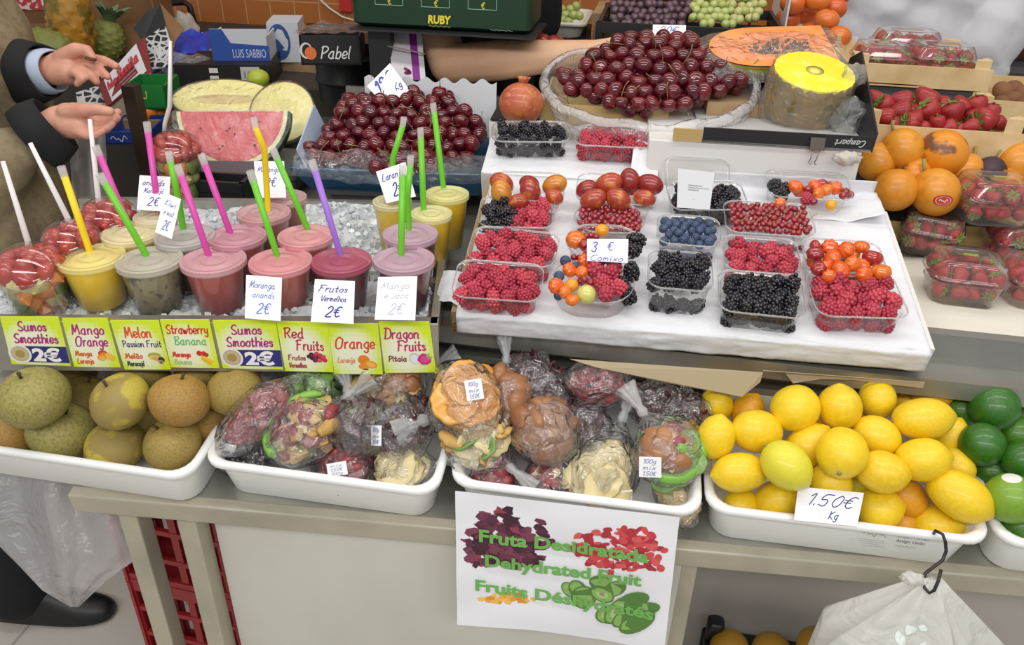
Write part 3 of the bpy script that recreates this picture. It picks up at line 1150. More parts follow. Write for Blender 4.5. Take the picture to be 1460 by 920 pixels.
def bag(label, px, py, a, b, c, h, ang, kinds, n, stick=None, neck=True, group=None, dn=0.0, size=1.0, flat=.5, arc=None):
    NB[0] += 1
    a, b, c = a * 1.17, b * 1.12, c * 1.15
    n = int(n * 1.2)
    rr = random.Random(NB[0] * 7)
    p = FL.hit(px, py, h + .012)
    up = (FL.n * 0.75 - VIEW * 0.65).normalized()
    z = (CRIGHT * cos(radians(ang)) + (FL.v * 0.8 + FL.n * 0.5).normalized() * sin(radians(ang)) + FL.n * dn).normalized()
    x = up.cross(z).normalized()
    y = z.cross(x).normalized()
    tr = TRAYS['dried left' if px < 630 else 'dried mid']
    need = sqrt((x.dot(tr[3]) * a) ** 2 + (y.dot(tr[3]) * b) ** 2 + (z.dot(tr[3]) * c) ** 2) + .014
    dn_ = (p - CAM).normalized()
    for _ in range(12):
        if (p - tr[1]).dot(tr[3]) + tr[6] / 2 > need or FL.uv(p)[2] < .05:
            break
        p = p + dn_ * .004
    p = p + tr[3] * max(0, need - ((p - tr[1]).dot(tr[3]) + tr[6] / 2))
    m = M((x, y, z)).transposed().to_4x4()
    r = thing('dried_fruit_bag', label, 'bag of dried fruit', M.Translation(p) @ m, group)
    m1, m2 = pouch(a, b, c, NB[0], neck)
    # pieces
    tot = sum(w for _, w in kinds)
    for i in range(n):
        q = rr.uniform(0, tot)
        for k, w in kinds:
            q -= w
            if q <= 0:
                break
        if k == 'hibiscus':
            k = 'hibiscus%d' % rr.randint(1, 3)
        for _ in range(30):
            d = V((rr.gauss(0, 1), abs(rr.gauss(0, 1)) * 0.9 - 0.15, rr.gauss(0, 1))).normalized()
            rad = rr.uniform(.5, .74)
            if d.z * rad < .62:
                break
        pos = V((d.x * a, d.y * b, d.z * c)) * rad
        nrm = V((d.x / a, d.y / b, d.z / c)).normalized()
        if k in ('ring', 'orange', 'kiwi', 'banana'):
            rmax = {'ring': .034, 'orange': .03, 'kiwi': .021, 'banana': .02}[k] * size
            la, lc = max(a * .92 - rmax, .1 * a), max(c * .9 - rmax, .1 * c)
            pos = V((rr.uniform(-la, la), b * (-.2 + .85 * i / n), rr.uniform(-lc, lc) - (.1 * c)))
            nrm = (V((0, 1, 0)) + V((pos.x / a, 0, pos.z / c)) * .35).normalized()
        ro = (axis_rot((nrm + V((rr.uniform(-flat, flat), rr.uniform(-flat, flat), rr.uniform(-flat, flat)))).normalized(), rr.uniform(0, 6.28)))
        o = inst(NAMES[k], DM[k][0], TRS(pos, ro, size * rr.uniform(.85, 1.12)), parent=r)
    if arc:
        a0, a1, cl = arc
        pts = [V((cos(radians(a0 + (a1 - a0) * k / 12)) * a * .82, b * .42, sin(radians(a0 + (a1 - a0) * k / 12)) * c * .82)) for k in range(13)]
        MB().tube(pts, [.004] + [.0085] * 11 + [.004], 8, flat=.7).obj('melon_rind', mat('candied green rind', '#7db545', 0.4, coat=.2), r)
    o = m1.obj('pouch', FILM, r)
    if m2:
        m2.obj('knot', FILMW, r)
    if stick:
        sx, sy, sw, sh = stick
        # where the line of sight meets the bag
        mi = (M.Translation(p) @ m).inverted()
        o_, d_ = mi @ CAM, (mi.to_3x3() @ ray(sx, sy)).normalized()
        S = V((1 / (a * 1.04), 1 / (b * 1.04), 1 / (c * 1.04)))
        oo, dd = V((o_.x * S.x, o_.y * S.y, o_.z * S.z)), V((d_.x * S.x, d_.y * S.y, d_.z * S.z))
        A, B, Cc = dd.dot(dd), 2 * oo.dot(dd), oo.dot(oo) - 1
        disc_ = B * B - 4 * A * Cc
        t = (-B - sqrt(disc_)) / (2 * A) if disc_ > 0 else -B / (2 * A)
        q = o_ + d_ * t
        tocam = mi.to_3x3() @ (-VIEW)
        nr = (V((q.x / a ** 2, q.y / b ** 2, q.z / c ** 2)).normalized() + tocam * 1.3).normalized()
        upv = mi.to_3x3() @ CUP
        xx = upv.cross(nr).normalized()
        yy = nr.cross(xx)
        sm = M((xx, yy, nr)).transposed().to_4x4()
        sticker_on(r, M.Translation(q + nr * .001) @ sm @ M.Rotation(rr.uniform(-.25, .2), 4, 'Z'), sw, sh, seed=NB[0])
    return r


H = [('hibiscus', 1)]
# tray beside the apples, back row first
bag('shaded bag of green candied fruit at the back under the red fruits sign', 447, 552, .045, .035, .045, .10, 60, [('greenstrip', 2), ('kiwi', 1)], 20)
bag('shaded bag of yellowish dried fruit at the back beneath the orange and dragon fruits signs', 560, 553, .055, .035, .055, .10, 30, [('pear', 2), ('banana', 2)], 24)
bag('bag of black prunes at the front corner next to the apple tray', 345, 640, .05, .03, .045, .062, 200, [('prune', 1)], 34, (325, 638, .026, .011), neck=False)
bag('long bag of pinkish red dried berries leaning on the apple tray', 372, 590, .036, .034, .072, .105, 50, [('pinkberry', 1)], 120, neck=False)
bag('bag of maroon hibiscus flowers below the tied white bag neck, behind the sticker card', 513, 606, .042, .04, .045, .09, 115, H, 55)
bag('bag of dark hibiscus flowers with an upright white sticker', 575, 606, .05, .038, .05, .085, 20, H, 60, (537, 621, .016, .03), neck=False)
bag('bag of red candied papaya with a slanted white sticker at the front rim', 492, 662, .046, .028, .044, .065, 60, [('papaya', 1)], 34, (481, 669, .03, .02), neck=False)
bag('tied bag of mixed dried banana, kiwi and white cubes, with a green edge', 436, 612, .046, .036, .062, .10, 42, [('banana', 5), ('kiwi', .7), ('cube', 1.8), ('papaya', 1.5), ('greenstrip', .25)], 44, flat=.35, arc=(-110, 60, 0))
bag('tied bag of pale pineapple rings at the front corner by the tray gap', 577, 668, .042, .026, .042, .065, 8, [('ring', 1)], 7, flat=.25)
# middle tray, back row first
bag('dark red bag at the very back against the steel panel', 757, 535, .038, .03, .036, .125, 60, H, 34, neck=False)
bag('dark bag of hibiscus behind the brown pears', 783, 562, .045, .035, .04, .105, 30, H, 40, neck=False)
bag('tied bag of glossy deep red berries below the paper board edge', 850, 552, .052, .038, .036, .12, 268, [('goji', 1)], 120)
bag('dark purple bag at the back beside the red berries', 936, 574, .042, .035, .036, .10, 100, H, 34)
bag('dark red bag squeezed against the lemon tray', 982, 596, .034, .034, .045, .09, 100, H, 36, neck=False)
bag('bag of caramel brown dried pear halves in the middle of the tray', 775, 612, .046, .04, .052, .10, 140, [('pear', 1)], 34, neck=False)
bag('small bag of brown dried pears between the orange slices and the dark bag', 727, 565, .03, .032, .045, .115, 100, [('pear', 1)], 18)
bag('bag of maroon hibiscus behind the tied pineapple bag', 833, 607, .04, .035, .042, .085, 70, H, 44, neck=False)
bag('bag of amber candied orange slices with a white sticker on top', 662, 574, .062, .042, .052, .125, 205, [('orange', 1)], 16, (676, 556, .025, .03), size=1.15, flat=.3)
bag('bag of red candied fruit at the front corner next to the pineapple rings', 697, 684, .046, .026, .034, .065, 30, [('pinkberry', 2), ('papaya', 2)], 60, neck=False)
bag('bag of cranberries with white cubes at the front rim, middle of the tray', 786, 684, .044, .028, .04, .068, 120, [('papaya', 2), ('cube', 1.3), ('prune', 1), ('hibiscus', 2)], 46, neck=False)
bag('tied bag of dried banana and white cubes, its white neck lying across the red fruit', 686, 632, .05, .03, .045, .10, 322, [('banana', 3), ('cube', 1.5), ('kiwi', .3), ('ring', .8)], 36)
bag('upright tied bag of pale yellow pineapple rings in the middle front', 862, 664, .048, .036, .062, .085, 72, [('ring', 1)], 13, (893, 707, .017, .018), flat=.3)
bag('bag of pale candied ginger cubes at the front corner by the lemon tray', 965, 704, .046, .024, .03, .06, 20, [('ginger', 1)], 48, neck=False)
bag('bag of green, red and brown candied fruit with a square white sticker beside the lemons', 952, 640, .05, .034, .05, .105, 125, [('greenstrip', 1), ('papaya', 1.6), ('pear', 2.2), ('kiwi', 1.5)], 32, (927, 666, .031, .029), flat=.35, arc=(185, 330, 0))

# ------------------------------------------------------------------ paper poster on the middle tray
r_, c_, u_, v_, n_, w_, d_ = TRAYS['dried mid']
pf = c_ - v_ * (d_ / 2 + 0.004) + n_ * (TH - 0.008)
pf2 = FL.p(0.8, -0.05, -0.02)
pe = (pf2 - pf) - u_ * (pf2 - pf).dot(u_)
hn = u_.cross(pe).normalized()
if hn.y > 0:
    hn = -hn


def on_plane(px, py, off=0.0):
    d = ray(px, py)
    return CAM + d * (((pf + hn * off) - CAM).dot(hn) / d.dot(hn))


PC = [on_plane(649, 700), on_plane(969, 738), on_plane(947, 932, .012), on_plane(653, 887, .006)]
PW, PH = (PC[1] - PC[0]).length, (PC[3] - PC[0]).length
pfn0 = quad_map(PC)


def pfn(p):
    a, b = p.x, p.y
    q = pfn0(V((a, b, p.z)))
    q = q + hn * (0.008 * sin(a * 5 + 1) * (1 - b) ** 1.4 + 0.003 * noise.noise(V((a * 4, b * 4, 2))))
    if a > 0.55 and b < 0.3:
        q = q + V((0, 0, 0))
    q.z += (0.018 * sin(min(1, max(0, (0.62 - a) / 0.62)) * pi)) * (1 - b) ** 3 * 0.5
    return q


pr_ = thing('poster', 'white paper poster for dehydrated fruit hanging from the front of the middle tray', 'poster', M.Identity(4))
sheet(40, 30, lambda a, b: pfn(V((a, b, 0)))).obj('sheet', mat('poster paper', '#e6e5ea', 0.6), pr_)
t = MB()
rr = random.Random(5)


def uvp(X, Y):
    """Zoomed poster picture position to sheet coordinates."""
    top = 80 + (X - 65) / 1245 * 120
    bot = 790 + (X - 85) / 1130 * 140
    l, r2 = 65 + (Y - 80) / 710 * 20, 1310 - (Y - 200) / 730 * 95
    return (X - l) / (r2 - l), 1 - (Y - top) / (bot - top)


def blob(X, Y, rx, ry, n, cols, sx, sy, jag, angs=None, z=0.0004):
    for i in range(n):
        k = sqrt(rr.random())
        a = rr.uniform(0, 6.283)
        x, y = uvp(X + rx * k * cos(a), Y + ry * k * sin(a))
        disc(t, x, y, sx * rr.uniform(.7, 1.3), sy * rr.uniform(.7, 1.3), rr.choice(cols), z + i * 6e-6, 9, rr.uniform(0, 3.1), jag)


HC = ['#57283f', '#6a3148', '#47202f', '#7a3a50', '#8a3a4c', '#3f1c2c']
for X, Y, rx, ry, n in ((360, 330, 170, 70, 60), (270, 420, 120, 60, 28), (440, 420, 120, 60, 28), (330, 240, 80, 60, 16), (230, 240, 40, 60, 8), (560, 310, 50, 70, 10), (180, 340, 60, 80, 14)):
    blob(X, Y, rx, ry, n, HC, .026, .03, .5)
GC = ['#c03a40', '#cf4a4c', '#b03038', '#d65a58', '#a82f3a']
for X, Y, rx, ry, n in ((960, 370, 210, 110, 70), (1080, 300, 110, 50, 24), (760, 360, 70, 60, 12), (1180, 410, 60, 80, 14), (960, 450, 140, 50, 18)):
    blob(X, Y, rx, ry, n, GC, .028, .016, .12)
OC = ['#e0a23c', '#e8b24c', '#d8922e', '#efbf60']
for X, Y, rx, ry, n in ((375, 645, 110, 28, 30), (300, 655, 90, 14, 14), (450, 655, 90, 14, 14)):
    blob(X, Y, rx, ry, n, OC, .016, .014, .3)
for kq, (X, Y, sx, sy, a) in enumerate(((710, 600, .035, .06, .3), (760, 600, .045, .075, .2), (790, 640, .06, .09, -.1), (885, 560, .055, .06, .2), (960, 590, .045, .07, -.5), (890, 620, .05, .07, .6), (920, 735, .055, .075, -.4), (1060, 650, .05, .085, -.8), (1110, 700, .045, .09, -.9), (970, 710, .045, .12, -.35), (1020, 740, .045, .11, -.5), (1075, 770, .055, .12, -.6))):
    x, y = uvp(X, Y)
    for k, (f, col) in enumerate(((1, '#527c38'), (.86, '#84ac5a'), (.52, '#a2bf7c'), (.24, '#938a66'))):
        disc(t, x, y, sx * f, sy * f, col, .0008 + kq * 1.6e-4 + k * 4e-5, 16, a)


def ptxt(s, X0, Y0, X1, Y1, cap):
    m = MB()
    block(m, s, 0, 0, cap, '#6cab52', fit=1.0, bold=0.035)
    a, b = uvp(X0, Y0), uvp(X1, Y1)
    m.v = [(a[0] + (b[0] - a[0]) * x, a[1] + (b[1] - a[1]) * x + y, 0.0034) for x, y, z in m.v]
    t.add(m.v, m.f, None, '#6cab52')


ptxt('Fruta Desidratada', 208, 332, 1140, 432, .088)
ptxt('Dehydrated Fruit', 243, 462, 1100, 566, .088)
ptxt('Fruits Déshydratés', 190, 594, 1160, 752, .085)
t.mapped(pfn)
t.obj('print', print_mat(), pr_, smooth=False)['label'] = 'green lettering over pictures of hibiscus, goji, mango and kiwi'
# ------------------------------------------------------------------ steel tray of ice with the drinks
W_S, D_S = FS.len + 0.0, 0.50
tray_z = -0.032


def fsbox(u0, u1, v0, v1, h0, h1):
    return MB().box(((u0 + u1) / 2, (v0 + v1) / 2, (h0 + h1) / 2), (u1 - u0, v1 - v0, h1 - h0))


itray = thing('ice_tray', 'long steel ice tray holding the smoothie cups on crushed ice', 'tray', FS.mat())
u0 = -0.10
fsbox(u0, W_S, 0.0, D_S, tray_z - 0.002, tray_z).obj('bottom', STEEL, itray, smooth=False)
fsbox(u0, W_S, -0.003, 0.018, -0.012, 0.0).obj('front_lip', STEEL, itray, smooth=False, bevel=0.002)
fsbox(u0, W_S, 0.016, 0.019, tray_z, 0.0).obj('side', STEEL, itray, smooth=False)
fsbox(u0, W_S, D_S - 0.014, D_S, tray_z, 0.0).obj('side', STEEL, itray, smooth=False)
fsbox(W_S - 0.012, W_S, 0.0, D_S, tray_z, 0.0).obj('side', STEEL, itray, smooth=False)
fsbox(u0, W_S, -0.004, 0.0, -0.085, -0.001).obj('sign_strip', STEEL, itray, smooth=False)

# crushed ice: uncountable chips over a rough bed
ICE = mat('crushed ice', '#f4f8fa', 0.12, spec=0.6, bump=(120, 0.6, 0.003), coat=0.4, noise_=(45, '#d3dade', .42, .68))
ICE.node_tree.nodes['Principled BSDF'].inputs['Transmission Weight'].default_value = 0.35
ICE.node_tree.nodes['Principled BSDF'].inputs['IOR'].default_value = 1.31
mb = sheet(60, 44, lambda a, b: FS.p(-0.09 + a * (W_S + .07), 0.02 + b * (D_S - .035), tray_z + 0.014 + 0.016 * noise.noise(V((a * 22, b * 16, 4))) + 0.008 * noise.noise(V((a * 60, b * 45, 1))) + 0.018 * max(0, 1 - abs(a - .72) * 5)))
rr = random.Random(3)
for i in range(1500):
    a, b = rr.random(), rr.random()
    s = rr.uniform(.004, .010)
    p = FS.p(-.08 + a * (W_S + .06), .025 + b * (D_S - .05), tray_z + .016 + .012 * noise.noise(V((a * 22, b * 16, 4))) + 0.020 * max(0, 1 - abs(a - .72) * 5))
    mb.box((0, 0, 0), (s * rr.uniform(.6, 1.6), s, s * rr.uniform(.5, 1.2)), TRS(p, rrot(rr)))
tag(mb.obj('crushed_ice', ICE, None, smooth=False), 'crushed ice spread around the smoothie cups in the steel tray', 'ice', kind='stuff')

CUPC = clear('clear cup plastic', haze=0.05, rough=0.06, gloss=1.2)
DOMEC = clear('clear dome plastic', haze=0.02, rough=0.04, gloss=1.6)
WRAP = clear('clear straw wrapper', haze=0.5, rough=0.2, gloss=1.3)


def lidmat(tint):
    return clear('lid ' + tint, haze=0.76, rough=0.25, gloss=0.9, hazecol=tint, trans=.2)


def smoothie(label, px, py, wpx, liq, lidc, straws=(), zlid=1.068, hcup=0.082, group=None, fleck=None):
    """px, py: middle of the lid; straws: (colour name, hex, top px, foot px[, bend px], wrapped)."""
    p = at_z(px, py, zlid)
    t = depth_of(p)
    R = wpx * t / FPX / 2
    base = V((p.x, p.y, zlid - hcup))
    r = thing('smoothie_cup', label, 'smoothie', base, group)
    k = R
    rb = k * 0.68
    MB().lathe([(rb, 0.0), (rb, 0.002), (rb * 1.01, 0.003), (k * .93, hcup - 0.006), (k * .965, hcup - .004), (k * .965, hcup - 0.002)], 40, True, False).obj('cup', CUPC, r)
    lm_ = mat('smoothie ' + liq, liq, 0.35, noise_=(60, fleck, 0.56, 0.64) if fleck else (18, liq, .4, .6))
    MB().lathe([(rb * .96, 0.004), (k * .90, hcup - 0.012), (k * .90, hcup - 0.0105)], 36, True, True).obj('juice', lm_, r)
    L = hcup
    MB().lathe([(k * .965, L - .009), (k, L - .008), (k, L - .0045), (k * .985, L - .0025), (k, L - 0.001), (k * .985, L + .001), (k * .90, L + .0012), (k * .86, L - .002), (k * .62, L - .0018), (k * .58, L - .0002),
                (k * .40, L), (k * .36, L - .0015), (k * .30, L - .0012), (k * .12, L + 0.0005), (0.0001, L + 0.0005)], 48, False, False).obj('lid', lidmat(lidc), r)
    for s in straws:
        cname, hx, top, foot = s[:4]
        f = at_z(*foot, zlid) - base
        up = None
        # the straw leans as seen: the top lies on its own sight line, at the straw's length
        d = ray(*top)
        best = None
        for kk in range(400):
            q = CAM + d * (t - 0.25 + kk * 0.00125)
            e = q - base - f
            # standard straw: prefer one leaning little away from the upright
            c_ = (e.x ** 2 + e.y ** 2) ** .5 / max(e.z, 1e-3)
            if best is None or c_ < best[0]:
                best = (c_, q - base)
        tp = best[1]
        body = [f - (tp - f) * .35, f]
        if len(s) > 4 and s[4]:
            d2 = ray(*s[4])
            dd = depth_of(base + f) * .5 + depth_of(base + tp) * .5
            body.append(CAM + d2 * dd - base)
        body.append(tp)
        st = MB().tube(body, 0.0051, 10).obj('straw', mat(cname + ' straw', hx, 0.35), r)
        st['label'] = cname + ' plastic straw'
        e = (tp - f).normalized()
        MB().tube([tp - e * .004, tp + e * 0.006, tp + e * 0.016], [0.0056, 0.0058, 0.006], 8, flat=.7, caps=False).obj('wrapper', WRAP, st)
    return base, R, t


GRN, MAG, YEL, PUR = '#6cc22a', '#d24aa6', '#f2d21a', '#9d6fd0'
CUPS = {}
CUPS[1] = smoothie('bright yellow mango smoothie with a yellow straw, at the front behind the mango orange sign', 130, 366, 92, '#fbd21a', '#f8ec9c', [('yellow', YEL, (92, 252), (128, 358))])
CUPS[2] = smoothie('speckled grey brown kiwi smoothie with a green straw, at the front', 213, 370, 92, '#958866', '#d6cebe', [('green', GRN, (150, 262), (208, 363))], fleck='#5d5340')
CUPS[3] = smoothie('brick red smoothie with a magenta straw at the front', 304, 370, 92, '#b04a42', '#e9b6be', [('magenta', MAG, (258, 250), (297, 363))])
CUPS[4] = smoothie('salmon pink smoothie with a green straw behind a blue handwritten price card', 400, 372, 90, '#ba5c52', '#f3a9ae', [('green', GRN, (361, 258), (395, 364))])
CUPS[5] = smoothie('dark red fruit smoothie with a purple straw', 487, 371, 86, '#6a2130', '#c4647c', [('purple', PUR, (449, 243), (485, 362))])
CUPS[6] = smoothie('dark purple smoothie with pale lilac lid, front row end by the raspberries', 576, 369, 88, '#6d2634', '#dab6c8', [('green', GRN, (574, 250), (572, 362))])
CUPS[7] = smoothie('pale yellow smoothie behind the mango one, with a long magenta straw', 188, 331, 84, '#f2c63c', '#f6efc4', [('magenta', MAG, (142, 222), (182, 318))], zlid=1.075, hcup=.088)
CUPS[8] = smoothie('greyish smoothie under the tilted narrow price card, with a bent green straw', 263, 336, 84, '#8a7f6c', '#d5d1cc', [('green', GRN, (243, 230), (261, 324), (252, 272))], zlid=1.075, hcup=.088)
CUPS[9] = smoothie('rose red smoothie in the second row with a magenta straw', 338, 336, 82, '#a5474a', '#dfa9b4', [('magenta', MAG, (292, 234), (328, 331))], zlid=1.075, hcup=.088)
CUPS[10] = smoothie('light pink smoothie in the second row with a green straw leaning back', 436, 336, 80, '#ae5650', '#f4b2b4', [('green', GRN, (395, 226), (438, 325))], zlid=1.075, hcup=.088)
CUPS[11] = smoothie('purple smoothie with a lilac lid directly behind the front end cup', 585, 333, 80, '#6d2a3a', '#d8b6c8', [('green', GRN, (585, 236), (583, 326), (581, 280))], zlid=1.075, hcup=.088)
CUPS[12] = smoothie('dusty pink smoothie in the third row with a bent yellow straw', 376, 303, 76, '#a4584f', '#dfb0b4', [('yellow', YEL, (364, 182), (382, 300), (377, 212))], zlid=1.082, hcup=.095)
CUPS[13] = smoothie('pinkish smoothie at the back with a price card standing on its lid', 407, 281, 60, '#9c5048', '#dcb6b8', (), zlid=1.082, hcup=.095)
CUPS[14] = smoothie('small pale yellow orange juice with a price card leaning on its lid', 559, 287, 56, '#fad42c', '#f3eec4', [('green', GRN, (574, 180), (558, 280), (560, 225))], zlid=1.08, hcup=.092)
CUPS[15] = smoothie('small yellow orange juice in the middle of the yellow trio, green straw', 615, 304, 60, '#fbd01e', '#f3f0b4', [('green', GRN, (600, 196), (604, 298))], zlid=1.08, hcup=.095)
CUPS[16] = smoothie('yellow orange juice at the back of the yellow trio, straw leaning to the cherries', 637, 276, 64, '#fbd220', '#f0eea8', [('green', GRN, (619, 160), (632, 266))], zlid=1.085, hcup=.102)
CUPS[17] = smoothie('cream coloured smoothie behind a white pineapple price card, magenta straw', 222, 308, 62, '#d8c48c', '#efe6c4', [('magenta', MAG, (211, 188), (226, 300))], zlid=1.082, hcup=.095)

# ------------------------------------------------------------------ fruit salad cups with dome lids and forks
chunk = [MB().ico((0, 0, 0), (1, .8, .6), 2, fn=lambda p: 1 + .25 * noise.noise(p * 1.4)).mesh('strawberry_half', mat('cut strawberry', '#9c2824', 0.3, var='#b2402f', coat=.4, noise_=(3, '#cc6a55', .6, .78))),
         MB().ico((0, 0, 0), (1, .75, .75), 1, fn=lambda p: 1 + .2 * noise.noise(p * 1.1 + V((4, 0, 0)))).mesh('melon_chunk', mat('cut melon', '#cfc07c', 0.3, var='#bfb878', coat=.5), auto=20),
         MB().ico((0, 0, 0), (1, .8, .7), 1, fn=lambda p: 1 + .2 * noise.noise(p * 1.1 + V((9, 0, 0)))).mesh('papaya_chunk', mat('cut papaya', '#dc8a34', 0.3, var='#cf7a2c', coat=.5), auto=20),
         MB().lathe([(0.01, 0), (1, 0), (1.0, .3), (.01, .3)], 16, False, False).mesh('kiwi_slice', mat('cut kiwi', '#6f8c34', 0.3, var='#7f9a3e', coat=.5))]
FORKW = mat('white plastic fork', '#e4dfde', 0.35)


def fruit_cup(label, px, py, wpx, zlid, hcup, fork, seed, top=(0,), low=(1, 2, 3, 1, 2)):
    """px, py: middle of the rim under the dome."""
    p = at_z(px, py, zlid)
    t = depth_of(p)
    k = wpx * t / FPX / 2
    base = V((p.x, p.y, zlid - hcup))
    r = thing('fruit_salad_cup', label, 'fruit cup', base)
    rb = k * .68
    rr = random.Random(seed)
    MB().lathe([(rb, 0), (k * .95, hcup - .004), (k, hcup - .002), (k, hcup)], 40, True, False).obj('cup', CUPC, r)
    pr = [(k * 1.03, hcup - .003), (k * 1.04, hcup), (k * 1.0, hcup + .003)]
    for i in range(9):
        a = pi / 2 * i / 8
        pr.append((max(k * .97 * cos(a), .004), hcup + .004 + k * .70 * sin(a)))
    MB().lathe(pr, 44, False, True).obj('dome_lid', DOMEC, r)
    nm = ['strawberry_half', 'melon_chunk', 'papaya_chunk', 'kiwi_slice']
    nl = 4
    for lv in range(nl + 2):
        z = .012 + lv * (hcup + .012) / (nl + 1)
        rad = rb + (k - rb) * min(1, z / hcup)
        kinds = low if lv < nl else top
        if lv == nl + 1:
            z = hcup + k * .34
            rad = k * .78
        m = 8 if lv <= nl else 7
        for j in range(m + 2):
            a = 2 * pi * j / m + lv * .5
            q = rad * .66 if j < m else rad * .2 * (1 if j == m else -1)
            i = rr.choice(kinds)
            s = rad * rr.uniform(.34, .44)
            if i == 3:
                ro = axis_rot(V((cos(a), sin(a), .2)))
            else:
                ro = rrot(rr)
            inst(nm[i], chunk[i], TRS((q * cos(a), q * sin(a), z + (.2 * s if j >= m else 0)), ro, s), parent=r)
    # fork handle through the lid
    f = at_z(*fork[1], zlid + k * .5) - base
    d = ray(*fork[0])
    best = None
    for kk in range(500):
        q = CAM + d * (t - 0.35 + kk * 0.00125)
        e = q - base - f
        c_ = (e.x ** 2 + e.y ** 2) ** .5 / max(e.z, 1e-3)
        if best is None or c_ < best[0]:
            best = (c_, q - base)
    tp = best[1]
    mid = None
    pts = [f - (tp - f).normalized() * .03, f]
    if len(fork) > 2:
        pts.append(CAM + ray(*fork[2]) * (.7 * depth_of(base + f) + .3 * depth_of(base + tp)) - base)
    pts.append(tp)
    fo = MB().tube(pts, [.0042, .0046] + [.005] * (len(pts) - 3) + [.0032], 8, flat=.6).obj('fork', FORKW, r)
    return r


fruit_cup('fruit salad cup with a dome of strawberries at the tray end, straight white fork', 46, 386, 104, 1.055, .066, ((4, 230), (40, 345)), 1)
fruit_cup('fruit salad cup half hidden behind the yellow smoothie, white fork leaning back', 103, 345, 82, 1.07, .085, ((43, 204), (100, 318)), 2, low=(1, 1, 2))
fruit_cup('fruit salad cup with strawberries behind the magenta straw, broad white fork', 155, 312, 80, 1.075, .085, ((128, 170), (141, 290)), 3)
fruit_cup('tall fruit salad cup of kiwi and papaya beneath the watermelon slice, bent white fork', 250, 213, 70, 1.078, .125, ((243, 58), (235, 176), (242, 152)), 4, low=(2, 2, 3, 1))

# ------------------------------------------------------------------ handwritten price cards among the drinks
INK = '#3b49a6'
INK2 = '#2f2f8f'


def tcard(label, pts, t, draw, dt=0.0):
    return card('price_card', label, [at_t(*pts[0], t + dt), at_t(*pts[1], t + dt), at_t(*pts[2], t), at_t(*pts[3], t)], draw)


def lines3(a, b, c_, ink=INK, w=.05, hs=(.15, .13, .24), ys=(.72, .50, .14)):
    def d(t, W, H):
        script(t, a, W * .10, H * ys[0], H * hs[0], ink, w, .35, wob=.03, fit=W * .72)
        if b:
            script(t, b, W * .18, H * ys[1], H * hs[1], ink, w, .35, wob=.03, fit=W * .62)
        script(t, c_, W * .30, H * ys[2], H * hs[2], ink, w, .3, wob=.02, fit=W * .38)
    return d


tz = depth_of(at_z(375, 458, 1.0)) - .04
tcard('white price card reading strawberry pineapple 2 euro in light blue ink', [(351, 392), (402, 396), (400, 458), (349, 454)], tz, lines3('Morango,', 'ananás', '2€', '#5f78c8'), .005)
tcard('white price card reading red fruits 2 euro in dark blue ink', [(449, 398), (506, 401), (504, 462), (443, 459)], tz, lines3('Frutos', 'Vermelhos', '2€', INK2, .06), .005)
tcard('white price card with faded, barely readable writing', [(539, 395), (595, 394), (592, 457), (534, 456)], tz, lines3('Manga', 'e Jaca', '2€', '#b4b9c6', .04), .005)
tcard('white pineapple and passion fruit price card standing on the cream smoothie', [(199, 250), (243, 252), (240, 302), (195, 299)], depth_of(at_z(218, 302, 1.083)) - .02, lines3('ananás', 'Maracujá', '2€', INK2), .02)
tcard('narrow tilted price card leaning on the greyish smoothie', [(236, 275), (258, 284), (245, 341), (221, 331)], depth_of(at_z(240, 340, 1.077)) - .03, lines3('Kiwi', 'e maçã', '2€', '#7d84b8', .045), .01)
tcard('white strawberry price card standing on the pinkish smoothie at the back', [(362, 230), (405, 230), (408, 282), (366, 282)], depth_of(at_z(388, 284, 1.083)) - .02, lines3('Morango', '', '2€', '#5560a8', ys=(.7, .5, .3)), .02)
tcard('tilted white orange juice price card between green straws', [(536, 245), (578, 231), (593, 280), (551, 290)], depth_of(at_z(572, 290, 1.081)) - .02, lines3('Laranja', '', '2€', INK2, .055, (.2, .1, .36), (.66, .5, .16)), .02)

# ------------------------------------------------------------------ printed smoothie signs along the tray front
sn = -FS.v
so = FS.p(0, -0.0055, 0)


def on_sign(px, py, off=0.0):
    d = ray(px, py)
    o_ = so + sn * off
    return CAM + d * ((o_ - CAM).dot(sn) / d.dot(sn))


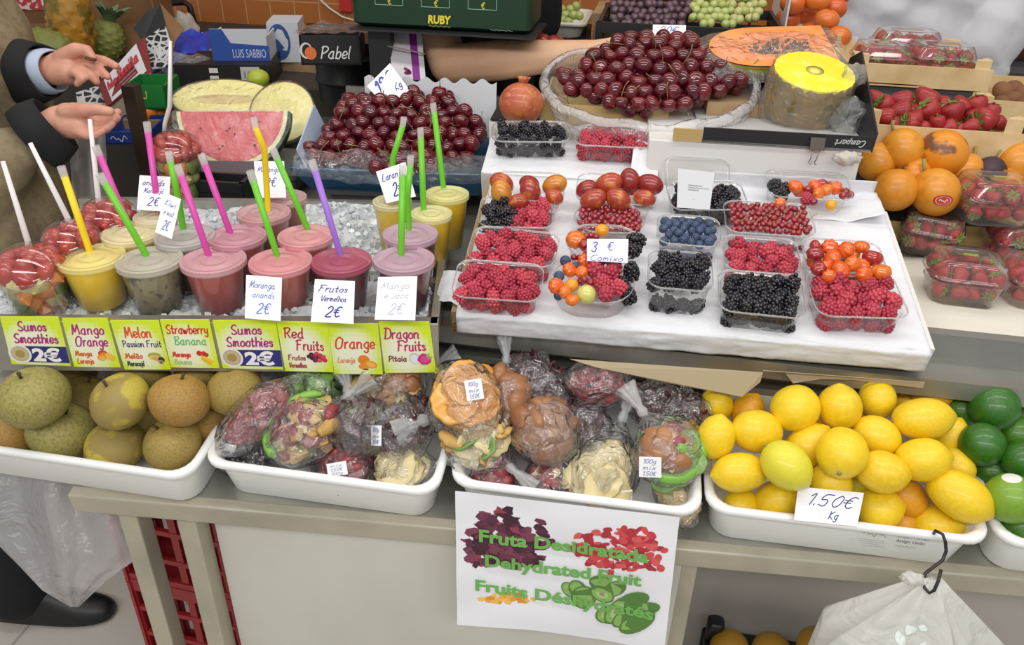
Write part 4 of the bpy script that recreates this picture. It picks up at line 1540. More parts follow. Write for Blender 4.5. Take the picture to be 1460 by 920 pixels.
def sign(label, q, draw, off=0.0):
    c = [on_sign(*p, off) for p in q]
    name = 'smoothie_sign'
    c0 = sum(c, V()) / 4
    loc = [p - c0 for p in c]
    n = (loc[1] - loc[0]).cross(loc[0] - loc[3]).normalized()
    r = thing(name, label, 'sign', c0)
    mb = MB()
    mb.add(loc + [p - n * .0016 for p in loc], [(3, 2, 1, 0), (4, 5, 6, 7), (0, 1, 5, 4), (1, 2, 6, 5), (2, 3, 7, 6), (3, 0, 4, 7)])
    mb.obj('card', mat('sign card', '#d9ea3e', 0.45), r, smooth=False)
    f = quad_map(loc)
    W = (loc[1] - loc[0]).length
    H = (loc[0] - loc[3]).length
    # printed yellow-green glow pattern: pale centre, lime border
    bg = MB()
    N = 12
    for i in range(N):
        for j in range(N):
            x, y = (i + .5) / N, (j + .5) / N
            dd = min(1, max(0, 1 - (((x - .45) / .55) ** 2 + ((y - .42) / .55) ** 2)) * 1.3)
            col = [lin('#d6ec2c')[k] * (1 - dd) + lin('#f2f4d8')[k] * dd for k in range(3)]
            bg.add([(i / N, j / N, .0003), ((i + 1) / N, j / N, .0003), ((i + 1) / N, (j + 1) / N, .0003), (i / N, (j + 1) / N, .0003)], [(0, 1, 2, 3)], None, tuple(col))
    bg.mapped(f)
    bg.obj('background', print_mat(), r, smooth=False)
    parts = draw(W, H)
    for k, (pn, m) in enumerate(parts):
        m.mapped(lambda p: f(V((p.x / W, p.y / H, p.z + .0005 + .0002 * k))))
        m.obj(pn, print_mat(), r, smooth=False)


PINK, ORA, NAV, GRE = '#b02a7a', '#df5a22', '#3a3a68', '#6fbf6a'


def fruitpic(kind, x, y, s):
    m = MB()

    def d(dx, dy, rx, ry, col, a=0, jag=0, n=14):
        disc(m, x + dx * s, y + dy * s, rx * s, ry * s, col, len(m.v) * 1e-6, n, a, jag)
    if kind == 'mango':
        d(-.2, .3, .55, .5, '#c8452a'); d(-.1, .15, .5, .35, '#e8912a'); d(-.45, -.25, .5, .42, '#f0a030'); d(.5, -.1, .42, .6, '#f2c040', .6); d(-.4, -.3, .35, .28, '#f6b850')
    elif kind == 'melon':
        d(-.1, .3, .75, .5, '#a8b040'); d(-.2, .1, .6, .35, '#e6c878'); d(.1, -.1, .55, .3, '#e0a860', -.4); d(.6, -.2, .38, .4, '#4a3648'); d(.5, -.55, .32, .3, '#c8b890'); d(.5, -.55, .2, .2, '#7a6a48')
    elif kind == 'strawban':
        d(-.5, .5, .32, .36, '#c8302c'); d(0, .45, .36, .34, '#d83a30', .4); d(.25, .3, .3, .28, '#b82a2a'); d(.3, -.35, .85, .22, '#f2c828', -.55); d(.1, -.6, .7, .18, '#e8b820', -.7)
    elif kind == 'red':
        for dx, dy, c in ((-.7, .1, '#4a2038'), (-.45, .35, '#5a2440'), (-.4, -.1, '#3c1a30'), (-.1, .2, '#a02038'), (.1, .45, '#d04058'), (.2, 0, '#602038'), (.45, .25, '#c83048'), (.6, -.1, '#b02038'), (.85, -.3, '#c83040'), (.3, -.35, '#e05068'), (-.15, -.35, '#702840'), (.75, .1, '#d84860')):
            d(dx, dy, .26, .26, c)
    elif kind == 'orange':
        d(-.3, .3, .55, .55, '#e88a24'); d(.35, -.2, .62, .42, '#f2a032', -.3); d(-.35, -.45, .5, .32, '#ee9428'); d(.35, -.2, .42, .27, '#f6be5a', -.3); d(-.2, -.75, .3, .1, '#6a4a20')
    else:
        d(-.45, .05, .5, .62, '#b8c8a8', .2); d(-.45, .0, .42, .54, '#e8eaf0', .2); d(.4, -.05, .6, .6, '#d02a80', 0, .12, 20); d(.4, -.05, .4, .4, '#e04a98', 0, .2, 16); d(.75, .4, .1, .28, '#a8c860', -.5); d(.9, .1, .1, .25, '#90b850', -1)
    return ('fruit_picture', m)


def two_euro(W, H):
    a = MB()
    script(a, 'Sumos', W * .5, H * .72, H * .19, PINK, .075, .12, align='c', fit=W * .50)
    b_ = MB()
    script(a, 'Smoothies', W * .52, H * .47, H * .19, PINK, .075, .12, align='c', fit=W * .76)
    b_.add([(W * .28, H * .06, 0), (W * 1.0, H * .06, 0), (W * 1.0, H * .40, 0), (W * .28, H * .40, 0)], [(0, 1, 2, 3)], None, '#2f2f78')
    t = MB()
    block(t, '2€', W * .40, H * .10, H * .26, '#f4f4f4', fit=W * .48, bold=.045)
    c_ = MB()
    for k, (rad, col) in enumerate(((.2, '#efe9dc'), (.165, '#b9b4a6'), (.12, '#cdb878'), (.085, '#a8925a'))):
        disc(c_, W * .19, H * .235, H * rad, H * rad, col, k * 2e-5, 20)
    return [('price_banner', b_), ('lettering', a), ('price_lettering', t), ('coin_picture', c_)]


def name_sign(l1, c1, l2, c2, s1, cs1, s2, cs2, pic, px=.74, py=.24, f1=.7, f2=.7, y1=.68, y2=.44, h1=.2, h2=.2, x1=None, x2=None, ps=.15):
    def d(W, H):
        a = MB()
        script(a, l1, W * (x1 or .5), H * y1, H * h1, c1, .066, .12, align='c', fit=W * f1)
        if l2:
            script(a, l2, W * (x2 or .52), H * y2, H * h2, c2, .066, .12, align='c', fit=W * f2)
        b_ = MB()
        script(b_, s1, W * .10, H * .235, H * .105, cs1, .09, .15, fit=W * .36)
        if s2:
            script(b_, s2, W * .10, H * .08, H * .10, cs2, .08, .15, fit=W * .36)
        return [('lettering', a), ('small_lettering', b_), fruitpic(pic, W * px, H * py, H * ps)]
    return d


sign('lime green smoothie sign with a 2 euro coin, at the end by the apples', [(0, 452), (83, 452), (101, 522), (17, 519)], two_euro)
sign('lime green sign reading Mango Orange', [(88, 454), (153, 454), (172, 524), (106, 523)], name_sign('Mango', PINK, 'Orange', PINK, 'Manga', ORA, 'Laranja', ORA, 'mango'))
sign('lime green sign reading Melon Passion Fruit', [(157, 457), (226, 457), (244, 527), (178, 527)], name_sign('Melon', ORA, 'Passion Fruit', NAV, 'Melão', ORA, 'Maracujá', NAV, 'melon', f1=.56, f2=.82, y1=.66, y2=.47, h2=.13, h1=.21))
sign('lime green sign reading Strawberry Banana', [(228, 456), (298, 456), (313, 525), (244, 524)], name_sign('Strawberry', '#d03428', 'Banana', GRE, 'Morango', '#d0403a', 'Banana', '#a8c890', 'strawban', f1=.86, f2=.66, y1=.72, y2=.49, h1=.18, h2=.17), .0006)
sign('lime green smoothie sign with a 2 euro coin, in the middle of the row', [(303, 457), (393, 456), (404, 527), (318, 525)], two_euro)
sign('lime green sign reading Red Fruits', [(394, 458), (467, 460), (476, 531), (407, 529)], name_sign('Red', '#c02a4a', 'Fruits', '#c02a4a', 'Frutos', '#b03a4a', 'Vermelhos', '#b03a4a', 'red', f1=.40, f2=.56, x1=.30, x2=.58, ps=.17, px=.68, py=.30), .0006)
sign('lime green sign reading Orange', [(467, 462), (539, 462), (546, 534), (477, 533)], name_sign('Orange', '#df4a22', '', ORA, 'Laranja', '#e8a070', '', ORA, 'orange', f1=.80, y1=.52, h1=.22, ps=.18, px=.70, py=.24))
sign('lime green sign reading Dragon Fruits, last in the row beside the berry board', [(540, 459), (612, 459), (622, 531), (549, 532)], name_sign('Dragon', '#c02a6a', 'Fruits', '#c02a6a', 'Pitaia', '#8a2a3a', '', ORA, 'dragon', f1=.70, f2=.56, x1=.42, x2=.58, ps=.18, px=.72, py=.28), .0006)
# ------------------------------------------------------------------ berries
def drupelets(rows, rz, r0, dr, sub=1, hollow=False):
    """rows: (z, radius, count)."""
    mb = MB()
    for i, (z, r, n) in enumerate(rows):
        for j in range(n):
            a = 2 * pi * (j + .5 * (i % 2)) / n
            mb.ico((r * cos(a), r * sin(a), z), dr, sub)
    return mb


def berry(h, w, dr, sub=1, seed=0):
    rr = random.Random(seed)
    rows = []
    n = 6
    for i in range(n):
        t = i / (n - 1)
        z = (-.5 + t) * h
        r = w / 2 * sqrt(max(.03, 1 - (max(0, t - .35) / .68) ** 2)) * (1 if t > .12 else .9)
        rows.append((z, r - dr * .55, max(1, int(2 * pi * max(r - dr * .55, 0) / (dr * 1.62)))))
    mb = drupelets(rows, h, w, dr, sub)
    mb.ico((0, 0, -.04 * h), (w * .455, w * .455, h * .5), 2)
    return mb


RASP = mat('raspberry', '#a0273e', 0.5, var='#c24454', coat=.12, bump=(900, .15, .0006))
BLKB = mat('blackberry', '#17131a', 0.25, var='#201822', coat=.3)
rasp_me = [berry(.020, .021, .0034, 1, s).mesh('raspberry', RASP) for s in (1, 2)]
rasp_me.append(berry(.022, .020, .0033, 1, 5).mesh('raspberry', RASP))
blk_me = [berry(.024, .020, .0036, 1, s).mesh('blackberry', BLKB) for s in (3, 4)]


def crown_sphere(R, m, name, crown=.28):
    mb = MB()
    pr = []
    for i in range(13):
        a = pi * i / 12
        pr.append((max(sin(a), 1e-4), -cos(a) * .88))
    pr = pr[:-2] + [(crown + .08, .86), (crown, .93), (crown * .8, .84), (.001, .82)]
    mb.lathe(pr, 16, False, False)
    mb.v = [(x * R, y * R, z * R) for x, y, z in mb.v]
    return mb.mesh(name, m)


blue_me = crown_sphere(1, mat('blueberry', '#3a4a68', 0.55, var='#2c3850', noise_=(3, '#55688a', .45, .75)), 'blueberry')
cur_me = MB().ico((0, 0, 0), 1, 2).ico((0, 0, 1.0), (.16, .16, .2), 1).mesh('redcurrant', mat('redcurrant', '#780c1a', 0.12, var='#951422', coat=.8, noise_=(2, '#b8323a', .5, .8)))
gold_me = MB().ico((0, 0, 0), 1, 3).mesh('golden_berry', mat('golden berry', '#e8a41c', 0.25, var='#e89420', coat=.5))
pale_me = MB().ico((0, 0, 0), 1, 3).mesh('pale_green_berry', mat('pale green berry', '#c9c566', 0.3, coat=.5, noise_=(3, '#d8d27a', .4, .7)))
PIT = mat('surinam cherry', '#e0571c', 0.2, var='#dc7418', coat=.7)
PITR = mat('dark red surinam cherry', '#8a1822', 0.2, var='#a5261e', coat=.7)
pit_me = MB().lathe([(max(sin(pi * i / 14), .001), -cos(pi * i / 14) * .82 + (.12 * (1 - sin(pi * i / 14)) if i > 10 else 0) * -1) for i in range(15)], 40, False, False,
                    wob=lambda a, z: -.13 * abs(cos(4 * a)) ** 6).mesh('surinam_cherry', PIT)
PLUM = mat('orange red plum', '#b0442a', 0.3, var='#98302a', coat=.3, noise_=(1.6, '#d08a3a', .5, .72))
plum_me = MB().ico((0, 0, 0), (.76, .76, 1), 3, fn=lambda p: 1 + .04 * p.z).mesh('egg_shaped_plum', PLUM)
PUN = clear('clear punnet plastic', haze=0.05, rough=0.06, gloss=1.5)


def punnet_mesh(w, d, h, oval=False):
    mb = MB()
    r0 = d * .48 if oval else .022

    def ring(k, z, rib=0.0, n=7, m=14):
        pts = rrect(w * k, d - w * (1 - k), max(.006, r0 * (1 if k > .9 else .85)), z, n, m)
        if rib:
            q = []
            for i, p in enumerate(pts):
                s = 1 - rib * (i % 2)
                q.append(V((p.x * s, p.y * s, p.z)))
            return q
        return pts
    rs = [ring(.84, 0.001), ring(.845, 0.0015), ring(.86, .006, .010), ring(.90, h * .6, .010), ring(.93, h * .85), ring(.945, h - .004), ring(.985, h - .003), ring(1.0, h - .001), ring(1.0, h - .004)]
    mb.rings(rs, True, False)
    return mb


PN = {}
PUNR = clear('thick punnet rim', haze=.30, rough=.08, gloss=2.2)


def punnet(key, fl, fr_, label, depth=.088, h=.042, oval=False, fwd=0.0, base_h=0.002):
    a, b = FB.hit(*fl, h + base_h), FB.hit(*fr_, h + base_h)
    ua, va, _ = FB.uv(a)
    ub, vb, _ = FB.uv(b)
    w = sqrt((ub - ua) ** 2 + (vb - va) ** 2)
    rz = atan2(vb - va, ub - ua)
    f = FB.mat(None, 0)
    u = FB.u * cos(rz) + FB.v * sin(rz)
    v = FB.n.cross(u)
    c = (a + b) / 2 + v * (depth / 2) - FB.n * h
    m = M((u, v, FB.n)).transposed().to_4x4()
    o = inst('berry_punnet', punnet_mesh(w, depth, h, oval).mesh('berry_punnet', PUN), M.Translation(c) @ m, label, 'punnet')
    k = MB()
    r1 = depth * .48 if oval else .022
    k.rings([rrect(w * s, depth - w * (1 - s), r1, z, 7, 4) for s, z in ((.985, h - .0035), (1.004, h - .0025), (1.008, h - .0005), (1.0, h + .0006), (.985, h - .001), (.985, h - .0035))], False, False)
    k.obj('rim', PUNR, o)
    PN[key] = (o, c, u, v, FB.n.copy(), w, depth, h)
    return o


def fill(key, meshes, name, label, cat, group, dia, layers=1, front=True, u0=-1.0, u1=1.0, seed=0, rise=.75, scale=1.0, matl=None, tilt=1.2):
    o, c, u, v, n, w, d, h = PN[key]
    rr = random.Random(seed * 13 + 5)
    W_, D_ = w * .90 - dia, d * .86 - dia
    spots = []
    xa, xb = u0 * W_ / 2, u1 * W_ / 2
    nx = max(1, round((xb - xa) / (dia * 1.08)) + 1)
    ny = max(1, round(D_ / (dia * .95)) + 1)
    zt = h - dia * (1 - rise)
    for j in range(ny):
        for i in range(nx):
            x = xa + (xb - xa) * ((i + .5 * (j % 2) * .8) / max(1, nx - .6)) if nx > 1 else (xa + xb) / 2
            x = min(max(x, -W_ / 2), W_ / 2)
            y = -D_ / 2 + D_ * (j / max(1, ny - 1))
            e = max(abs(x) / (W_ / 2 + 1e-6), abs(y) / (D_ / 2 + 1e-6)) if W_ > 0 else 0
            spots.append((x + rr.uniform(-.14, .14) * dia, y + rr.uniform(-.14, .14) * dia, zt - dia * .22 * max(0, e - .5) + rr.uniform(-.3, .3) * dia))
    if front and h > dia * 1.1:
        wl = w * .86 - dia
        nb = max(1, round((u1 - u0) / 2 * wl / (dia * .96)) + 1)
        for i in range(nb):
            x = u0 * wl / 2 + (u1 - u0) * wl / 2 * (i / max(1, nb - 1))
            spots.append((x + rr.uniform(-.06, .06) * dia, -(d - w * .12) / 2 + dia * .5 + .003, dia * .52))
    for k, (x, y, z) in enumerate(spots):
        me = meshes[k % len(meshes)]
        dr = V((rr.uniform(-tilt, tilt), rr.uniform(-tilt, tilt), 1)).normalized()
        wdir = (u * dr.x + v * dr.y + n * dr.z)
        ob = inst(name, me, TRS(c + u * x + v * y + n * z, axis_rot(wdir, rr.uniform(0, 6)), scale * (1.06 if name == 'raspberry' else 1) * rr.uniform(.92, 1.08)), label, cat, group)
        if matl:
            setmat(ob, matl)
    return spots


def rasps(key, label, group, seed, **k):
    fill(key, rasp_me, 'raspberry', label, 'raspberry', group, k.pop('dia', .0222), seed=seed, **k)


def blacks(key, label, group, seed, **k):
    fill(key, blk_me, 'blackberry', label, 'blackberry', group, k.pop('dia', .0215), seed=seed, **k)


punnet('P1', (641, 422), (770, 431), 'clear punnet of raspberries at the board corner nearest the smoothie signs')
punnet('P2', (662, 368), (789, 382), 'clear punnet of raspberries directly behind the corner one')
punnet('P3', (680, 322), (790, 325), 'clear punnet half blackberries, half raspberries')
punnet('P4', (694, 284), (804, 287), 'clear punnet of egg shaped plums above the blackberry and raspberry mix')
punnet('P7', (820, 286), (936, 293), 'clear punnet of redder egg shaped plums next to the first plums')
punnet('P8', (818, 329), (922, 333), 'oval clear punnet of dark redcurrants behind the 3 euro card', oval=True, depth=.08, h=.035)
punnet('P9', (806, 366), (914, 371), 'clear punnet of mixed berries half covered by the 3 euro card', oval=True)
punnet('P10', (783, 428), (906, 434), 'rounded clear punnet of mixed berries at the front below the 3 euro card', oval=True, depth=.10)
punnet('P12', (936, 345), (1029, 353), 'small clear punnet of blueberries', depth=.08)
punnet('P13', (923, 408), (1018, 416), 'deep square clear punnet of blackberries in front of the blueberries', depth=.09, h=.058)
punnet('P14', (1036, 330), (1166, 338), 'clear punnet heaped with bright redcurrants on their stalks', depth=.09)
punnet('P15', (1034, 384), (1146, 392), 'clear punnet of raspberries between the redcurrants and the blackberries', depth=.09)
punnet('P16', (1025, 442), (1152, 455), 'large clear punnet of blackberries at the front of the board', depth=.095)
punnet('P17', (1096, 279), (1219, 286), 'clear punnet of mixed berries at the back of the board below the black box', depth=.085)
punnet('P18', (1152, 389), (1270, 397), 'clear punnet of shiny orange ribbed cherries', depth=.09)
punnet('P19', (1167, 450), (1301, 454), 'clear punnet of raspberries at the front corner by the strawberry boxes', depth=.10)
punnet('P11', (958, 299), (1070, 298), 'hinged clear box of blackberries with its lid standing open', depth=.085)
punnet('P5', (700, 201), (813, 202), 'clear punnet of blackberries at the top below the pomegranate', depth=.075)
punnet('P6', (819, 206), (933, 211), 'clear punnet of raspberries at the top below the cherry bag', depth=.075)

rasps('P1', 'raspberry in the punnet at the board corner nearest the smoothie signs', 'raspberries in the corner punnet', 1)
rasps('P2', 'raspberry in the second punnet, just behind the corner punnet', 'raspberries in the second punnet', 2)
rasps('P3', 'raspberry sharing a punnet half and half with blackberries', 'raspberries in the half and half punnet', 3, u0=.05)
blacks('P3', 'blackberry sharing a punnet half and half with raspberries', 'blackberries in the half and half punnet', 4, u1=-.15)
blacks('P5', 'blackberry in the top punnet below the pomegranate', 'blackberries in the top punnet', 5, dia=.0195, scale=.9)
rasps('P6', 'raspberry in the top punnet below the cherry bag', 'raspberries in the top punnet', 6)
blacks('P11', 'blackberry in the hinged box with the open lid', 'blackberries in the hinged box', 7)
blacks('P13', 'blackberry in the deep square punnet in front of the blueberries', 'blackberries in the square punnet', 8)
blacks('P16', 'blackberry in the large punnet at the front of the board', 'blackberries in the large front punnet', 9, dia=.0225, scale=1.05, rise=.85)
rasps('P15', 'raspberry in the punnet between redcurrants and blackberries', 'raspberries in the middle punnet', 10)
rasps('P19', 'raspberry in the front corner punnet by the strawberry boxes', 'raspberries in the front punnet by the strawberries', 11, dia=.0215, scale=1.06, rise=.8)
fill('P12', [blue_me], 'blueberry', 'dusky blueberry in the small punnet', 'blueberry', 'blueberries in the small punnet', .0155, seed=12, scale=.0078, tilt=2)
fill('P14', [cur_me], 'redcurrant', 'glossy redcurrant in the heaped punnet', 'redcurrant', 'redcurrants in the heaped punnet', .0100, seed=13, scale=.0056, rise=1.05, tilt=3)
fill('P8', [cur_me], 'redcurrant', 'dark redcurrant in the oval punnet behind the 3 euro card', 'redcurrant', 'redcurrants in the oval punnet', .0102, seed=14, scale=.0055, rise=.7, tilt=3, front=False)
# green currant stalks
o_, c_, u_, v_, n_, w_, d_, h_ = PN['P14']
STALK = mat('green stalk', '#8c9a4a', 0.6)
for k in range(5):
    mb = MB()
    x = -w_ * .34 + w_ * .17 * k
    mb.tube([c_ + u_ * (x + .01 * q) + v_ * (-.022 + .012 * q) + n_ * (h_ + .003 + .003 * sin(q * 1.7 + k)) for q in range(4)], .0007, 5)
    tag(mb.obj('currant_stalk', STALK, None), 'thin green currant stalk lying over the heaped redcurrants', 'stalk', 'stalks over the redcurrants')

# fruit seen one by one
PKB = Packer(FB)
PROTO = {'blue': ([blue_me], 'blueberry', 'blueberry', 1.0), 'cur': ([cur_me], 'redcurrant', 'redcurrant', 1.0), 'gold': ([gold_me], 'golden_berry', 'golden berry', 1.0), 'pale': ([pale_me], 'pale_green_berry', 'berry', 1.0),
         'pit': ([pit_me], 'surinam_cherry', 'surinam cherry', 1.14), 'pitr': ([pit_me], 'surinam_cherry', 'surinam cherry', 1.14), 'rasp': (rasp_me, 'raspberry', 'raspberry', 95.0), 'blk': (blk_me, 'blackberry', 'blackberry', 86.0), 'plum': ([plum_me], 'egg_shaped_plum', 'plum', 1.0)}


def each(items, h, where, pk_, grp):
    rr = random.Random(len(items))
    for it in items:
        k, x, y, r = it[:4]
        lab = it[4] if len(it) > 4 else None
        me, nm, cat, sc = PROTO[k]
        p = pk_.put(x, y, h, r * 1.12 / FPX, .9, floor=.012)
        R_ = r * depth_of(p) / FPX
        ob = inst(nm, rr.choice(me), TRS(p, axis_rot((FB.n + rrot(rr) @ V((.9, 0, 0))).normalized() if k != 'plum' else (rrot(rr) @ V((1, 0, .3))).normalized(), rr.uniform(0, 6)), R_ * sc), lab or '%s %s' % (nm.replace('_', ' '), where), cat, None if lab else '%s %s' % (nm.replace('_', ' '), grp))
        if k == 'pitr':
            setmat(ob, PITR)


each([('pale', 836, 420, 14, 'large pale green berry at the front of the mixed punnet'), ('gold', 815, 407, 10, 'golden berry beside the pale green one in the front mixed punnet'), ('pit', 793, 408, 11), ('pit', 806, 417, 9), ('pit', 812, 385, 10), ('pit', 829, 388, 9), ('pit', 834, 372, 10),
      ('rasp', 848, 384, 12), ('rasp', 852, 372, 11), ('rasp', 873, 390, 12), ('rasp', 875, 376, 10), ('rasp', 880, 408, 11), ('rasp', 864, 420, 12), ('rasp', 858, 402, 12), ('blk', 900, 385, 13), ('blk', 894, 418, 13), ('blk', 888, 402, 10),
      ('blue', 806, 372, 8), ('blue', 821, 379, 6), ('blue', 797, 394, 8), ('cur', 818, 367, 5), ('cur', 826, 368, 5), ('cur', 833, 399, 6), ('cur', 842, 403, 6), ('cur', 828, 402, 6), ('pit', 816, 428, 9), ('blue', 796, 422, 7)],
     .050, 'in the front mixed punnet', PKB, 'in the front mixed punnet')
each([('pit', 821, 342, 13, 'knobbly orange ribbed cherry at the side of the 3 euro card'), ('gold', 858, 329, 10, 'golden berry peeking over the 3 euro card'), ('blk', 905, 342, 12), ('blk', 903, 358, 12), ('cur', 836, 337, 5), ('cur', 843, 336, 5), ('cur', 850, 338, 5), ('pitr', 834, 350, 9), ('rasp', 884, 362, 11), ('rasp', 862, 363, 11), ('rasp', 842, 362, 10)],
     .046, 'in the punnet behind the 3 euro card', PKB, 'in the punnet behind the 3 euro card')
each([('blk', 1106, 264, 11), ('blk', 1118, 270, 11), ('blk', 1112, 275, 10), ('pit', 1134, 266, 10), ('pit', 1141, 273, 9), ('pit', 1162, 265, 9), ('pit', 1178, 271, 9), ('pit', 1191, 268, 9), ('cur', 1152, 270, 6), ('pitr', 1158, 275, 8), ('pit', 1167, 276, 8), ('pitr', 1172, 264, 8), ('pitr', 1182, 266, 7), ('cur', 1198, 272, 6), ('cur', 1206, 274, 6), ('cur', 1212, 278, 6), ('cur', 1202, 279, 6), ('gold', 1185, 293, 8, 'golden berry low in the mixed punnet at the back of the board'), ('pit', 1112, 290, 8), ('cur', 1160, 288, 6), ('rasp', 1150, 282, 8)],
     .042, 'in the mixed punnet at the back of the board', PKB, 'in the mixed punnet at the back')
each([('pit', 1183, 353, 11), ('pit', 1206, 357, 12), ('pit', 1228, 352, 10), ('pit', 1186, 369, 12), ('pit', 1212, 367, 13), ('pit', 1216, 377, 11), ('pit', 1229, 380, 11), ('pit', 1199, 386, 13), ('pit', 1256, 388, 13), ('pitr', 1244, 368, 13, 'dark red ribbed cherry among the orange ones'), ('pitr', 1162, 362, 11), ('pitr', 1163, 352, 9), ('pitr', 1167, 383, 10), ('pit', 1160, 372, 10), ('pit', 1178, 382, 10), ('pit', 1232, 392, 11), ('pit', 1214, 391, 10), ('pit', 1182, 394, 9)],
     .048, 'in the punnet of orange ribbed cherries', PKB, 'in the orange punnet')
pl = [(716, 262, 17, 'rosy orange plum at the back corner of the first plum punnet'), (754, 262, 14, 'crimson plum at the back of the first plum punnet'), (790, 264, 17, 'greenish gold plum at the back of the first plum punnet'), (715, 276, 18, 'yellow orange plum at the front of the first plum punnet'), (756, 274, 18, 'bright orange plum in the middle of the first plum punnet'), (791, 281, 13, 'pinkish plum at the front of the first plum punnet'), (738, 288, 14, 'plum low in the middle of the first plum punnet'),
      (836, 270, 15, 'dark plum at the back corner of the redder plum punnet'), (867, 263, 19, 'long red orange plum at the back of the redder plum punnet'), (898, 260, 18, 'dark red plum standing at the back of the redder punnet'), (926, 263, 18, 'dark red plum at the back by the blackberry box'), (845, 285, 18, 'coral plum at the front of the redder plum punnet'), (882, 285, 18, 'orange plum in the front middle of the redder punnet'), (918, 283, 15, 'round looking orange plum at the front of the redder punnet')]
PLG = mat('golden plum', '#c9852c', 0.3, coat=.3, noise_=(1.6, '#b8582c', .48, .7))
PLR = mat('dark red plum', '#8a2422', 0.3, coat=.3, noise_=(1.6, '#b0442c', .5, .75))
rr = random.Random(4)
for i, (x, y, r, lab) in enumerate(pl):
    p = PKB.put(x, y, .047, r * 1.05 / FPX, .86, floor=.018)
    R_ = r * 1.1 * depth_of(p) / FPX
    ob = inst('egg_shaped_plum', plum_me, TRS(p, axis_rot(screen_dir(rr.choice((20, 150, -20, 100)), .3), i), R_), lab, 'plum', 'egg shaped plums')
    if any(k in lab for k in ('dark', 'crimson')):
        setmat(ob, PLR)
    elif any(k in lab for k in ('gold', 'yellow')):
        setmat(ob, PLG)

# open lid of the hinged box with its printed label
o_, c_, u_, v_, n_, w_, d_, h_ = PN['P11']
A = [at_t(*q, depth_of(c_) + k) for q, k in (((945, 222), .045), ((1042, 228), .045), ((1043, 291), -.01), ((948, 288), -.01))]
f = quad_map(A)
mb = MB()
pts = []
lw, lh = (A[1] - A[0]).length, (A[0] - A[3]).length
for k, (s, z) in enumerate(((1, .0), (.97, .012), (.90, .018), (.86, .018))):
    pts.append([f(V((q.x / lw + .5, q.y / lh + .5, q.z))) for q in rrect(lw * s, lh * s, .016 * s, z - .012, 6, 10)])
mb.rings(pts, False, True)
o2 = mb.obj('lid', PUN, None)
o2.parent = o_
o2.matrix_parent_inverse = o_.matrix_world.inverted()
td = depth_of(c_) - .06
lab_, *_r = card('product_label', 'grey product label with a few lines of small print on the open clear lid', [at_t(967, 240, td + .03), at_t(1019, 246, td + .03), at_t(1012, 299, td), at_t(965, 296, td)],
                 lambda t, W, H: [squiggle(t, W * .3, H * y, W * k, H * .03, '#555555', .14, 12) for y, k in ((.58, .4), (.52, .6), (.46, .3))], matl=mat('grey label paper', '#c3c4c8', 0.5), cat='label', pname='small_print')
# 3 euro card
td = depth_of(FB.hit(866, 366, .062)) - .01
card('price_card', 'small handwritten 3 euro card standing in the mixed berries', [at_t(837, 341, td + .012), at_t(896, 341, td + .012), at_t(895, 375, td), at_t(837, 372, td)],
     lambda t, W, H: (script(t, '3', W * .08, H * .42, H * .44, '#4a55a8', .06, .2), script(t, '€', W * .48, H * .50, H * .36, '#4a55a8', .06, .2), script(t, 'Comixo', W * .08, H * .04, H * .24, '#6a70c0', .07, .2, fit=W * .8)))
# white papers lying on the board
mb = sheet(10, 14, lambda a, b: FB.p(.545 + .047 * a, .205 + .09 * b, .006 + .004 * noise.noise(V((a * 3, b * 4, 1)))))
tag(mb.obj('paper_slip', PAPER, None), 'white paper slip on the board between the redcurrants and the orange cherries', 'paper')
q = sheet(10, 8, lambda a, b: FB.p(-.030 + .045 * a, .012 + .075 * b + .02 * (1 - a), .002 - .014 * (1 - a) ** 2 + .004 * noise.noise(V((a * 4, b * 4, 6)))))
tag(q.obj('paper_flap', PAPER, None), 'white paper corner sticking out from the board edge beside the lilac lidded smoothie', 'paper')
# ------------------------------------------------------------------ upper display behind the berry board
G0 = FB.p(0, 0.395, 0)
G = Frame(V((G0.x, G0.y, WT)), V((G0.x, G0.y, WT)) + FB.u, 0)
GM = G.mat()


def gbox(name, label, cat, u, v, z, m, part=None, bevel=0.0):
    c = G.p((u[0] + u[1]) / 2, (v[0] + v[1]) / 2, (z[0] + z[1]) / 2 - WT)
    o = MB().box((0, 0, 0), (u[1] - u[0], v[1] - v[0], z[1] - z[0])).obj(name, m, None, smooth=False, bevel=bevel)
    o.matrix_world = G.mat(c)
    return tag(o, label, cat)


def gplz(px, py, v, z=None):
    d = ray(px, py)
    o_ = G.p(0, v, 0)
    return CAM + d * ((o_ - CAM).dot(G.v) / d.dot(G.v))


KU0 = (gplz(1002, 195, -.005) - G.o).dot(G.u)
KU1 = (gplz(1243, 210, -.005) - G.o).dot(G.u)
LAM = mat('white laminate', '#dcdad6', 0.4)
# support under the two top punnets, tilted like the board
o = MB().box((0.139, 0.4525, -0.066), (0.302, 0.135, 0.132)).obj('riser_box', PAPER, None, smooth=False, bevel=.003)
o.matrix_world = FB.mat()
tag(o, 'white paper wrapped riser box under the two uppermost berry punnets', 'riser')
gbox('riser_box', 'wide white laminate riser carrying the black fruit carton', 'riser', (0.295, KU1 - .012), (0.0, 0.36), (WT, 1.172), LAM, bevel=.002)
gbox('riser_box', 'low white riser under the cherry bag carton and pomegranate', 'riser', (-0.02, 0.292), (0.145, 0.40), (WT, 1.145), LAM)

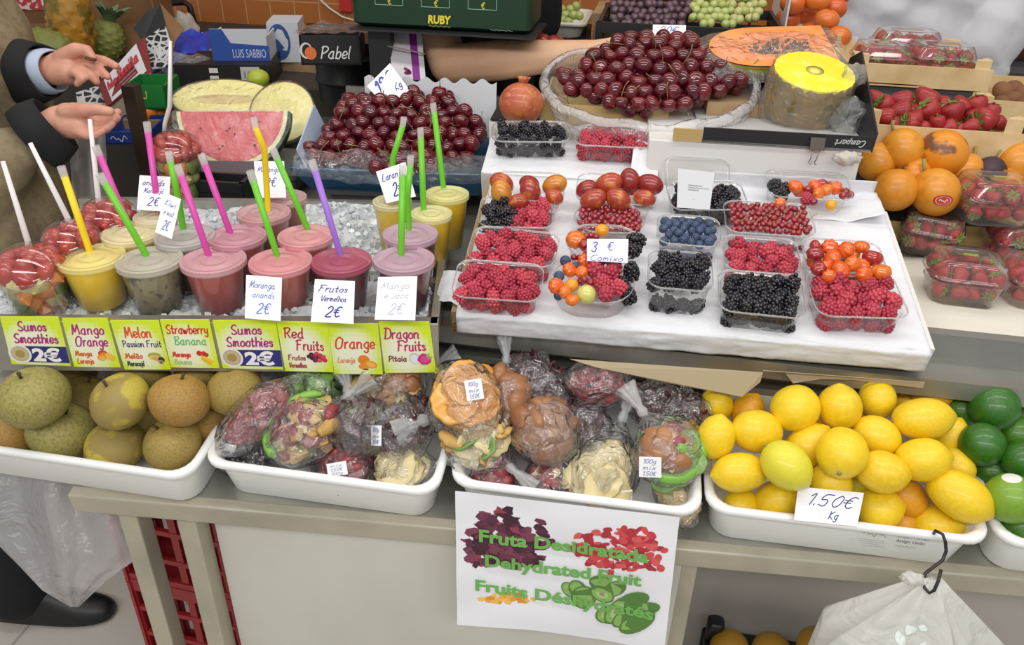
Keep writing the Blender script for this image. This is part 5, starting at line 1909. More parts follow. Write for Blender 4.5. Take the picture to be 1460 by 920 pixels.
# ---- open carton helper (thin walls)
def carton(name, label, u, v, z0, hs, m, m_in=None, floor=True, fr=None, cat='carton'):
    """hs: wall heights front, back, left, right."""
    r = thing(name, label, cat, (fr or G).mat((fr or G).p(u[0], v[0], z0 - (fr or G).o.z)))
    W, D = u[1] - u[0], v[1] - v[0]
    w = .004
    if floor:
        MB().box((W / 2, D / 2, w / 2), (W, D, w)).obj('floor_panel', m_in or m, r, smooth=False)
    for nm, c, d, h in (('front_panel', (W / 2, w / 2), (W, w), hs[0]), ('rear_panel', (W / 2, D - w / 2), (W, w), hs[1]), ('end_panel', (w / 2, D / 2), (w, D - 2 * w), hs[2]), ('end_panel', (W - w / 2, D / 2), (w, D - 2 * w), hs[3])):
        if h:
            MB().box((c[0], c[1], h / 2 + .0005), (d[0], d[1], h)).obj(nm, m, r, smooth=False)
    return r, W, D


# ---- cherry things
CHERRY = mat('dark cherry skin', '#4f0c18', 0.15, var='#6e141d', coat=.6, noise_=(1.5, '#3f0a14', .45, .75))
cherry_me = MB().lathe([(max(sin(pi * i / 18), .001), (-cos(pi * i / 18) - (.30 * (1 - sin(pi * i / 18)) ** 1.2 if i > 11 else 0) + (.10 * (1 - sin(pi * i / 18)) ** 2 if i < 6 else 0)) * .93) for i in range(19)], 22, False, False,
                       wob=lambda a, z: .025 * cos(2 * a)).mesh('cherry', CHERRY)
CST = mat('cherry stem', '#8a8a4a', 0.6, var='#6b5a34')
cst_me = [MB().tube([(0, 0, .60), (.1 * s, .05, 1.3), (.5 * s, .1, 2.0), (1.1 * s, .3, 2.6)], [.06, .045, .04, .07], 6).mesh('cherry_stem', CST) for s in (1, -1, .4)]


def inside(poly, x, y):
    c = False
    j = len(poly) - 1
    for i in range(len(poly)):
        (xi, yi), (xj, yj) = poly[i], poly[j]
        if (yi > y) != (yj > y) and x < (xj - xi) * (y - yi) / (yj - yi) + xi:
            c = not c
        j = i
    return c


def cherries(fr, poly, r, label, group, seed, step=1.72, layers=2, dome=None):
    rr = random.Random(seed)
    xs, ys = [p[0] for p in poly], [p[1] for p in poly]
    n = 0
    for L in range(layers):
        y = min(ys) + L * r * .8
        row = 0
        while y <= max(ys):
            x = min(xs) + (r * step / 2 if row % 2 else 0) + L * r * .9
            while x <= max(xs):
                px, py = x + rr.uniform(-.28, .28) * r, y + rr.uniform(-.28, .28) * r
                if inside(poly, px, py):
                    h = rr.uniform(-.006, .006) - L * .021 + (dome(px, py) if dome else 0)
                    p = fr.hit(px, py, h)
                    R_ = r * rr.uniform(.92, 1.1) * depth_of(p) / FPX
                    ax = (rrot(rr) @ V((1, 0, 0)) + V((0, 0, .5))).normalized()
                    o = inst('cherry', cherry_me, TRS(p, axis_rot(ax, rr.uniform(0, 6)), R_), label, 'cherry', group)
                    if L == 0 and rr.random() < .34:
                        inst('stem', rr.choice(cst_me), M(), parent=o)
                    n += 1
                x += r * step
            y += r * step * .8
            row += 1
    return n


# left: blue box of cherries on a grey tub
LF = Frame(at_y(420, 272, 1.475), at_y(420, 272, 1.475) + (FS.u * .5 + FB.u * .5), 0)
zb = LF.o.z
wL = (at_y(700, 262, 1.50) - at_y(420, 272, 1.475)).length
tub = MB()
tub.rings([rrect(.27, .20, .03, 0), rrect(.30, .22, .03, zb - WT - .012), rrect(.32, .24, .03, zb - WT - .010), rrect(.32, .24, .03, zb - WT - .001)])
o = tub.obj('plastic_tub', DARKG, None, auto=40)
o.matrix_world = LF.mat(LF.p(wL / 2, .13, WT - zb + .001))
tag(o, 'upturned dark grey plastic tub holding up the blue cherry box', 'tub')
BLUE = mat('blue cardboard', '#164a6e', 0.55)
PALEB = mat('pale blue inside card', '#b6c6dc', 0.6)
bx = thing('cherry_box', 'blue cardboard box of cherries with a white scalloped back and plastic lining', 'box', LF.mat())
Dp = .23
mb = MB()


def flared(w0, d0, w1, d1, h, name, m):
    a = [V((wL / 2 + s * w0 / 2, .115 + k * d0 / 2, .001)) for s, k in ((-1, -1), (1, -1), (1, 1), (-1, 1))]
    b = [V((wL / 2 + s * w1 / 2, .115 + k * d1 / 2, h)) for s, k in ((-1, -1), (1, -1), (1, 1), (-1, 1))]
    q = MB()
    q.rings([a, b], True, False)
    o = q.obj(name, m, bx, smooth=False)
    sm = o.modifiers.new('s', 'SOLIDIFY')
    sm.thickness = .004
    sm.offset = 1
    return o


flared(wL * .84, .19, wL, .25, .055, 'blue_panel', BLUE)
flared(wL * .93, .222, wL * .97, .242, .062, 'inner_lining', PALEB) if 0 else None
sc = MB()
n = 60
lo, hi = [], []
for i in range(n + 1):
    x = wL * (.25 + .72 * i / n)
    lo.append(V((x, .245, .03)))
    hi.append(V((x, .262, .175 + .006 * sin(i / n * 2 * pi * 7))))
sc.add(lo + hi, [(i, i + 1, n + 2 + i, n + 1 + i) for i in range(n)])
o = sc.obj('scalloped_back', mat('grey white card', '#cfd0d4', 0.6), bx, smooth=False)
o.modifiers.new('s', 'SOLIDIFY').thickness = .003
for s in (0, 1):
    q = MB()
    q.box((0, 0, 0), (.003, .20, .06))
    o = q.obj('side_lining', PALEB, bx, smooth=False)
    o.location = (.012 if s == 0 else wL - .012, .12, .075)
    o.rotation_euler = (radians(12), radians(-18 if s == 0 else 18), 0)
film = clear('plastic lining film', haze=.07, rough=.12, gloss=1.6, bump=(26, 1.0, .012))
o = sheet(40, 14, lambda a, b: V((.01 + a * (wL - .02), -.028 + .045 * b - .012 * sin(b * pi) + .007 * noise.noise(V((a * 9, b * 3, 1))), .042 + .042 * b ** .7 - .01 * sin(a * pi) * (1 - b) + .010 * noise.noise(V((a * 8, b * 2, 5)))))).obj('plastic_lining', film, bx)
CF = Frame(LF.p(0, .02, .055), LF.p(1, .02, .055), 24)
polyL = [(432, 218), (452, 196), (478, 172), (487, 145), (515, 132), (548, 132), (580, 130), (640, 130), (655, 150), (672, 165), (690, 192), (684, 215), (668, 228), (610, 240), (540, 240), (470, 236)]
cherries(CF, polyL, 11.3, 'dark red cherry in the blue box with the scalloped back', 'cherries in the blue box', 3, dome=lambda x, y: .020 * max(0, 1 - ((x - 570) / 140) ** 2))
td = depth_of(LF.p(wL * .45, .24, .1)) - .075


def draw18(t, W, H):
    script(t, '18€', W * .10, H * .48, H * .40, '#4550a0', .08, .25)
    script(t, 'Kg', W * .62, H * .22, H * .2, '#4550a0', .08, .25)


card('price_card', 'tilted white 18 euro card stuck behind the cherries of the blue box', [at_t(523, 123, td + .01), at_t(556, 90, td + .02), at_t(584, 128, td), at_t(551, 153, td - .01)], draw18)

# right: bag of cherries on a tan carton
zc = 1.147
r, W, D = carton('fruit_carton', 'low tan carton under the big bag of cherries', (0.085, 0.335), (0.15, 0.38), zc, (.04, .04, .04, .04), mat('tan carton', '#b59a63', 0.7))
RF = Frame(at_y(925, 168, 1.56), at_y(925, 168, 1.56) + G.u, 33)
polyR = [(783, 112), (800, 104), (825, 96), (838, 78), (860, 62), (900, 50), (945, 46), (985, 54), (1005, 70), (1020, 84), (1045, 96), (1064, 108), (1060, 122), (1030, 132), (1000, 145), (960, 155), (910, 160), (870, 154), (838, 142), (806, 126)]
cherries(RF, polyR, 12.3, 'glossy dark cherry in the open plastic bag', 'cherries in the plastic bag', 9, dome=lambda x, y: .022 * max(0, 1 - ((x - 930) / 130) ** 2 - ((y - 105) / 70) ** 2))
bagc = RF.hit(925, 121, 0) - V((0, 0, .012))
mb = MB()
rs = []
NS = 90
for k in range(9):
    t = k / 8
    ring = []
    for i in range(NS):
        a = 2 * pi * i / NS
        fx = (0.158 + .055 * sin(t * pi * .62)) * (1 + .03 * noise.noise(V((cos(a) * 2, sin(a) * 2, t * 2))))
        fy = (0.105 + .03 * sin(t * pi * .62)) * (1 + .05 * noise.noise(V((cos(a) * 2.5, sin(a) * 2.5, 3 + t * 2))))
        z = -.050 + t * .062 + .010 * t * noise.noise(V((cos(a) * 3, sin(a) * 3, 8)))
        ring.append(bagc + G.u * (fx * cos(a)) + G.v * (fy * sin(a)) + V((0, 0, z + .050 * sin(a))))
    rs.append(ring)
mb.rings(rs, True, False)
for ln, zz, rr_ in ((0, -.004, .0045), (1, .004, .006)):
    pass
bag_film = mb
bag_obj = tag(mb.obj('plastic_bag', clear('soft plastic bag', haze=.24, rough=.14, gloss=1.8, bump=(24, 1.0, .014)), None), 'open clear plastic bag rolled down around the heap of cherries', 'bag')
rim = [rs[-1][i] + V((0, 0, .002)) for i in range(NS)]
q = MB().tube(rim + [rim[0], rim[1]], [.0055 + .003 * abs(noise.noise(p * 30)) for p in rim] + [.006, .006], 8, flat=1.6)
q.obj('rolled_edge', clear('rolled bag edge', haze=.34, rough=.15, gloss=1.8, bump=(40, 1.0, .01)), bag_obj)
fold = [rs[2][i].lerp(rs[0][i], -.1) for i in range(int(NS * .52), int(NS * .98))]
MB().tube(fold, [.007 + .004 * abs(noise.noise(p * 22)) for p in fold], 8, flat=2.0).obj('bag_fold', MATS['rolled bag edge'], bag_obj)
td = depth_of(RF.hit(955, 60, 0)) + .03
card('price_card', 'small white 20 euro card behind the bag of cherries', [at_t(931, 35, td + .01), at_t(978, 36, td + .01), at_t(977, 62, td), at_t(930, 60, td)], lambda t, W, H: script(t, '20€', W * .15, H * .52, H * .38, '#5560a0', .05, .3, fit=W * .6))

# pomegranate
POM = mat('pomegranate skin', '#b8623c', 0.4, noise_=[(1.6, '#a83c34', .45, .7), (5, '#c98a4a', .52, .75)], coat=.25)
pm = MB().lathe([(max(sin(pi * i / 20), .001), -cos(pi * i / 20) * .92) for i in range(20)] + [(.20, .93), (.22, 1.06), (.28, 1.17), (.23, 1.12), (.16, .98), (.001, .96)], 30, False, False, wob=lambda a, z: (.02 * cos(5 * a) if z < .93 else .22 * cos(5 * a) if z > 1.05 else 0))
p = at_z(743, 148, 1.147 + .041)
tag(inst('pomegranate', pm.mesh('pomegranate', POM), TRS(p, axis_rot(V((.05, .1, 1))), 32 * depth_of(p) / FPX)), 'single red and yellow pomegranate beside the cherry bag', 'pomegranate')
gbox('cardboard_tray', 'dark low cardboard tray under the pomegranate', 'tray', (-.018, .078), (.148, .30), (1.147, 1.151), BLACKC)

# ---- black carton with pineapple half and papaya half
zk = 1.174
r, W, D = carton('fruit_carton', 'black cardboard carton holding the half pineapple and half papaya', (KU0, KU1), (-0.005, 0.30), zk, (.026, .05, 0, 0), BLACKC, mat('grey carton inside', '#b4b3b1', 0.6))
q = MB()
q.add([(W, 0, 0), (W, D, 0), (W + .012, D, .10), (W + .014, D * .8, .125), (W + .010, D * .4, .075), (W + .002, 0, .035)], [(0, 1, 2, 3, 4, 5)])
o = q.obj('end_panel', BLACKC, r, smooth=False)
o.modifiers.new('s', 'SOLIDIFY').thickness = .003
q = MB()
script(q, 'Campart', 0, 0, .011, '#c8c8c8', .07, .3)
q.mapped(lambda p: V((W - .012 - p.x, -.0006, .019 - p.y)))
q.obj('printed_lettering', print_mat(), r, smooth=False)
# tan end of the carton showing beside it
gbox('cardboard_strip', 'tan cardboard strip beside the black carton front', 'cardboard', (KU0 - .052, KU0 - .001), (-0.005, 0.0), (1.174, 1.196), mat('tan carton', '#b59a63'))

FLESH = mat('pineapple flesh', '#f1e338', 0.35, noise_=[(40, '#f5ec80', .5, .75)], coat=.3)
SKINP = mat('pineapple skin', '#8a6d2c', 0.6, noise_=[(14, '#5f5a2a', .45, .65), (40, '#b08a3a', .55, .7)])
pc = at_z(1148, 180, zk + .006) + G.v * .060
pn = thing('pineapple_half', 'half pineapple in cling film with its bright yellow cut face up', 'pineapple')
R_, Hh = .074, .085
ax = (V((0, 0, 1)) - G.v * .30 + G.u * .06).normalized()
m = M.Translation(pc + V((0, 0, .012))) @ axis_rot(ax).to_4x4()
pn.matrix_world = m


def pskin(rf, bump):
    mb = MB()
    rs = []
    for k in range(15):
        z = Hh * k / 14
        r_ = rf * R_ * (.80 + .26 * sin((.25 + .5 * k / 14) * pi))
        rs.append([V(((r_ + bump * max(0, sin(9 * a + z * 160) * sin(9 * a - z * 160))) * cos(a), (r_ + bump * max(0, sin(9 * a + z * 160) * sin(9 * a - z * 160))) * sin(a), z)) for a in [2 * pi * i / 80 for i in range(80)]])
    return mb.rings(rs, True, False)


pskin(1, .004).obj('skin', SKINP, pn)
q = MB()
N = 60
rim = [V((R_ * (1.0 + .012 * sin(23 * 2 * pi * i / N)) * cos(2 * pi * i / N), R_ * (1.0 + .012 * sin(23 * 2 * pi * i / N)) * sin(2 * pi * i / N), Hh + .001)) for i in range(N)]
inn = [V((p.x * .3, p.y * .3, Hh + .003)) for p in rim]
q.rings([[V((p.x, p.y, Hh - .006)) for p in rim], rim, inn], True, True)
q.obj('flesh', FLESH, pn, smooth=False)
MB().lathe([(.017, Hh + .0031), (.001, Hh + .0036)], 16, True, False).obj('core', mat('pineapple core', '#f0e670', 0.45), pn)
cling = clear('cling film', haze=.14, rough=.12, gloss=1.7, bump=(32, 1.0, .012))
q = MB()
rs = []
for k in range(12):
    t = k / 11
    rs.append([V(((R_ * (1.06 + .09 * (1 - t)) + .006 * noise.noise(V((cos(a) * 3, sin(a) * 3, t * 3)))) * cos(a), (R_ * (1.06 + .09 * (1 - t)) + .006 * noise.noise(V((cos(a) * 3, sin(a) * 3, 5 + t * 3)))) * sin(a), -.004 + t * (Hh + .010))) for a in [2 * pi * i / 48 for i in range(48)]])
q.rings(rs, False, False)
q.obj('cling_film', cling, pn)
rr = random.Random(8)
for (x, y, s, n_) in ((1208, 170, .035, 1), (1218, 108, .022, 2)):
    base = mi = None
    p = at_t(x, y, depth_of(m @ V((0, 0, Hh * .5))) - .045)
    k = MB().ico((0, 0, 0), (s, s * .5, s), 3, fn=lambda q_: 1 + .55 * noise.noise(q_ * 2.3 + V((n_ * 5, 0, 0))))
    o = k.obj('film_tail', clear('bunched cling film', haze=.15, rough=.2, gloss=1.6, bump=(50, 1.0, .01)), pn)
    o.matrix_local = pn.matrix_world.inverted() @ M.Translation(p)

PAPF = mat('papaya flesh', '#ee8a3e', 0.35, noise_=[(12, '#f2a05a', .45, .7)], coat=.35)
PAPS = mat('papaya skin', '#b9a03a', 0.45, noise_=[(9, '#8f9a3c', .45, .65)])
pa_c = at_t(1098, 66, depth_of(G.p(.40, .24, zk - WT + .08)))
pap = thing('papaya_half', 'half papaya with orange flesh and black seeds, lying behind the pineapple', 'papaya')
fx = (CRIGHT + G.v * .10 + V((0, 0, .02))).normalized()
fz = (V((0, 0, 1)) * .93 - G.v * .42)
fz = (fz - fx * fz.dot(fx)).normalized()
fy = fz.cross(fx)
pap.matrix_world = M.Translation(pa_c) @ M((fx, fy, fz)).transposed().to_4x4()
La, Lb = .128, .066


def outline(x):
    s = (x + .125) / .25
    return Lb * (1 - max(0, (.42 - s) / .42) ** 2.2) ** .5 * (1 - .10 * max(0, s - .6)) if s > 0 else 0


xs = [-.125 + .25 * (i / 26) ** 1.25 for i in range(27)]
q = MB()
rs = [[V((x, outline(x) * cos(a), -outline(x) * .95 * sin(a))) for a in [pi * j / 18 for j in range(19)]] for x in xs]
q.rings(rs, False, True, close=False)
q.obj('skin', PAPS, pap)
q = MB()
fl = []
for x in xs:
    w_ = max(outline(x) - .002, .0005)
    fl.append([V((x, w_ * y, .0012 - (.016 * max(0, 1 - (y / .42) ** 2) * max(0, 1 - ((x - .02) / .075) ** 2)))) for y in [-1 + 2 * j / 20 for j in range(21)]])
q.rings(fl, False, False, close=False)
q.obj('flesh', PAPF, pap)
seed_me = MB().ico((0, 0, 0), (.0042, .0034, .0034), 2).mesh('papaya_seed', mat('papaya seed', '#3a3a3c', 0.25, var='#55524e', coat=.5))
rr = random.Random(2)
for i in range(95):
    while True:
        x, y = rr.uniform(-.055, .09), rr.uniform(-1, 1)
        if ((x - .02) / .078) ** 2 + y * y < 1:
            break
    inst('seed', seed_me, TRS((x, y * .026, -.008 + rr.uniform(0, .006)), rrot(rr), rr.uniform(.8, 1.15)), parent=pap)
q = sheet(26, 18, lambda a, b: V((-.15 + .29 * a, (-1 + 2 * b) * .082, .006 + .006 * noise.noise(V((a * 5, b * 4, 1))) - .03 * abs(2 * b - 1) ** 3 - .03 * max(0, .15 - a) * 5)))
q.obj('cling_film', cling, pap)
gbox('cardboard_pad', 'folded card pad under the half papaya in the black carton', 'cardboard', (KU0 + .02, KU1 - .03), (.165, .285), (zk + .0045, zk + .030), CARDB)

# binder clip on the white paper below the black carton
cl = thing('binder_clip', 'black binder clip with wire handles hanging below the black carton', 'clip')
p0 = G.p(0, -.012, 0)


def gpl(px, py, off=0.0):
    d = ray(px, py)
    o_ = G.p(0, -.008 - off, 0)
    return CAM + d * ((o_ - CAM).dot(G.v) / d.dot(G.v))


c_ = gpl(1165, 204)
cl.matrix_world = G.mat(c_)
MB().rings([[V((-.012, -.008, -.011)), V((.012, -.008, -.011)), V((.012, .004, -.011)), V((-.012, .004, -.011))], [V((-.0125, -.002, .010)), V((.0125, -.002, .010)), V((.0125, .001, .010)), V((-.0125, .001, .010))]]).obj('clamp', mat('clip steel', '#5d5650', 0.35, 0.6), cl, smooth=False)
MB().tube([(-.006, -.006, -.011), (-.007, -.008, -.025), (-.010, -.009, -.034), (-.006, -.010, -.036), (-.004, -.009, -.03)], .0009, 6).obj('wire_handle', mat('clip wire', '#8a8680', .3, .9), cl)
MB().tube([(.006, -.006, -.011), (.003, -.008, -.025), (.000, -.009, -.034), (.004, -.010, -.036)], .0009, 6).obj('wire_handle', MATS['clip wire'], cl)
# white papers at the back of the board
q = sheet(40, 24, lambda a, b: (FB.p(.415 + .285 * a + .012 * b * (a - .5), .30 + .085 * min(1, b / .7) , .004 + .004 * noise.noise(V((a * 8, b * 4, 2))) + (.022 * max(0, a - .8) * 5 * (1 - b))) if b < .7 else FB.p(.415 + .285 * a, .3855, .004 + (b - .7) * .10 + .003 * noise.noise(V((a * 8, b * 4, 2))))))
o = q.obj('paper_sheet', PAPER, None)
o.modifiers.new('s', 'SOLIDIFY').thickness = .0006
tag(o, 'creased white paper sheet curling up at the back of the board below the black carton', 'paper')
q = sheet(22, 26, lambda a, b: (FB.p(.155 + .14 * a, .10 + .29 * b, .0035 + .003 * noise.noise(V((a * 6, b * 6, 9)))) if b < .97 else FB.p(.155 + .14 * a, .385, .004)))
q = sheet(14, 20, lambda a, b: FB.p(.262 + .05 * a + .012 * b, .30 + .225 * b, .0045 + (.004 + .03 * max(0, min(1, (b - .35) * 4))) * 1.0 * (1 if b < .9 else 1) + .004 * noise.noise(V((a * 5, b * 6, 9)))))
o = q.obj('paper_sheet', PAPER, None)
tag(o, 'white paper strip running up beside the top raspberry punnet', 'paper')
q = MB().ico((0, 0, 0), (.022, .012, .012), 3, fn=lambda p: 1 + .5 * noise.noise(p * 2.2))
tag(inst('crumpled_paper', q.mesh('crumpled_paper', mat('crumpled grey paper', '#bdb9ae', .7)), M.Translation(gpl(1208, 226, .018))), 'crumpled greyish paper between the black carton and the orange fruit', 'paper')
# ------------------------------------------------------------------ right hand ledge: boxes of strawberries, orange fruit, wooden crates
def wpl(y):
    return lambda px, py: at_y(px, py, y)


RU = FB.u
RFm = Frame(at_z(1345, 497, WT + .004), at_z(1345, 497, WT + .004) + RU, 0)
q = sheet(44, 20, lambda a, b: RFm.p(-.05 + .62 * a, -.004 + max(0, b - .12) * .40, -.002 + .0015 * noise.noise(V((a * 16, b * 8, 3))) - (.018 * (1 - b / .12) if b < .12 else 0) + .003))
o = q.obj('paper_sheet', mat('yellowed white paper', '#dfdacb', .7, bump=(26, .4, .003)), None)
o.modifiers.new('s', 'SOLIDIFY').thickness = .0008
tag(o, 'yellowish white paper sheet on the ledge under the clear strawberry boxes', 'paper')

STRAW = mat('strawberry', '#98161f', 0.25, var='#ac242a', coat=.35, noise_=(130, '#d8a060', .66, .72), bump=(90, .4, .002))
LEAF = mat('strawberry leaves', '#5f8f3a', 0.6, var='#7aa34c')
sb = MB().lathe([(.001, -1.25), (.2, -1.18), (.42, -.95), (.66, -.55), (.86, -.1), (.93, .25), (.84, .55), (.5, .74), (.15, .72), (.001, .70)], 22, False, False, wob=lambda a, z: .05 * noise.noise(V((cos(a) * 1.5, sin(a) * 1.5, z))))
straw_me = sb.mesh('strawberry', STRAW)
lf = MB()
for i in range(8):
    a = 2 * pi * i / 8
    d, w = V((cos(a), sin(a), 0)), V((-sin(a), cos(a), 0))
    lf.add([d * .1 + V((0, 0, .74)), d * .45 + w * .16 + V((0, 0, .80)), d * .95 + V((0, 0, .62 + .2 * (i % 2))), d * .45 - w * .16 + V((0, 0, .80))], [(0, 1, 2, 3)])
lf.tube([(0, 0, .7), (.05, 0, 1.05)], .06, 6)
leaf_me = lf.mesh('leaf_calyx', LEAF, smooth=False)


def strawberry(p, ax, r, label, group, spin=0.0):
    o = inst('strawberry', straw_me, TRS(p, axis_rot(ax, spin), r), label, 'strawberry', group)
    inst('leaf_calyx', leaf_me, M(), parent=o)
    return o


CLAM = clear('clamshell plastic', haze=.07, rough=.06, gloss=1.7)


def clamshell(label, px, py, z, w, d, h, rz, n, seed, where):
    """px, py: middle of the front bottom edge; z its height."""
    a = at_z(px, py, z)
    u = (RU * cos(rz) + G.v * sin(rz)).normalized()
    v = V((0, 0, 1)).cross(u)
    c = a + v * (d / 2)
    m = M.Translation(c) @ M((u, v, V((0, 0, 1)))).transposed().to_4x4()
    r = thing('strawberry_box', label, 'clear box', m)
    hb = h * .58

    def ring(k, zz, rib=0.0):
        pts = rrect(w * k, d * k, .026 * k, zz, 6, 16)
        return [V((p.x * (1 - rib * (i % 2)), p.y * (1 - rib * (i % 2)), p.z)) for i, p in enumerate(pts)]
    MB().rings([ring(.80, 0), ring(.81, .001), ring(.83, .006, .012), ring(.92, hb * .8, .012), ring(.95, hb - .004), ring(1.0, hb - .003), ring(1.0, hb)], True, False).obj('base', CLAM, r)
    MB().rings([ring(1.0, hb + .0005), ring(1.0, hb + .003), ring(.95, hb + .003), ring(.93, hb + .008, .016), ring(.84, h - .006, .016), ring(.78, h), ring(.5, h - .002), ring(.45, h - .004), ring(.1, h - .004)], False, True).obj('lid', CLAM, r)
    t = MB()
    t.rings([[V((-.012, -.004, h + .0004)), V((.012, -.006, h + .0004)), V((.012, .005, h + .0004)), V((-.012, .004, h + .0004))], [V((-.011, -.004, h + .001)), V((.011, -.006, h + .001)), V((.011, .005, h + .001)), V((-.011, .004, h + .001))]])
    t.obj('brand_sticker', mat('olive sticker', '#8a9a3a', .3, coat=.5), r, smooth=False)
    rr = random.Random(seed)
    k = 0
    for lv, zz in enumerate((.020, .048)):
        zz = zz * h / .075
        nx, ny = 4, 3
        for j in range(ny):
            for i in range(nx):
                x = (-.5 + (i + .5) / nx) * w * (.80 if lv == 0 else .86) + rr.uniform(-.003, .003)
                y = (-.5 + (j + .5) / ny) * d * (.78 if lv == 0 else .84) + rr.uniform(-.003, .003)
                ax = V((rr.uniform(-1, 1), rr.uniform(-1, 1), rr.uniform(-.3, 1.0) if lv else rr.uniform(-.5, .5))).normalized()
                strawberry(m @ V((x, y, zz)), ax, .0145 * rr.uniform(.9, 1.12), 'strawberry inside the clear box ' + where, 'strawberries in the box ' + where, rr.uniform(0, 6))
    return r


zl = WT + .007
clamshell('clear strawberry box in front on the ledge, nearest the berry board corner', 1376, 441, zl, .128, .105, .078, -.10, 24, 1, 'in front by the board')
clamshell('clear strawberry box behind the front one, touching the orange fruit', 1318, 369, zl, .115, .10, .078, -.36, 24, 2, 'touching the orange fruit')
clamshell('clear strawberry box half cut by the frame edge on the ledge', 1492, 446, zl, .125, .105, .075, .05, 24, 3, 'cut by the frame edge')
clamshell('clear strawberry box low behind the front ones, under the stacked box', 1462, 385, zl, .125, .10, .075, .0, 24, 5, 'under the stacked box')
clamshell('clear strawberry box stacked highest, in front of the orange fruit', 1426, 327, zl + .080, .135, .115, .080, .05, 24, 4, 'stacked highest')

# orange granadillas in a low carton
GRAN = mat('orange granadilla skin', '#d98a1c', 0.42, var='#dc9428', noise_=[(2.2, '#c97a1c', .5, .75), (9, '#6a3c1c', .70, .76)], coat=.15)
GRANB = mat('brown patched granadilla skin', '#dd8c1e', 0.42, noise_=[(.8, '#7a4a2a', .56, .62), (9, '#6a3c1c', .68, .76)], coat=.15)
PURP = mat('purple passion fruit skin', '#3c2430', 0.5)
gran_me = dimple_sphere(1, 1.04, -.03, .04, .3, seed=6, lump=.04).mesh('granadilla', GRAN)
gst_me = MB().tube([(0, 0, 1.0), (.05, .02, 1.25), (.2, .1, 1.5)], [.09, .07, .10], 7).mesh('stem', mat('dry stem', '#9a8a4a', .7))
GF = Frame(at_z(1250, 318, 1.02) + G.v * .05 + V((0, 0, .008)), at_z(1250, 318, 1.02) + RU + G.v * .05 + V((0, 0, .008)), 22)
r, W, D = carton('fruit_carton', 'low carton of orange granadillas behind the strawberry boxes', ((at_z(1248, 318, 1.02) - G.o).dot(G.u), (at_z(1248, 318, 1.02) - G.o).dot(G.u) + .42), ((GF.o - G.o).dot(G.v) + .025, (GF.o - G.o).dot(G.v) + .19), WT + .001, (.045, .045, .045, .045), mat('tan carton', '#b59a63'))
GR = [(1344, 219, 33, 'large granadilla with a brown patch and stalk, on top of the pile', GRANB, 330), (1287, 213, 29, 'granadilla on top of the pile next to the black carton corner', GRAN, 120), (1334, 274, 33, 'granadilla with a red ringed oval sticker', GRAN, 120), (1276, 271, 30, 'plain granadilla at the front touching the white paper', GRAN, 200),
      (1249, 231, 27, 'granadilla tucked under the black carton corner', GRAN, 120), (1303, 247, 22, 'small brownish granadilla with a pale stalk in the middle of the pile', GRANB, 40), (1376, 243, 24, 'granadilla half hidden behind the highest strawberry box', GRAN, 60), (1450, 231, 31, 'granadilla by the frame edge with green leaves behind it', GRAN, 60), (1411, 246, 22, 'dark purple passion fruit with a stalk', PURP, 70), (1432, 262, 24, 'granadilla seen through the top of the highest strawberry box', GRAN, 60)]
pk = Packer(GF)
for i, (x, y, r_, lab, sk, ang) in enumerate(GR):
    p = pk.put(x, y, .07 if y < 225 else .045, r_ * 1.08 / FPX * 1.1, .88, floor=.0)
    o = inst('granadilla' if sk is not PURP else 'passion_fruit', gran_me, TRS(p, axis_rot(screen_dir(ang, .1), i), r_ * depth_of(p) / FPX), lab, 'passion fruit', 'passion fruits in the carton')
    setmat(o, sk)
    inst('stem', gst_me, M(), parent=o)
    if 'sticker' in lab:
        k = MB()
        for j, (ra, col) in enumerate(((.40, '#b02a2a'), (.33, '#e9a0a0'), (.28, '#c8402a'))):
            disc(k, 0, 0, ra, ra * .62, col, j * .004, 24)
        squiggle(k, -.18, -.08, .36, .16, '#f0e8e0', .10, 3)
        k.v = [(a, b, sqrt(max(0, 1.06 - a * a - b * b)) + c) for a, b, c in k.v]
        s = k.obj('sticker', print_mat(), o, smooth=False)
        vd = (CAM - p).normalized() + CRIGHT * .28 - CUP * .42
        s.matrix_local = o.matrix_world.to_3x3().normalized().inverted().to_4x4() @ M((CRIGHT, (CUP - vd.normalized() * CUP.dot(vd.normalized())).normalized(), vd.normalized())).transposed().to_4x4()
lf2 = MB()
for k, (x, y, a) in enumerate(((1432, 206, .3), (1448, 208, -.2), (1400, 210, 1.2))):
    c_ = at_t(x, y, depth_of(GF.hit(1440, 225, .06)) + .03)
    L = .022
    d, w = screen_dir(20 + a * 60), screen_dir(110 + a * 60, .6)
    lf2.add([c_ - d * L, c_ - w * L * .4, c_ + d * L, c_ + w * L * .4, c_ + V((0, 0, .004))], [(0, 1, 4), (1, 2, 4), (2, 3, 4), (3, 0, 4)])
    tag(lf2.obj('leaf', mat('green leaf', '#4f8a3a', .45), None), ('broad green leaf', 'narrow green leaf by the frame edge', 'dry green stalk leaf')[k] + ' among the orange granadillas', 'leaf')
    lf2 = MB()


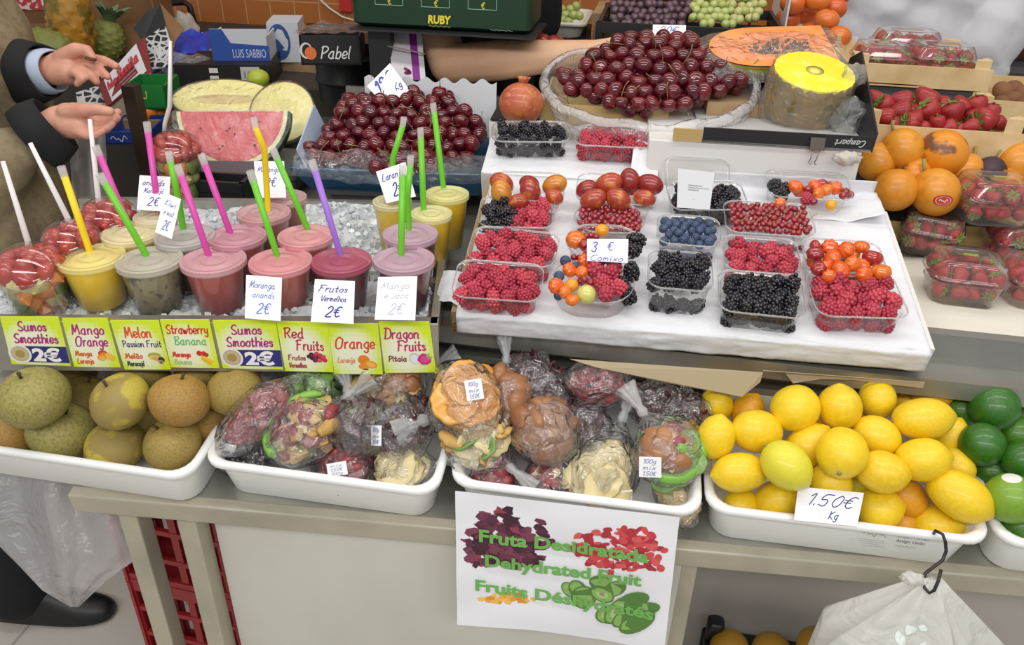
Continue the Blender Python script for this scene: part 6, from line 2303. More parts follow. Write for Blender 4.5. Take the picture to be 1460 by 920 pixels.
# ---- wooden crates
def wood_crate(label, a, b, dep, hgt, posts, tilt=0.0):
    """a, b: front bottom corners."""
    u = (b - a).normalized()
    L = (b - a).length
    v = V((0, 0, 1)).cross(u).normalized()
    m = M.Translation(a) @ M((u, v, V((0, 0, 1)))).transposed().to_4x4()
    r = thing('wooden_crate', label, 'crate', m)
    w = .005
    MB().box((L / 2, dep / 2, .003), (L, dep, .006)).obj('floor_board', WOOD, r, smooth=False)
    for nm, y in (('front_board', w / 2), ('rear_board', dep - w / 2)):
        MB().box((L / 2, y, hgt * .5), (L, w, hgt * .86)).obj(nm, WOOD, r, smooth=False)
    for x in (w / 2, L - w / 2):
        MB().box((x, dep / 2, hgt * .45), (w, dep - 2 * w, hgt * .7)).obj('end_board', WOOD, r, smooth=False)
    for x, s in ((.0, 1), (L, -1)):
        for y, t in ((0, 1), (dep, -1)):
            q = MB()
            k = posts
            tri = [V((x + s * w, y + t * w, 0)), V((x + s * (w + k), y + t * w, 0)), V((x + s * w, y + t * (w + k), 0))]
            q.rings([[p + V((0, 0, .006)) for p in tri], [p + V((0, 0, hgt * 1.32)) for p in tri]])
            q.obj('corner_post', WOOD, r, smooth=False, bevel=.002)
    return r, m, L


zc1 = 1.095
CA, CB = at_y(1212, 230, 1.66), at_y(1446, 240, 1.66)
zc1 = CB.z
CA.z = CB.z = zc1
wood_crate('pale wooden crate of loose strawberries behind the orange granadillas', CA, CB, .22, .072, .034)
cu = (CB - CA).normalized()
cv = V((0, 0, 1)).cross(cu).normalized()
SF = Frame(CA, CB, 6)
pk = Packer(SF)
SBL = [(1262, 150, 18, 150), (1287, 143, 19, 170), (1262, 166, 17, 160), (1285, 158, 19, 190), (1322, 143, 22, 120), (1340, 150, 18, 160), (1325, 158, 21, 140), (1358, 160, 22, 110), (1370, 152, 17, 100), (1392, 150, 20, 100), (1405, 170, 22, 190), (1300, 175, 20, 170), (1270, 178, 17, 180), (1337, 174, 14, 100), (1352, 182, 16, 200), (1424, 176, 15, 150), (1385, 180, 15, 10), (1250, 142, 16, 120), (1305, 168, 15, 60)]
rr = random.Random(6)
for x, y, r_, ang in SBL:
    p = pk.put(x, y, .075, r_ * 1.0 / FPX * 1.3, .86, floor=.018)
    while SF.uv(p)[1] < r_ * 1.55 / FPX + .012:
        p = p + (p - CAM).normalized() * .003
    strawberry(p, screen_dir(ang + 180 if rr.random() < .5 else ang, .15), r_ * .84 * depth_of(p) / FPX, 'loose ripe strawberry in the wooden crate behind the granadillas', 'loose strawberries in the wooden crate', rr.uniform(0, 6))
for x, y, r_ in ((1255, 157, 17), (1275, 172, 17), (1296, 160, 18), (1312, 172, 18), (1345, 165, 19), (1366, 172, 18), (1390, 168, 18), (1412, 160, 17), (1310, 150, 17), (1378, 158, 17), (1262, 182, 15), (1318, 184, 15), (1400, 184, 15), (1366, 186, 14)):
    p = pk.put(x, y, .062, r_ * 1.15 / FPX, .80, floor=.016)
    while SF.uv(p)[1] < r_ * 1.4 / FPX + .012:
        p = p + (p - CAM).normalized() * .003
    strawberry(p, screen_dir(rr.uniform(60, 240), .15), r_ * .86 * depth_of(p) / FPX, 'loose ripe strawberry in the wooden crate behind the granadillas', 'loose strawberries in the wooden crate', rr.uniform(0, 6))


def support(name, label, a, L, dep, z1, m, cat='riser', u=None, inset=.01, base=None):
    base = WT if base is None else base
    u = u or cu
    v = V((0, 0, 1)).cross(u).normalized()
    c = a + u * (L / 2) + v * (dep / 2)
    o = MB().box((0, 0, 0), (L - 2 * inset, dep - 2 * inset, z1 - base)).obj(name, m, None, smooth=False)
    o.matrix_world = M.Translation(V((c.x, c.y, (z1 + base) / 2))) @ M((u, v, V((0, 0, 1)))).transposed().to_4x4()
    return tag(o, label, cat)


support('riser_box', 'dark riser box under the crate of loose strawberries', CA, (CB - CA).length, .22, zc1 - .001, DARKG)
DA, DB = at_y(1205, 126, 1.93), at_y(1408, 130, 1.93)
zc2 = DB.z = DA.z = at_y(1320, 126, 1.93).z
wood_crate('pale wooden crate of boxed strawberries in front of the white shirted seller', DA, DB, .26, .05, .034)
support('riser_box', 'dark riser box under the crate of boxed strawberries', DA, (DB - DA).length, .26, zc2 - .001, DARKG, base=0.0)
zz = zc2 + .0075
for k, (x, y, w_) in enumerate(((1258, 113, .125), (1345, 114, .145))):
    clamshell('clear strawberry box in the rear crate, ' + ('nearest the half pineapple' if k == 0 else 'wide one by the crate post'), x, y, zz, w_, .105, .07, 0, 24, 20 + k, 'in the rear crate ' + 'AB'[k] if 0 else ('in the rear crate by the pineapple' if k == 0 else 'in the rear crate by the post'))
clamshell('clear strawberry box at the back of the rear crate with a bright sticker', 1294, 91, zz + .012, .16, .10, .07, 0, 24, 23, 'at the back of the rear crate')
# ------------------------------------------------------------------ melons and crates behind the smoothies
def lattice_crate(name, label, mtx, W, D, H, m, bars=9, rows=2, cat='crate', group=None, wall=.006, floor=True):
    """Plastic crate: solid rims, ribs and slotted sides. Origin at a front bottom corner."""
    r = thing(name, label, cat, mtx, group)

    def side(L, T):
        q = MB()
        for z, h in ((.012, .024), (H - .012, .024)):
            q.box((L / 2, 0, z), (L, wall * 1.6, h), T)
        for k in range(rows - 1):
            q.box((L / 2, 0, H * (k + 1) / rows), (L, wall * 1.3, .012), T)
        for k in range(bars + 1):
            q.box((L * k / bars if 0 < k < bars else (L * k / bars + (.006 if k == 0 else -.006)), 0, H / 2), (.008 if k % 3 else .016, wall, H - .002), T)
        return q
    side(W, M.Translation((0, wall, 0))).obj('front_side', m, r, smooth=False)
    side(W, M.Translation((0, D - wall, 0))).obj('rear_side', m, r, smooth=False)
    side(D, M.Translation((wall, 0, 0)) @ M.Rotation(pi / 2, 4, 'Z')).obj('end_side', m, r, smooth=False)
    side(D, M.Translation((W - wall, 0, 0)) @ M.Rotation(pi / 2, 4, 'Z')).obj('end_side', m, r, smooth=False)
    if floor:
        MB().box((W / 2, D / 2, .004), (W, D, .008)).obj('crate_floor', m, r, smooth=False)
    return r


def face_cam(p, tilt, turn=0.0):
    """Basis at p: x along the stall, z the normal leaning back by tilt degrees from straight up towards the viewer."""
    x = (CRIGHT * cos(radians(turn)) + V((0, 0, 1)).cross(CRIGHT) * sin(radians(turn))).normalized()
    bk = V((0, 0, 1)).cross(x).normalized()
    z = V((0, 0, 1)) * cos(radians(tilt)) - bk * sin(radians(tilt))
    y = z.cross(x)
    return M.Translation(p) @ M((x, y, z)).transposed().to_4x4()


# black crate under the tall fruit cup, grey box under the watermelon
a = at_z(205, 318, WT)
lattice_crate('plastic_crate', 'low black slotted crate beside the tall fruit cup, below the watermelon', M.Translation((at_y(272, 300, 1.46).x, 1.445, WT + .001)) @ M.Rotation(radians(4), 4, 'Z'), at_y(354, 300, 1.46).x - at_y(272, 300, 1.46).x, .065, .062, BLACKP, 8, 2)
pw = at_y(345, 233, 1.60)
o = MB().rings([rrect(.23, .16, .02, 0), rrect(.25, .17, .02, pw.z - WT - .012), rrect(.265, .185, .02, pw.z - WT - .011), rrect(.265, .185, .02, pw.z - WT)]).obj('plastic_tub', DARKG, None, auto=40)
o.matrix_world = M.Translation((pw.x + .012, 1.625, WT + .001)) @ M.Rotation(radians(6), 4, 'Z')
tag(o, 'dark grey plastic tub under the watermelon slice', 'tub')

# watermelon half slice
WR, WTk = .127, .05
wm = thing('watermelon_slice', 'thick half slice of watermelon wrapped in cling film', 'watermelon')
wm.matrix_world = face_cam(at_y(331, 159, 1.66), 62, 2)
WF = mat('watermelon flesh', '#d9464c', 0.35, noise_=[(16, '#e8858a', .5, .75), (60, '#c93a42', .55, .7)], coat=.4)
WRD = mat('watermelon white rind', '#e6e6b4', 0.4)
WGR = mat('watermelon skin', '#22401f', 0.35, noise_=(14, '#3f6a34', .5, .6))


def halfdisc(r, z, n=32):
    return [V((r * cos(-pi * k / n), r * sin(-pi * k / n), z)) for k in range(n + 1)]


q = MB()
q.rings([halfdisc(WR * .90, .0012), halfdisc(.002, .0012)], False, False, close=False)
q.rings([halfdisc(WR * .90, -WTk), halfdisc(WR * .90, .0012)], True, False, close=True)
q.obj('flesh', WF, wm, smooth=False)
q = MB()
q.rings([halfdisc(WR * .972, .0008), halfdisc(WR * .90, .0010)], False, False, close=False)
q.obj('white_rind', WRD, wm, smooth=False)
q = MB()
q.rings([halfdisc(WR * .97, 0.0006), halfdisc(WR, -.002), halfdisc(WR * 1.005, -WTk * .5), halfdisc(WR * .97, -WTk)], False, True, close=False)
q.obj('rind', WGR, wm)
rr = random.Random(5)
sm = MB().ico((0, 0, 0), (.0032, .002, .001), 1).mesh('melon_seed', mat('melon seed', '#3a2018', .4))
for k in range(9):
    a, r_ = -rr.uniform(.3, 2.8), WR * rr.uniform(.3, .75)
    inst('seed', sm, TRS((r_ * cos(a), r_ * sin(a), .0016), (0, 0, rr.uniform(0, 3))), parent=wm)
q = sheet(30, 20, lambda a, b: V(((-1.04 + 2.08 * a) * WR, (.03 - 1.05 * b) * WR * (1 - .75 * abs(2 * a - 1) ** 3), .004 + .0035 * noise.noise(V((a * 7 + b * 5, b * 4, 1))))))
q.obj('cling_film', cling, wm)

MELF = mat('melon flesh', '#efe38a', 0.4, noise_=[(8, '#f1e9a6', .45, .7)], coat=.3)
MELC = mat('melon cavity', '#dcc682', 0.45, noise_=[(30, '#cbb068', .5, .7)])
MELS = mat('green melon skin', '#4b5a2a', 0.5, noise_=(20, '#6a7838', .45, .65))


def melon(label, p, tilt, turn, a, b, cav, skin=MELS):
    r = thing('melon_half', label, 'melon')
    r.matrix_world = face_cam(p, tilt, turn)
    n = 44

    def ring(s, z, f=1.0):
        return [V((a * s * cos(2 * pi * k / n), b * s * f * sin(2 * pi * k / n), z)) for k in range(n)]
    q = MB()
    rs = [ring(max(cos(pi / 2 * k / 10), .01), -b * .92 * sin(pi / 2 * k / 10)) for k in range(10, -1, -1)]
    q.rings(rs, True, False)
    q.obj('skin', skin, r)
    q = MB()
    q.rings([ring(.985, .0005), ring(.96, .0012), ring(cav + .12, .0012, .6), ring(cav, -.002, .4)], False, False)
    q.obj('flesh', MELF, r)
    q = MB()
    q.rings([ring(cav, -.002, .4), ring(cav * .8, -.006, .35), ring(.02, -.008, .3)], False, True)
    q.obj('seed_cavity', MELC, r)
    o = MB().rings([ring(1.02, -.012), ring(1.03, .002), ring(.9, .005), ring(.05, .004)], False, True)
    o.obj('cling_film', cling, r)
    return r


melon('long melon half with its pale yellow cut face up, behind the watermelon', at_y(318, 141, 1.86), 40, 0, .128, .058, .62)
melon('round melon half with a plain pale yellow face, between the watermelon and the cherries', at_y(402, 160, 1.80), 52, -8, .080, .078, .03, mat('pale melon skin', '#c9c07a', .5))
a_ = at_y(350, 176, 1.80)
gbox('riser_box', 'grey riser box under the two melon halves', 'riser', ((at_y(245, 170, 1.80) - G.o).dot(G.u), (at_y(452, 170, 1.80) - G.o).dot(G.u)), ((V((0, 1.795, 0)) - G.o).dot(V((0, 1, 0))), (V((0, 1.98, 0)) - G.o).dot(V((0, 1, 0)))), (WT, at_y(350, 176, 1.82).z - .01), DARKG)

# dark wooden post and things around it
a, b = at_y(186, 128, 1.60), at_y(214, 275, 1.60)
zt = at_y(184, 128, 1.60).z
q = MB().box((0, 0, 0), (.03, .03, zt - WT)).obj('wooden_post', mat('dark brown wood', '#33251c', .6), None, smooth=False)
q.matrix_world = M.Translation((at_y(197, 200, 1.62).x, 1.635, (WT + zt) / 2 + .001)) 
tag(q, 'dark brown wooden post standing behind the magenta straw', 'post')

# ------------------------------------------------------------------ rear bench with cartons
BZ = 1.0
o = MB().box((-1.345, 2.75, BZ / 2), (1.41, .95, BZ)).obj('rear_bench', mat('dark bench', '#39332c', .7), None, smooth=False)
tag(o, 'dark storage bench along the orange tiled wall piled with cartons', 'bench')


def bz(px, py, z=BZ):
    return at_z(px, py, z)


def carton_px(name, label, x0, x1, y_bot, depth, h, m, z=BZ, inner=None, turn=0.0, closed=False, hs=None):
    a, b = at_z(x0, y_bot, z), at_z(x1, y_bot, z)
    L = (b - a).length
    x = (b - a).normalized()
    x = V((x.x, x.y, 0)).normalized()
    y = V((0, 0, 1)).cross(x)
    mt = M.Translation(a) @ M((x, y, V((0, 0, 1)))).transposed().to_4x4()
    r = thing(name, label, 'carton', mt)
    if closed:
        MB().box((L / 2, depth / 2, h / 2), (L, depth, h)).obj('box_body', m, r, smooth=False)
    else:
        w = .005
        hs = hs or (h, h, h, h)
        MB().box((L / 2, depth / 2, w / 2), (L, depth, w)).obj('floor_panel', inner or m, r, smooth=False)
        for nm, c, d, hh in (('front_panel', (L / 2, w / 2), (L, w), hs[0]), ('rear_panel', (L / 2, depth - w / 2), (L, w), hs[1]), ('end_panel', (w / 2, depth / 2), (w, depth), hs[2]), ('end_panel', (L - w / 2, depth / 2), (w, depth), hs[3])):
            MB().box((c[0], c[1], hh / 2), (d[0], d[1], hh)).obj(nm, m, r, smooth=False)
    return r, L, mt


def front_print(r, draw, off=.0008, name='printed_lettering'):
    """Printing on a carton's front: x along, y up, metres."""
    t = MB()
    draw(t)
    t.mapped(lambda p: V((p.x, -off - p.z, p.y)))
    t.obj(name, print_mat(), r, smooth=False)


# bin with the black mandarin carton on top
pb = bz(475, 158)
o = thing('round_bin', 'black ribbed round bin under the black mandarin carton', 'bin', V((pb.x, pb.y + .14, BZ)))
rb_ = 50 * depth_of(pb) / FPX
hb_ = .165
pr = [(rb_ * .9, 0), (rb_ * .92, .05), (rb_ * .98, .055), (rb_ * .98, .06), (rb_ * .94, .065), (rb_ * .95, .115), (rb_ * 1.01, .12), (rb_ * 1.01, .126), (rb_ * .97, .131), (rb_, hb_), (rb_ * .9, hb_)]
MB().lathe(pr, 48).obj('bin_body', BLACKP, o, auto=40)
MB().lathe([(rb_ * 1.0, .118), (rb_ * 1.025, .121), (rb_ * 1.0, .125)], 48, False, False).obj('metal_band', mat('bin band', '#8a8b8c', .3, .8), o)
zp = BZ + hb_ + .001
r, L, mt = carton_px('fruit_carton', 'black carton with an orange fruit emblem and white script, on the round bin', 430, 516, 93, .17, .068, BLACKC, z=zp)


t2 = MB()


def pabel(t):
    script(t2, 'Pabel', L * .32, .016, .028, '#e8e8ea', .05, .3, fit=L * .50)
    disc(t, L * .10, .034, .015, .019, '#d8d0c8', 0, 16); disc(t, L * .11, .034, .011, .015, '#1f1f21', .0002, 16); disc(t, L * .17, .028, .014, .015, '#d9743a', .0003, 16)


front_print(r, pabel, name='printed_emblem')
t2.mapped(lambda p: V((p.x, -.0008 - p.z, p.y)))
t2.obj('printed_lettering', print_mat(), r, smooth=False)
q = sheet(20, 12, lambda a, b: V((-.01 + a * (L + .03), 0.02 + b * .13, .072 + .014 * noise.noise(V((a * 5, b * 4, 1))))))
q.obj('plastic_wrap', cling, r)
# blue and white carton
r, L, mt = carton_px('fruit_carton', 'blue and white carton with blue lettering against the tiled wall', 305, 386, 91, .15, .125, mat('white printed card', '#c9cdd4', .55), z=BZ + .055, inner=CARDB, hs=(.10, .07, .08, .08))


t3 = MB()


def blueprint(t):
    t3.add([(0, 0, 0), (L, 0, 0), (L, .052, 0), (L * .35, .06, 0), (L * .22, .10, 0), (0, .10, 0)], [(0, 1, 2, 3, 4, 5)], None, '#2a4fa0')
    block(t, 'LUIS SABBIO', L * .36, .018, .026, '#c8d4ee', fit=L * .58, bold=0, z=.0003)


front_print(r, blueprint)
t3.mapped(lambda p: V((p.x, -.0006 - p.z, p.y)))
t3.obj('printed_panel', print_mat(), r, smooth=False)
r, L, mt = carton_px('fruit_carton', 'white carton with a round blue emblem beside the black mandarin carton', 386, 430, 89, .15, .12, MATS['white printed card'], z=BZ + .03, closed=True)
front_print(r, lambda t: (disc(t, L * .35, .062, L * .36, .055, '#2d4f8e', 0, 20), disc(t, L * .38, .07, L * .24, .032, '#c9cdd4', .0003, 12, .5, .3), disc(t, L * .30, .05, L * .14, .02, '#2d4f8e', .0006, 12, .5, .3), [t.box((L * (.75 + .1 * k), .05, 0), (L * .05, .03, .0002), col='#7a88a8') for k in range(0)]), name='printed_emblem')
o = gb = MB().box((0, 0, 0), (.52, .22, .028)).obj('storage_board', CARDB, None, smooth=False)
pp_ = at_z(370, 92, BZ + .014)
o.matrix_world = M.Translation(pp_ + V((0, .105, 0)))
tag(o, 'brown board lying under the blue and white cartons', 'board')
# black carton in front
r, L, mt = carton_px('fruit_carton', 'wide low black carton with small white labels, behind the long melon half', 252, 388, 124, .20, .064, mat('very dark card', '#191718', .5), z=BZ, closed=True)
for k_ in range(2):
    front_print(r, lambda t: t.box((L * .41, .048 - .022 * k_, 0), (.025, .014, .0002), col='#d8d4d0'), name='white_label')
front_print(r, lambda t: t.box((L * .79, .036, 0), (.055, .045, .0002), col='#bdbdbd'), name='printed_label')
front_print(r, lambda t: [t.box((L * .73 + .012 * k, .036, .0002), (.006, .02, .0002), col='#8a8a8e') for k in range(4)], name='print_marks')
pgr = at_z(374, 112, BZ + .02)
tag(inst('green_apple', ame[0], TRS(mt @ V((L * .90, -.045, .034)), s=.032)), 'yellow green round fruit in front of the wide black carton', 'apple')
setmat(bpy.data.objects[-1] if 0 else [o for o in COL.objects if o.name.startswith('green_apple')][0], mat('yellow green skin', '#b4c43a', .4))
# blue plastic sheet and clear wrap
q = sheet(26, 18, lambda a, b: bz(198 + 82 * a, 118 - 14 * b, BZ) + V((0, b * .15, .01 + .10 * sin(a * 2.6) * (.35 + .65 * b) + .03 * noise.noise(V((a * 5, b * 5, 2))))))
tag(q.obj('blue_plastic_sheet', mat('blue plastic', '#2a3fb4', .3, bump=(20, .6, .01)), None), 'crumpled blue plastic sheet behind the white fork', 'plastic sheet')
q = MB().ico((0, 0, 0), (.10, .05, .04), 3, fn=lambda p: 1 + .5 * noise.noise(p * 2.2))
tag(inst('plastic_wrap', q.mesh('plastic_wrap', clear('loose wrap', haze=.22, rough=.15, gloss=1.6, bump=(40, 1, .01))), M.Translation(bz(262, 118) + V((0, .02, .04)))), 'loose crumpled clear plastic beside the wide black carton', 'plastic wrap')
# tag strips
r, *_ = card('price_tag', 'upright white tag with blue and green print in front of the blue carton', [at_t(288, 46, 2.72), at_t(305, 50, 2.72), at_t(293, 78, 2.70), at_t(277, 75, 2.70)], lambda t, W, H: [t.add([(W * .18, H * y0, 0), (W * .82, H * y0, 0), (W * .82, H * y1, 0), (W * .18, H * y1, 0)], [(0, 1, 2, 3)], None, c) for y0, y1, c in ((.66, .92, '#4a6a9c'), (.40, .58, '#2d7a3c'), (.08, .30, '#5a8aa0'))], pname='print', cat='tag')
# green crate, oranges carton, blue box
GRNP = mat('green plastic', '#1f7a35', .4)
r, L, mt = carton_px('plastic_crate', 'green plastic crate behind the oranges', 182, 240, 156, .14, .062, GRNP, z=BZ, closed=False)
front_print(r, lambda t: block(t, 'ANU', L * .1, .028, .022, '#c9b84a', fit=L * .45))
r, L, mt = carton_px('fruit_carton', 'small brown carton of oranges in front of the green crate', 176, 238, 186, .15, .028, CARDB, z=WT + .002)
ORG = mat('orange peel', '#e8801c', .4, var='#e58a24', bump=(200, .2, .001))
or_me = MB().ico((0, 0, 0), (1, 1, .95), 3).mesh('orange', ORG)
for k, (x, y, lab) in enumerate(((201, 163, 'orange in the small carton next to the dark wooden post'), (213, 159, 'orange in the middle of the small brown carton'), (226, 163, 'orange at the end of the small carton by the melon'))):
    p = at_y(x, y, (mt @ V((0, .05 + .02 * k, 0))).y)
    inst('orange', or_me, TRS(p, s=.026), lab, 'orange', 'oranges in the small carton')
r, L, mt = carton_px('fruit_carton', 'dark blue carton with white swirls below the lower hand', 150, 216, 206, .16, .032, mat('dark blue card', '#1f3a86', .5), z=WT + .002)
front_print(r, lambda t: (squiggle(t, L * .15, .006, L * .35, .018, '#c8d2ea', .06, 3), disc(t, L * .75, .016, .016, .010, '#c8d2ea', 0, 14), disc(t, L * .75, .016, .012, .007, '#1f3a86', .0002, 14)))
a = at_z(143, 262, .80)
lattice_crate('plastic_crate', 'dark slotted plastic crate between the waiting man and the wooden post', M.Translation((-1.14, 1.52, .62)) @ M.Rotation(radians(8), 4, 'Z'), .21, .3, .27, mat('charcoal plastic', '#38393c', .5), 7, 3)
o = MB().box((-1.03, 1.68, .305), (.24, .30, .61)).obj('storage_box', mat('dark box', '#2a2a2c', .6), None, smooth=False)
tag(o, 'dark box under the slotted crate beside the stall', 'box')

# pineapple cartons, pineapples
BRN = mat('brown carton', '#8a6642', .75, noise_=(12, '#785636', .4, .7))
r, L, mt = carton_px('fruit_carton', 'big brown open carton of pineapples against the wall', 18, 232, 78, .22, .22, BRN, z=BZ, hs=(.10, .26, .20, .24))
PSK = mat('golden pineapple skin', '#b98324', .5, noise_=[(26, '#6a5a22', .48, .62), (5, '#8a7428', .5, .7)])
PSG = mat('green pineapple skin', '#7f8440', .55, noise_=[(5, '#a89a48', .5, .65)])


def pineapple(label, p, ax, R, Hh, m, leaves=True):
    r = thing('pineapple', label, 'pineapple', M.Translation(p) @ axis_rot(ax).to_4x4())
    q = MB()
    rs = []
    for k in range(33):
        z = k / 32
        rad = R * (sin(pi * (.12 + .80 * z)) ** .45)
        ring = []
        for i in range(72):
            a = 2 * pi * i / 72
            e = max(0, cos(7.0 * a + z * 30)) * max(0, cos(7.0 * a - z * 30))
            ring.append(V(((rad + R * .09 * e ** .6) * cos(a), (rad + R * .09 * e ** .6) * sin(a), z * Hh)))
        rs.append(ring)
    q.rings(rs)
    q.obj('skin', m, r)
    if leaves:
        q = MB()
        rr = random.Random(3)
        for k in range(34):
            a = k * 2.4
            l = rr.uniform(.5, 1.0)
            d = V((cos(a), sin(a), 0))
            w = V((-sin(a), cos(a), 0)) * R * .16
            b0 = V((0, 0, Hh * .98)) + d * R * .2
            pts = [b0, b0 + d * R * .35 * l + V((0, 0, Hh * .25 * l)), b0 + d * R * .8 * l + V((0, 0, Hh * .42 * l)), b0 + d * R * 1.2 * l + V((0, 0, Hh * .5 * l))]
            q.add([pts[0] - w, pts[0] + w, pts[1] - w, pts[1] + w, pts[2] - w * .6, pts[2] + w * .6, pts[3]], [(0, 1, 3, 2), (2, 3, 5, 4), (4, 5, 6)])
        q.obj('leaf_crown', mat('pineapple leaves', '#5f7f5a', .55, noise_=(10, '#8aa07a', .4, .7)), r)
    return r


pp_ = at_y(106, 66, (mt @ V((0, -.085, 0))).y)
R_ = 30 * depth_of(pp_) / FPX
pineapple('golden ripe pineapple standing upright in front of the big brown carton', V((pp_.x, pp_.y, BZ + .02)), V((.02, .05, 1)), R_, R_ * 3.6, PSK)
pp_ = at_y(70, 60, (mt @ V((0, -.20, 0))).y)
pineapple('greenish pineapple lying on its side beside the golden one', V((pp_.x + .06, pp_.y, BZ + R_ * .95)), V((-1, -.1, .15)), R_ * .85, R_ * 2.3, PSG, False)
lv = pineapple('pineapple with a pale green leaf crown behind the red labelled carton', V((at_y(150, 84, 2.5).x, 2.5, BZ + .002)), V((.25, .2, 1)), .055, .12, PSG)
# open black, red and white pineapple carton
pcart = thing('fruit_carton', 'open pineapple carton, black and white patterned, with a red and white flap', 'carton', at_t(190, 100, 2.34))


def into(o, name, label=None):
    for kk in ('category', 'label', 'group'):
        if kk in o:
            del o[kk]
    bpy.context.view_layer.update()
    o.name = name
    m_ = o.matrix_world.copy()
    o.parent = pcart
    o.matrix_parent_inverse = pcart.matrix_world.inverted()
    if label:
        o['label'] = label


KA = [at_t(*q, 2.30) for q in ((148, 108), (194, 60), (211, 100), (160, 146))]
k = card('carton_panel', 'red and white carton flap with red script lettering, beside the upper hand', [at_t(140, 120, 2.30), at_t(206, 52, 2.34), at_t(216, 104, 2.28), at_t(152, 152, 2.24)], None, None, mat('dark red card', '#7e2a2a', .55), 'carton', .004)
r0, loc, n, W, H = k
c0 = r0.matrix_world.translation
t = MB()
wq = [p + n * .0006 - c0 for p in KA]
# white label
t.add([r0.matrix_world.inverted() @ (at_t(*q, tt_ - .004)) for q, tt_ in (((148, 114), 2.296), ((194, 62), 2.330), ((209, 101), 2.286), ((160, 145), 2.248))], [(0, 1, 2, 3)])
o = t.obj('white_label', mat('white label paper', '#d6d4d8', .55), r0, smooth=False)
t = MB()
script(t, 'Isla', .02, .50, .30, '#b5323a', .07, .1, fit=.26)
script(t, 'Bonita', .34, .50, .34, '#b5323a', .07, .1, fit=.58)
for k_ in range(2):
    t.box((.55, .36 - .12 * k_, 0), (.5 - .1 * k_, .025, .0001), col='#a89098')
LQ = [r0.matrix_world.inverted() @ at_t(*q, tt_ - .007) for q, tt_ in (((148, 114), 2.296), ((194, 62), 2.330), ((209, 101), 2.286), ((160, 145), 2.248))]
fq = quad_map(LQ)
t.mapped(fq)
t.obj('printed_lettering', print_mat(), r0, smooth=False)
PAT = bpy.data.materials.new('black and white maze print')
PAT.use_nodes = True
nt = PAT.node_tree
vo = nt.nodes.new('ShaderNodeTexVoronoi')
vo.feature = 'DISTANCE_TO_EDGE'
vo.inputs['Scale'].default_value = 48
tc = nt.nodes.new('ShaderNodeTexCoord')
nt.links.new(tc.outputs['Object'], vo.inputs['Vector'])
cr = nt.nodes.new('ShaderNodeValToRGB')
cr.color_ramp.elements[0].color = (.55, .55, .55, 1)
cr.color_ramp.elements[1].color = (.01, .01, .012, 1)
cr.color_ramp.elements[0].position = .10
cr.color_ramp.elements[1].position = .14
nt.links.new(vo.outputs['Distance'], cr.inputs[0])
nt.links.new(cr.outputs[0], nt.nodes['Principled BSDF'].inputs['Base Color'])


def panel(name, pts, t_, m, label=None, cat='carton', thick=.004):
    P = [at_t(x, y, t_ + dt) for x, y, dt in pts]
    c0 = sum(P, V()) / len(P)
    q = MB()
    q.add([p - c0 for p in P], [tuple(range(len(P)))])
    o = q.obj(name, m, None, smooth=False)
    o.location = c0
    s = o.modifiers.new('s', 'SOLIDIFY')
    s.thickness = thick
    return tag(o, label, cat)


pc_ = panel('p', [(203, 60, .02), (236, 36, .03), (244, 60, .02), (240, 96, -.02), (218, 100, -.02)], 2.38, PAT)
p2 = panel('p', [(190, 40, .03), (212, 14, .05), (228, 6, .06), (236, 36, .03), (203, 60, .02)], 2.38, BLACKC)
p3 = panel('p', [(108, 132, 0), (140, 122, .02), (152, 152, 0), (112, 156, -.02)], 2.30, PAT)
p4 = panel('p', [(228, 6, .06), (262, 42, .05), (250, 60, .03), (240, 96, -.02), (236, 36, .03)], 2.40, BRN)
p5 = panel('p', [(155, 152, -.02), (216, 105, .0), (216, 140, -.02), (186, 172, -.05), (160, 176, -.05)], 2.28, mat('grey brown card', '#8d8070', .7))
into(r0, 'red_flap', 'red flap with a white label')
for o_, nm_ in ((pc_, 'patterned_panel'), (p2, 'black_flap'), (p3, 'patterned_panel'), (p4, 'brown_flap'), (p5, 'carton_side')):
    into(o_, nm_)
q = MB().ico((0, 0, 0), (.05, .03, .07), 3, fn=lambda p: 1 + .35 * noise.noise(p * 2))
tag(inst('paper_bag', q.mesh('paper_bag', mat('crumpled grey white bag', '#a9a196', .7)), M.Translation(at_t(264, 48, 2.75))), 'crumpled greyish paper bag beside the patterned carton', 'bag')
# red and white pack at the top edge, white carton under it
r, L, mt = carton_px('fruit_pack', 'red and white checked pack at the top edge above the waiting man', -60, 74, 14, .14, .10, mat('red white pack', '#c23a3a', .4, noise_=(60, '#e8dcdc', .5, .55)), z=1.13, closed=True)
gbox_ = MB().box((0, 0, 0), (L, .13, 1.13 - BZ - .002)).obj('shelf_box', BRN, None, smooth=False)
gbox_.matrix_world = mt @ M.Translation((L / 2, .07, -(1.13 - BZ) / 2 - .0005))
tag(gbox_, 'brown box under the red and white pack', 'box')
# dark bent metal frame against the tiles
q = MB().tube([at_y(228, 5, 3.1), at_y(262, 3, 3.1), at_y(270, 8, 3.1), at_y(281, 48, 3.1)], .012, 8)
tag(q.obj('metal_frame', mat('dark metal', '#2a221e', .4, .4), None), 'dark bent metal frame leaning by the orange tiles', 'frame')
q = MB().tube([at_y(455, -2, YW - .02), at_y(470, 12, YW - .02), at_y(488, 24, YW - .02), at_y(508, 30, YW - .02)], .004, 6)
tag(q.obj('cord', mat('white cord', '#e6d8c8', .5), None), 'thin white cord hanging across the orange tiles', 'cord')
q = MB().box((0, 0, 0), (.05, .02, .06)).obj('red_tag', mat('red plastic', '#c4302e', .4), None, smooth=False, bevel=.004)
q.matrix_world = M.Translation(at_y(493, 6, YW - .012))
tag(q, 'small red plastic holder on the orange tiles', 'holder')

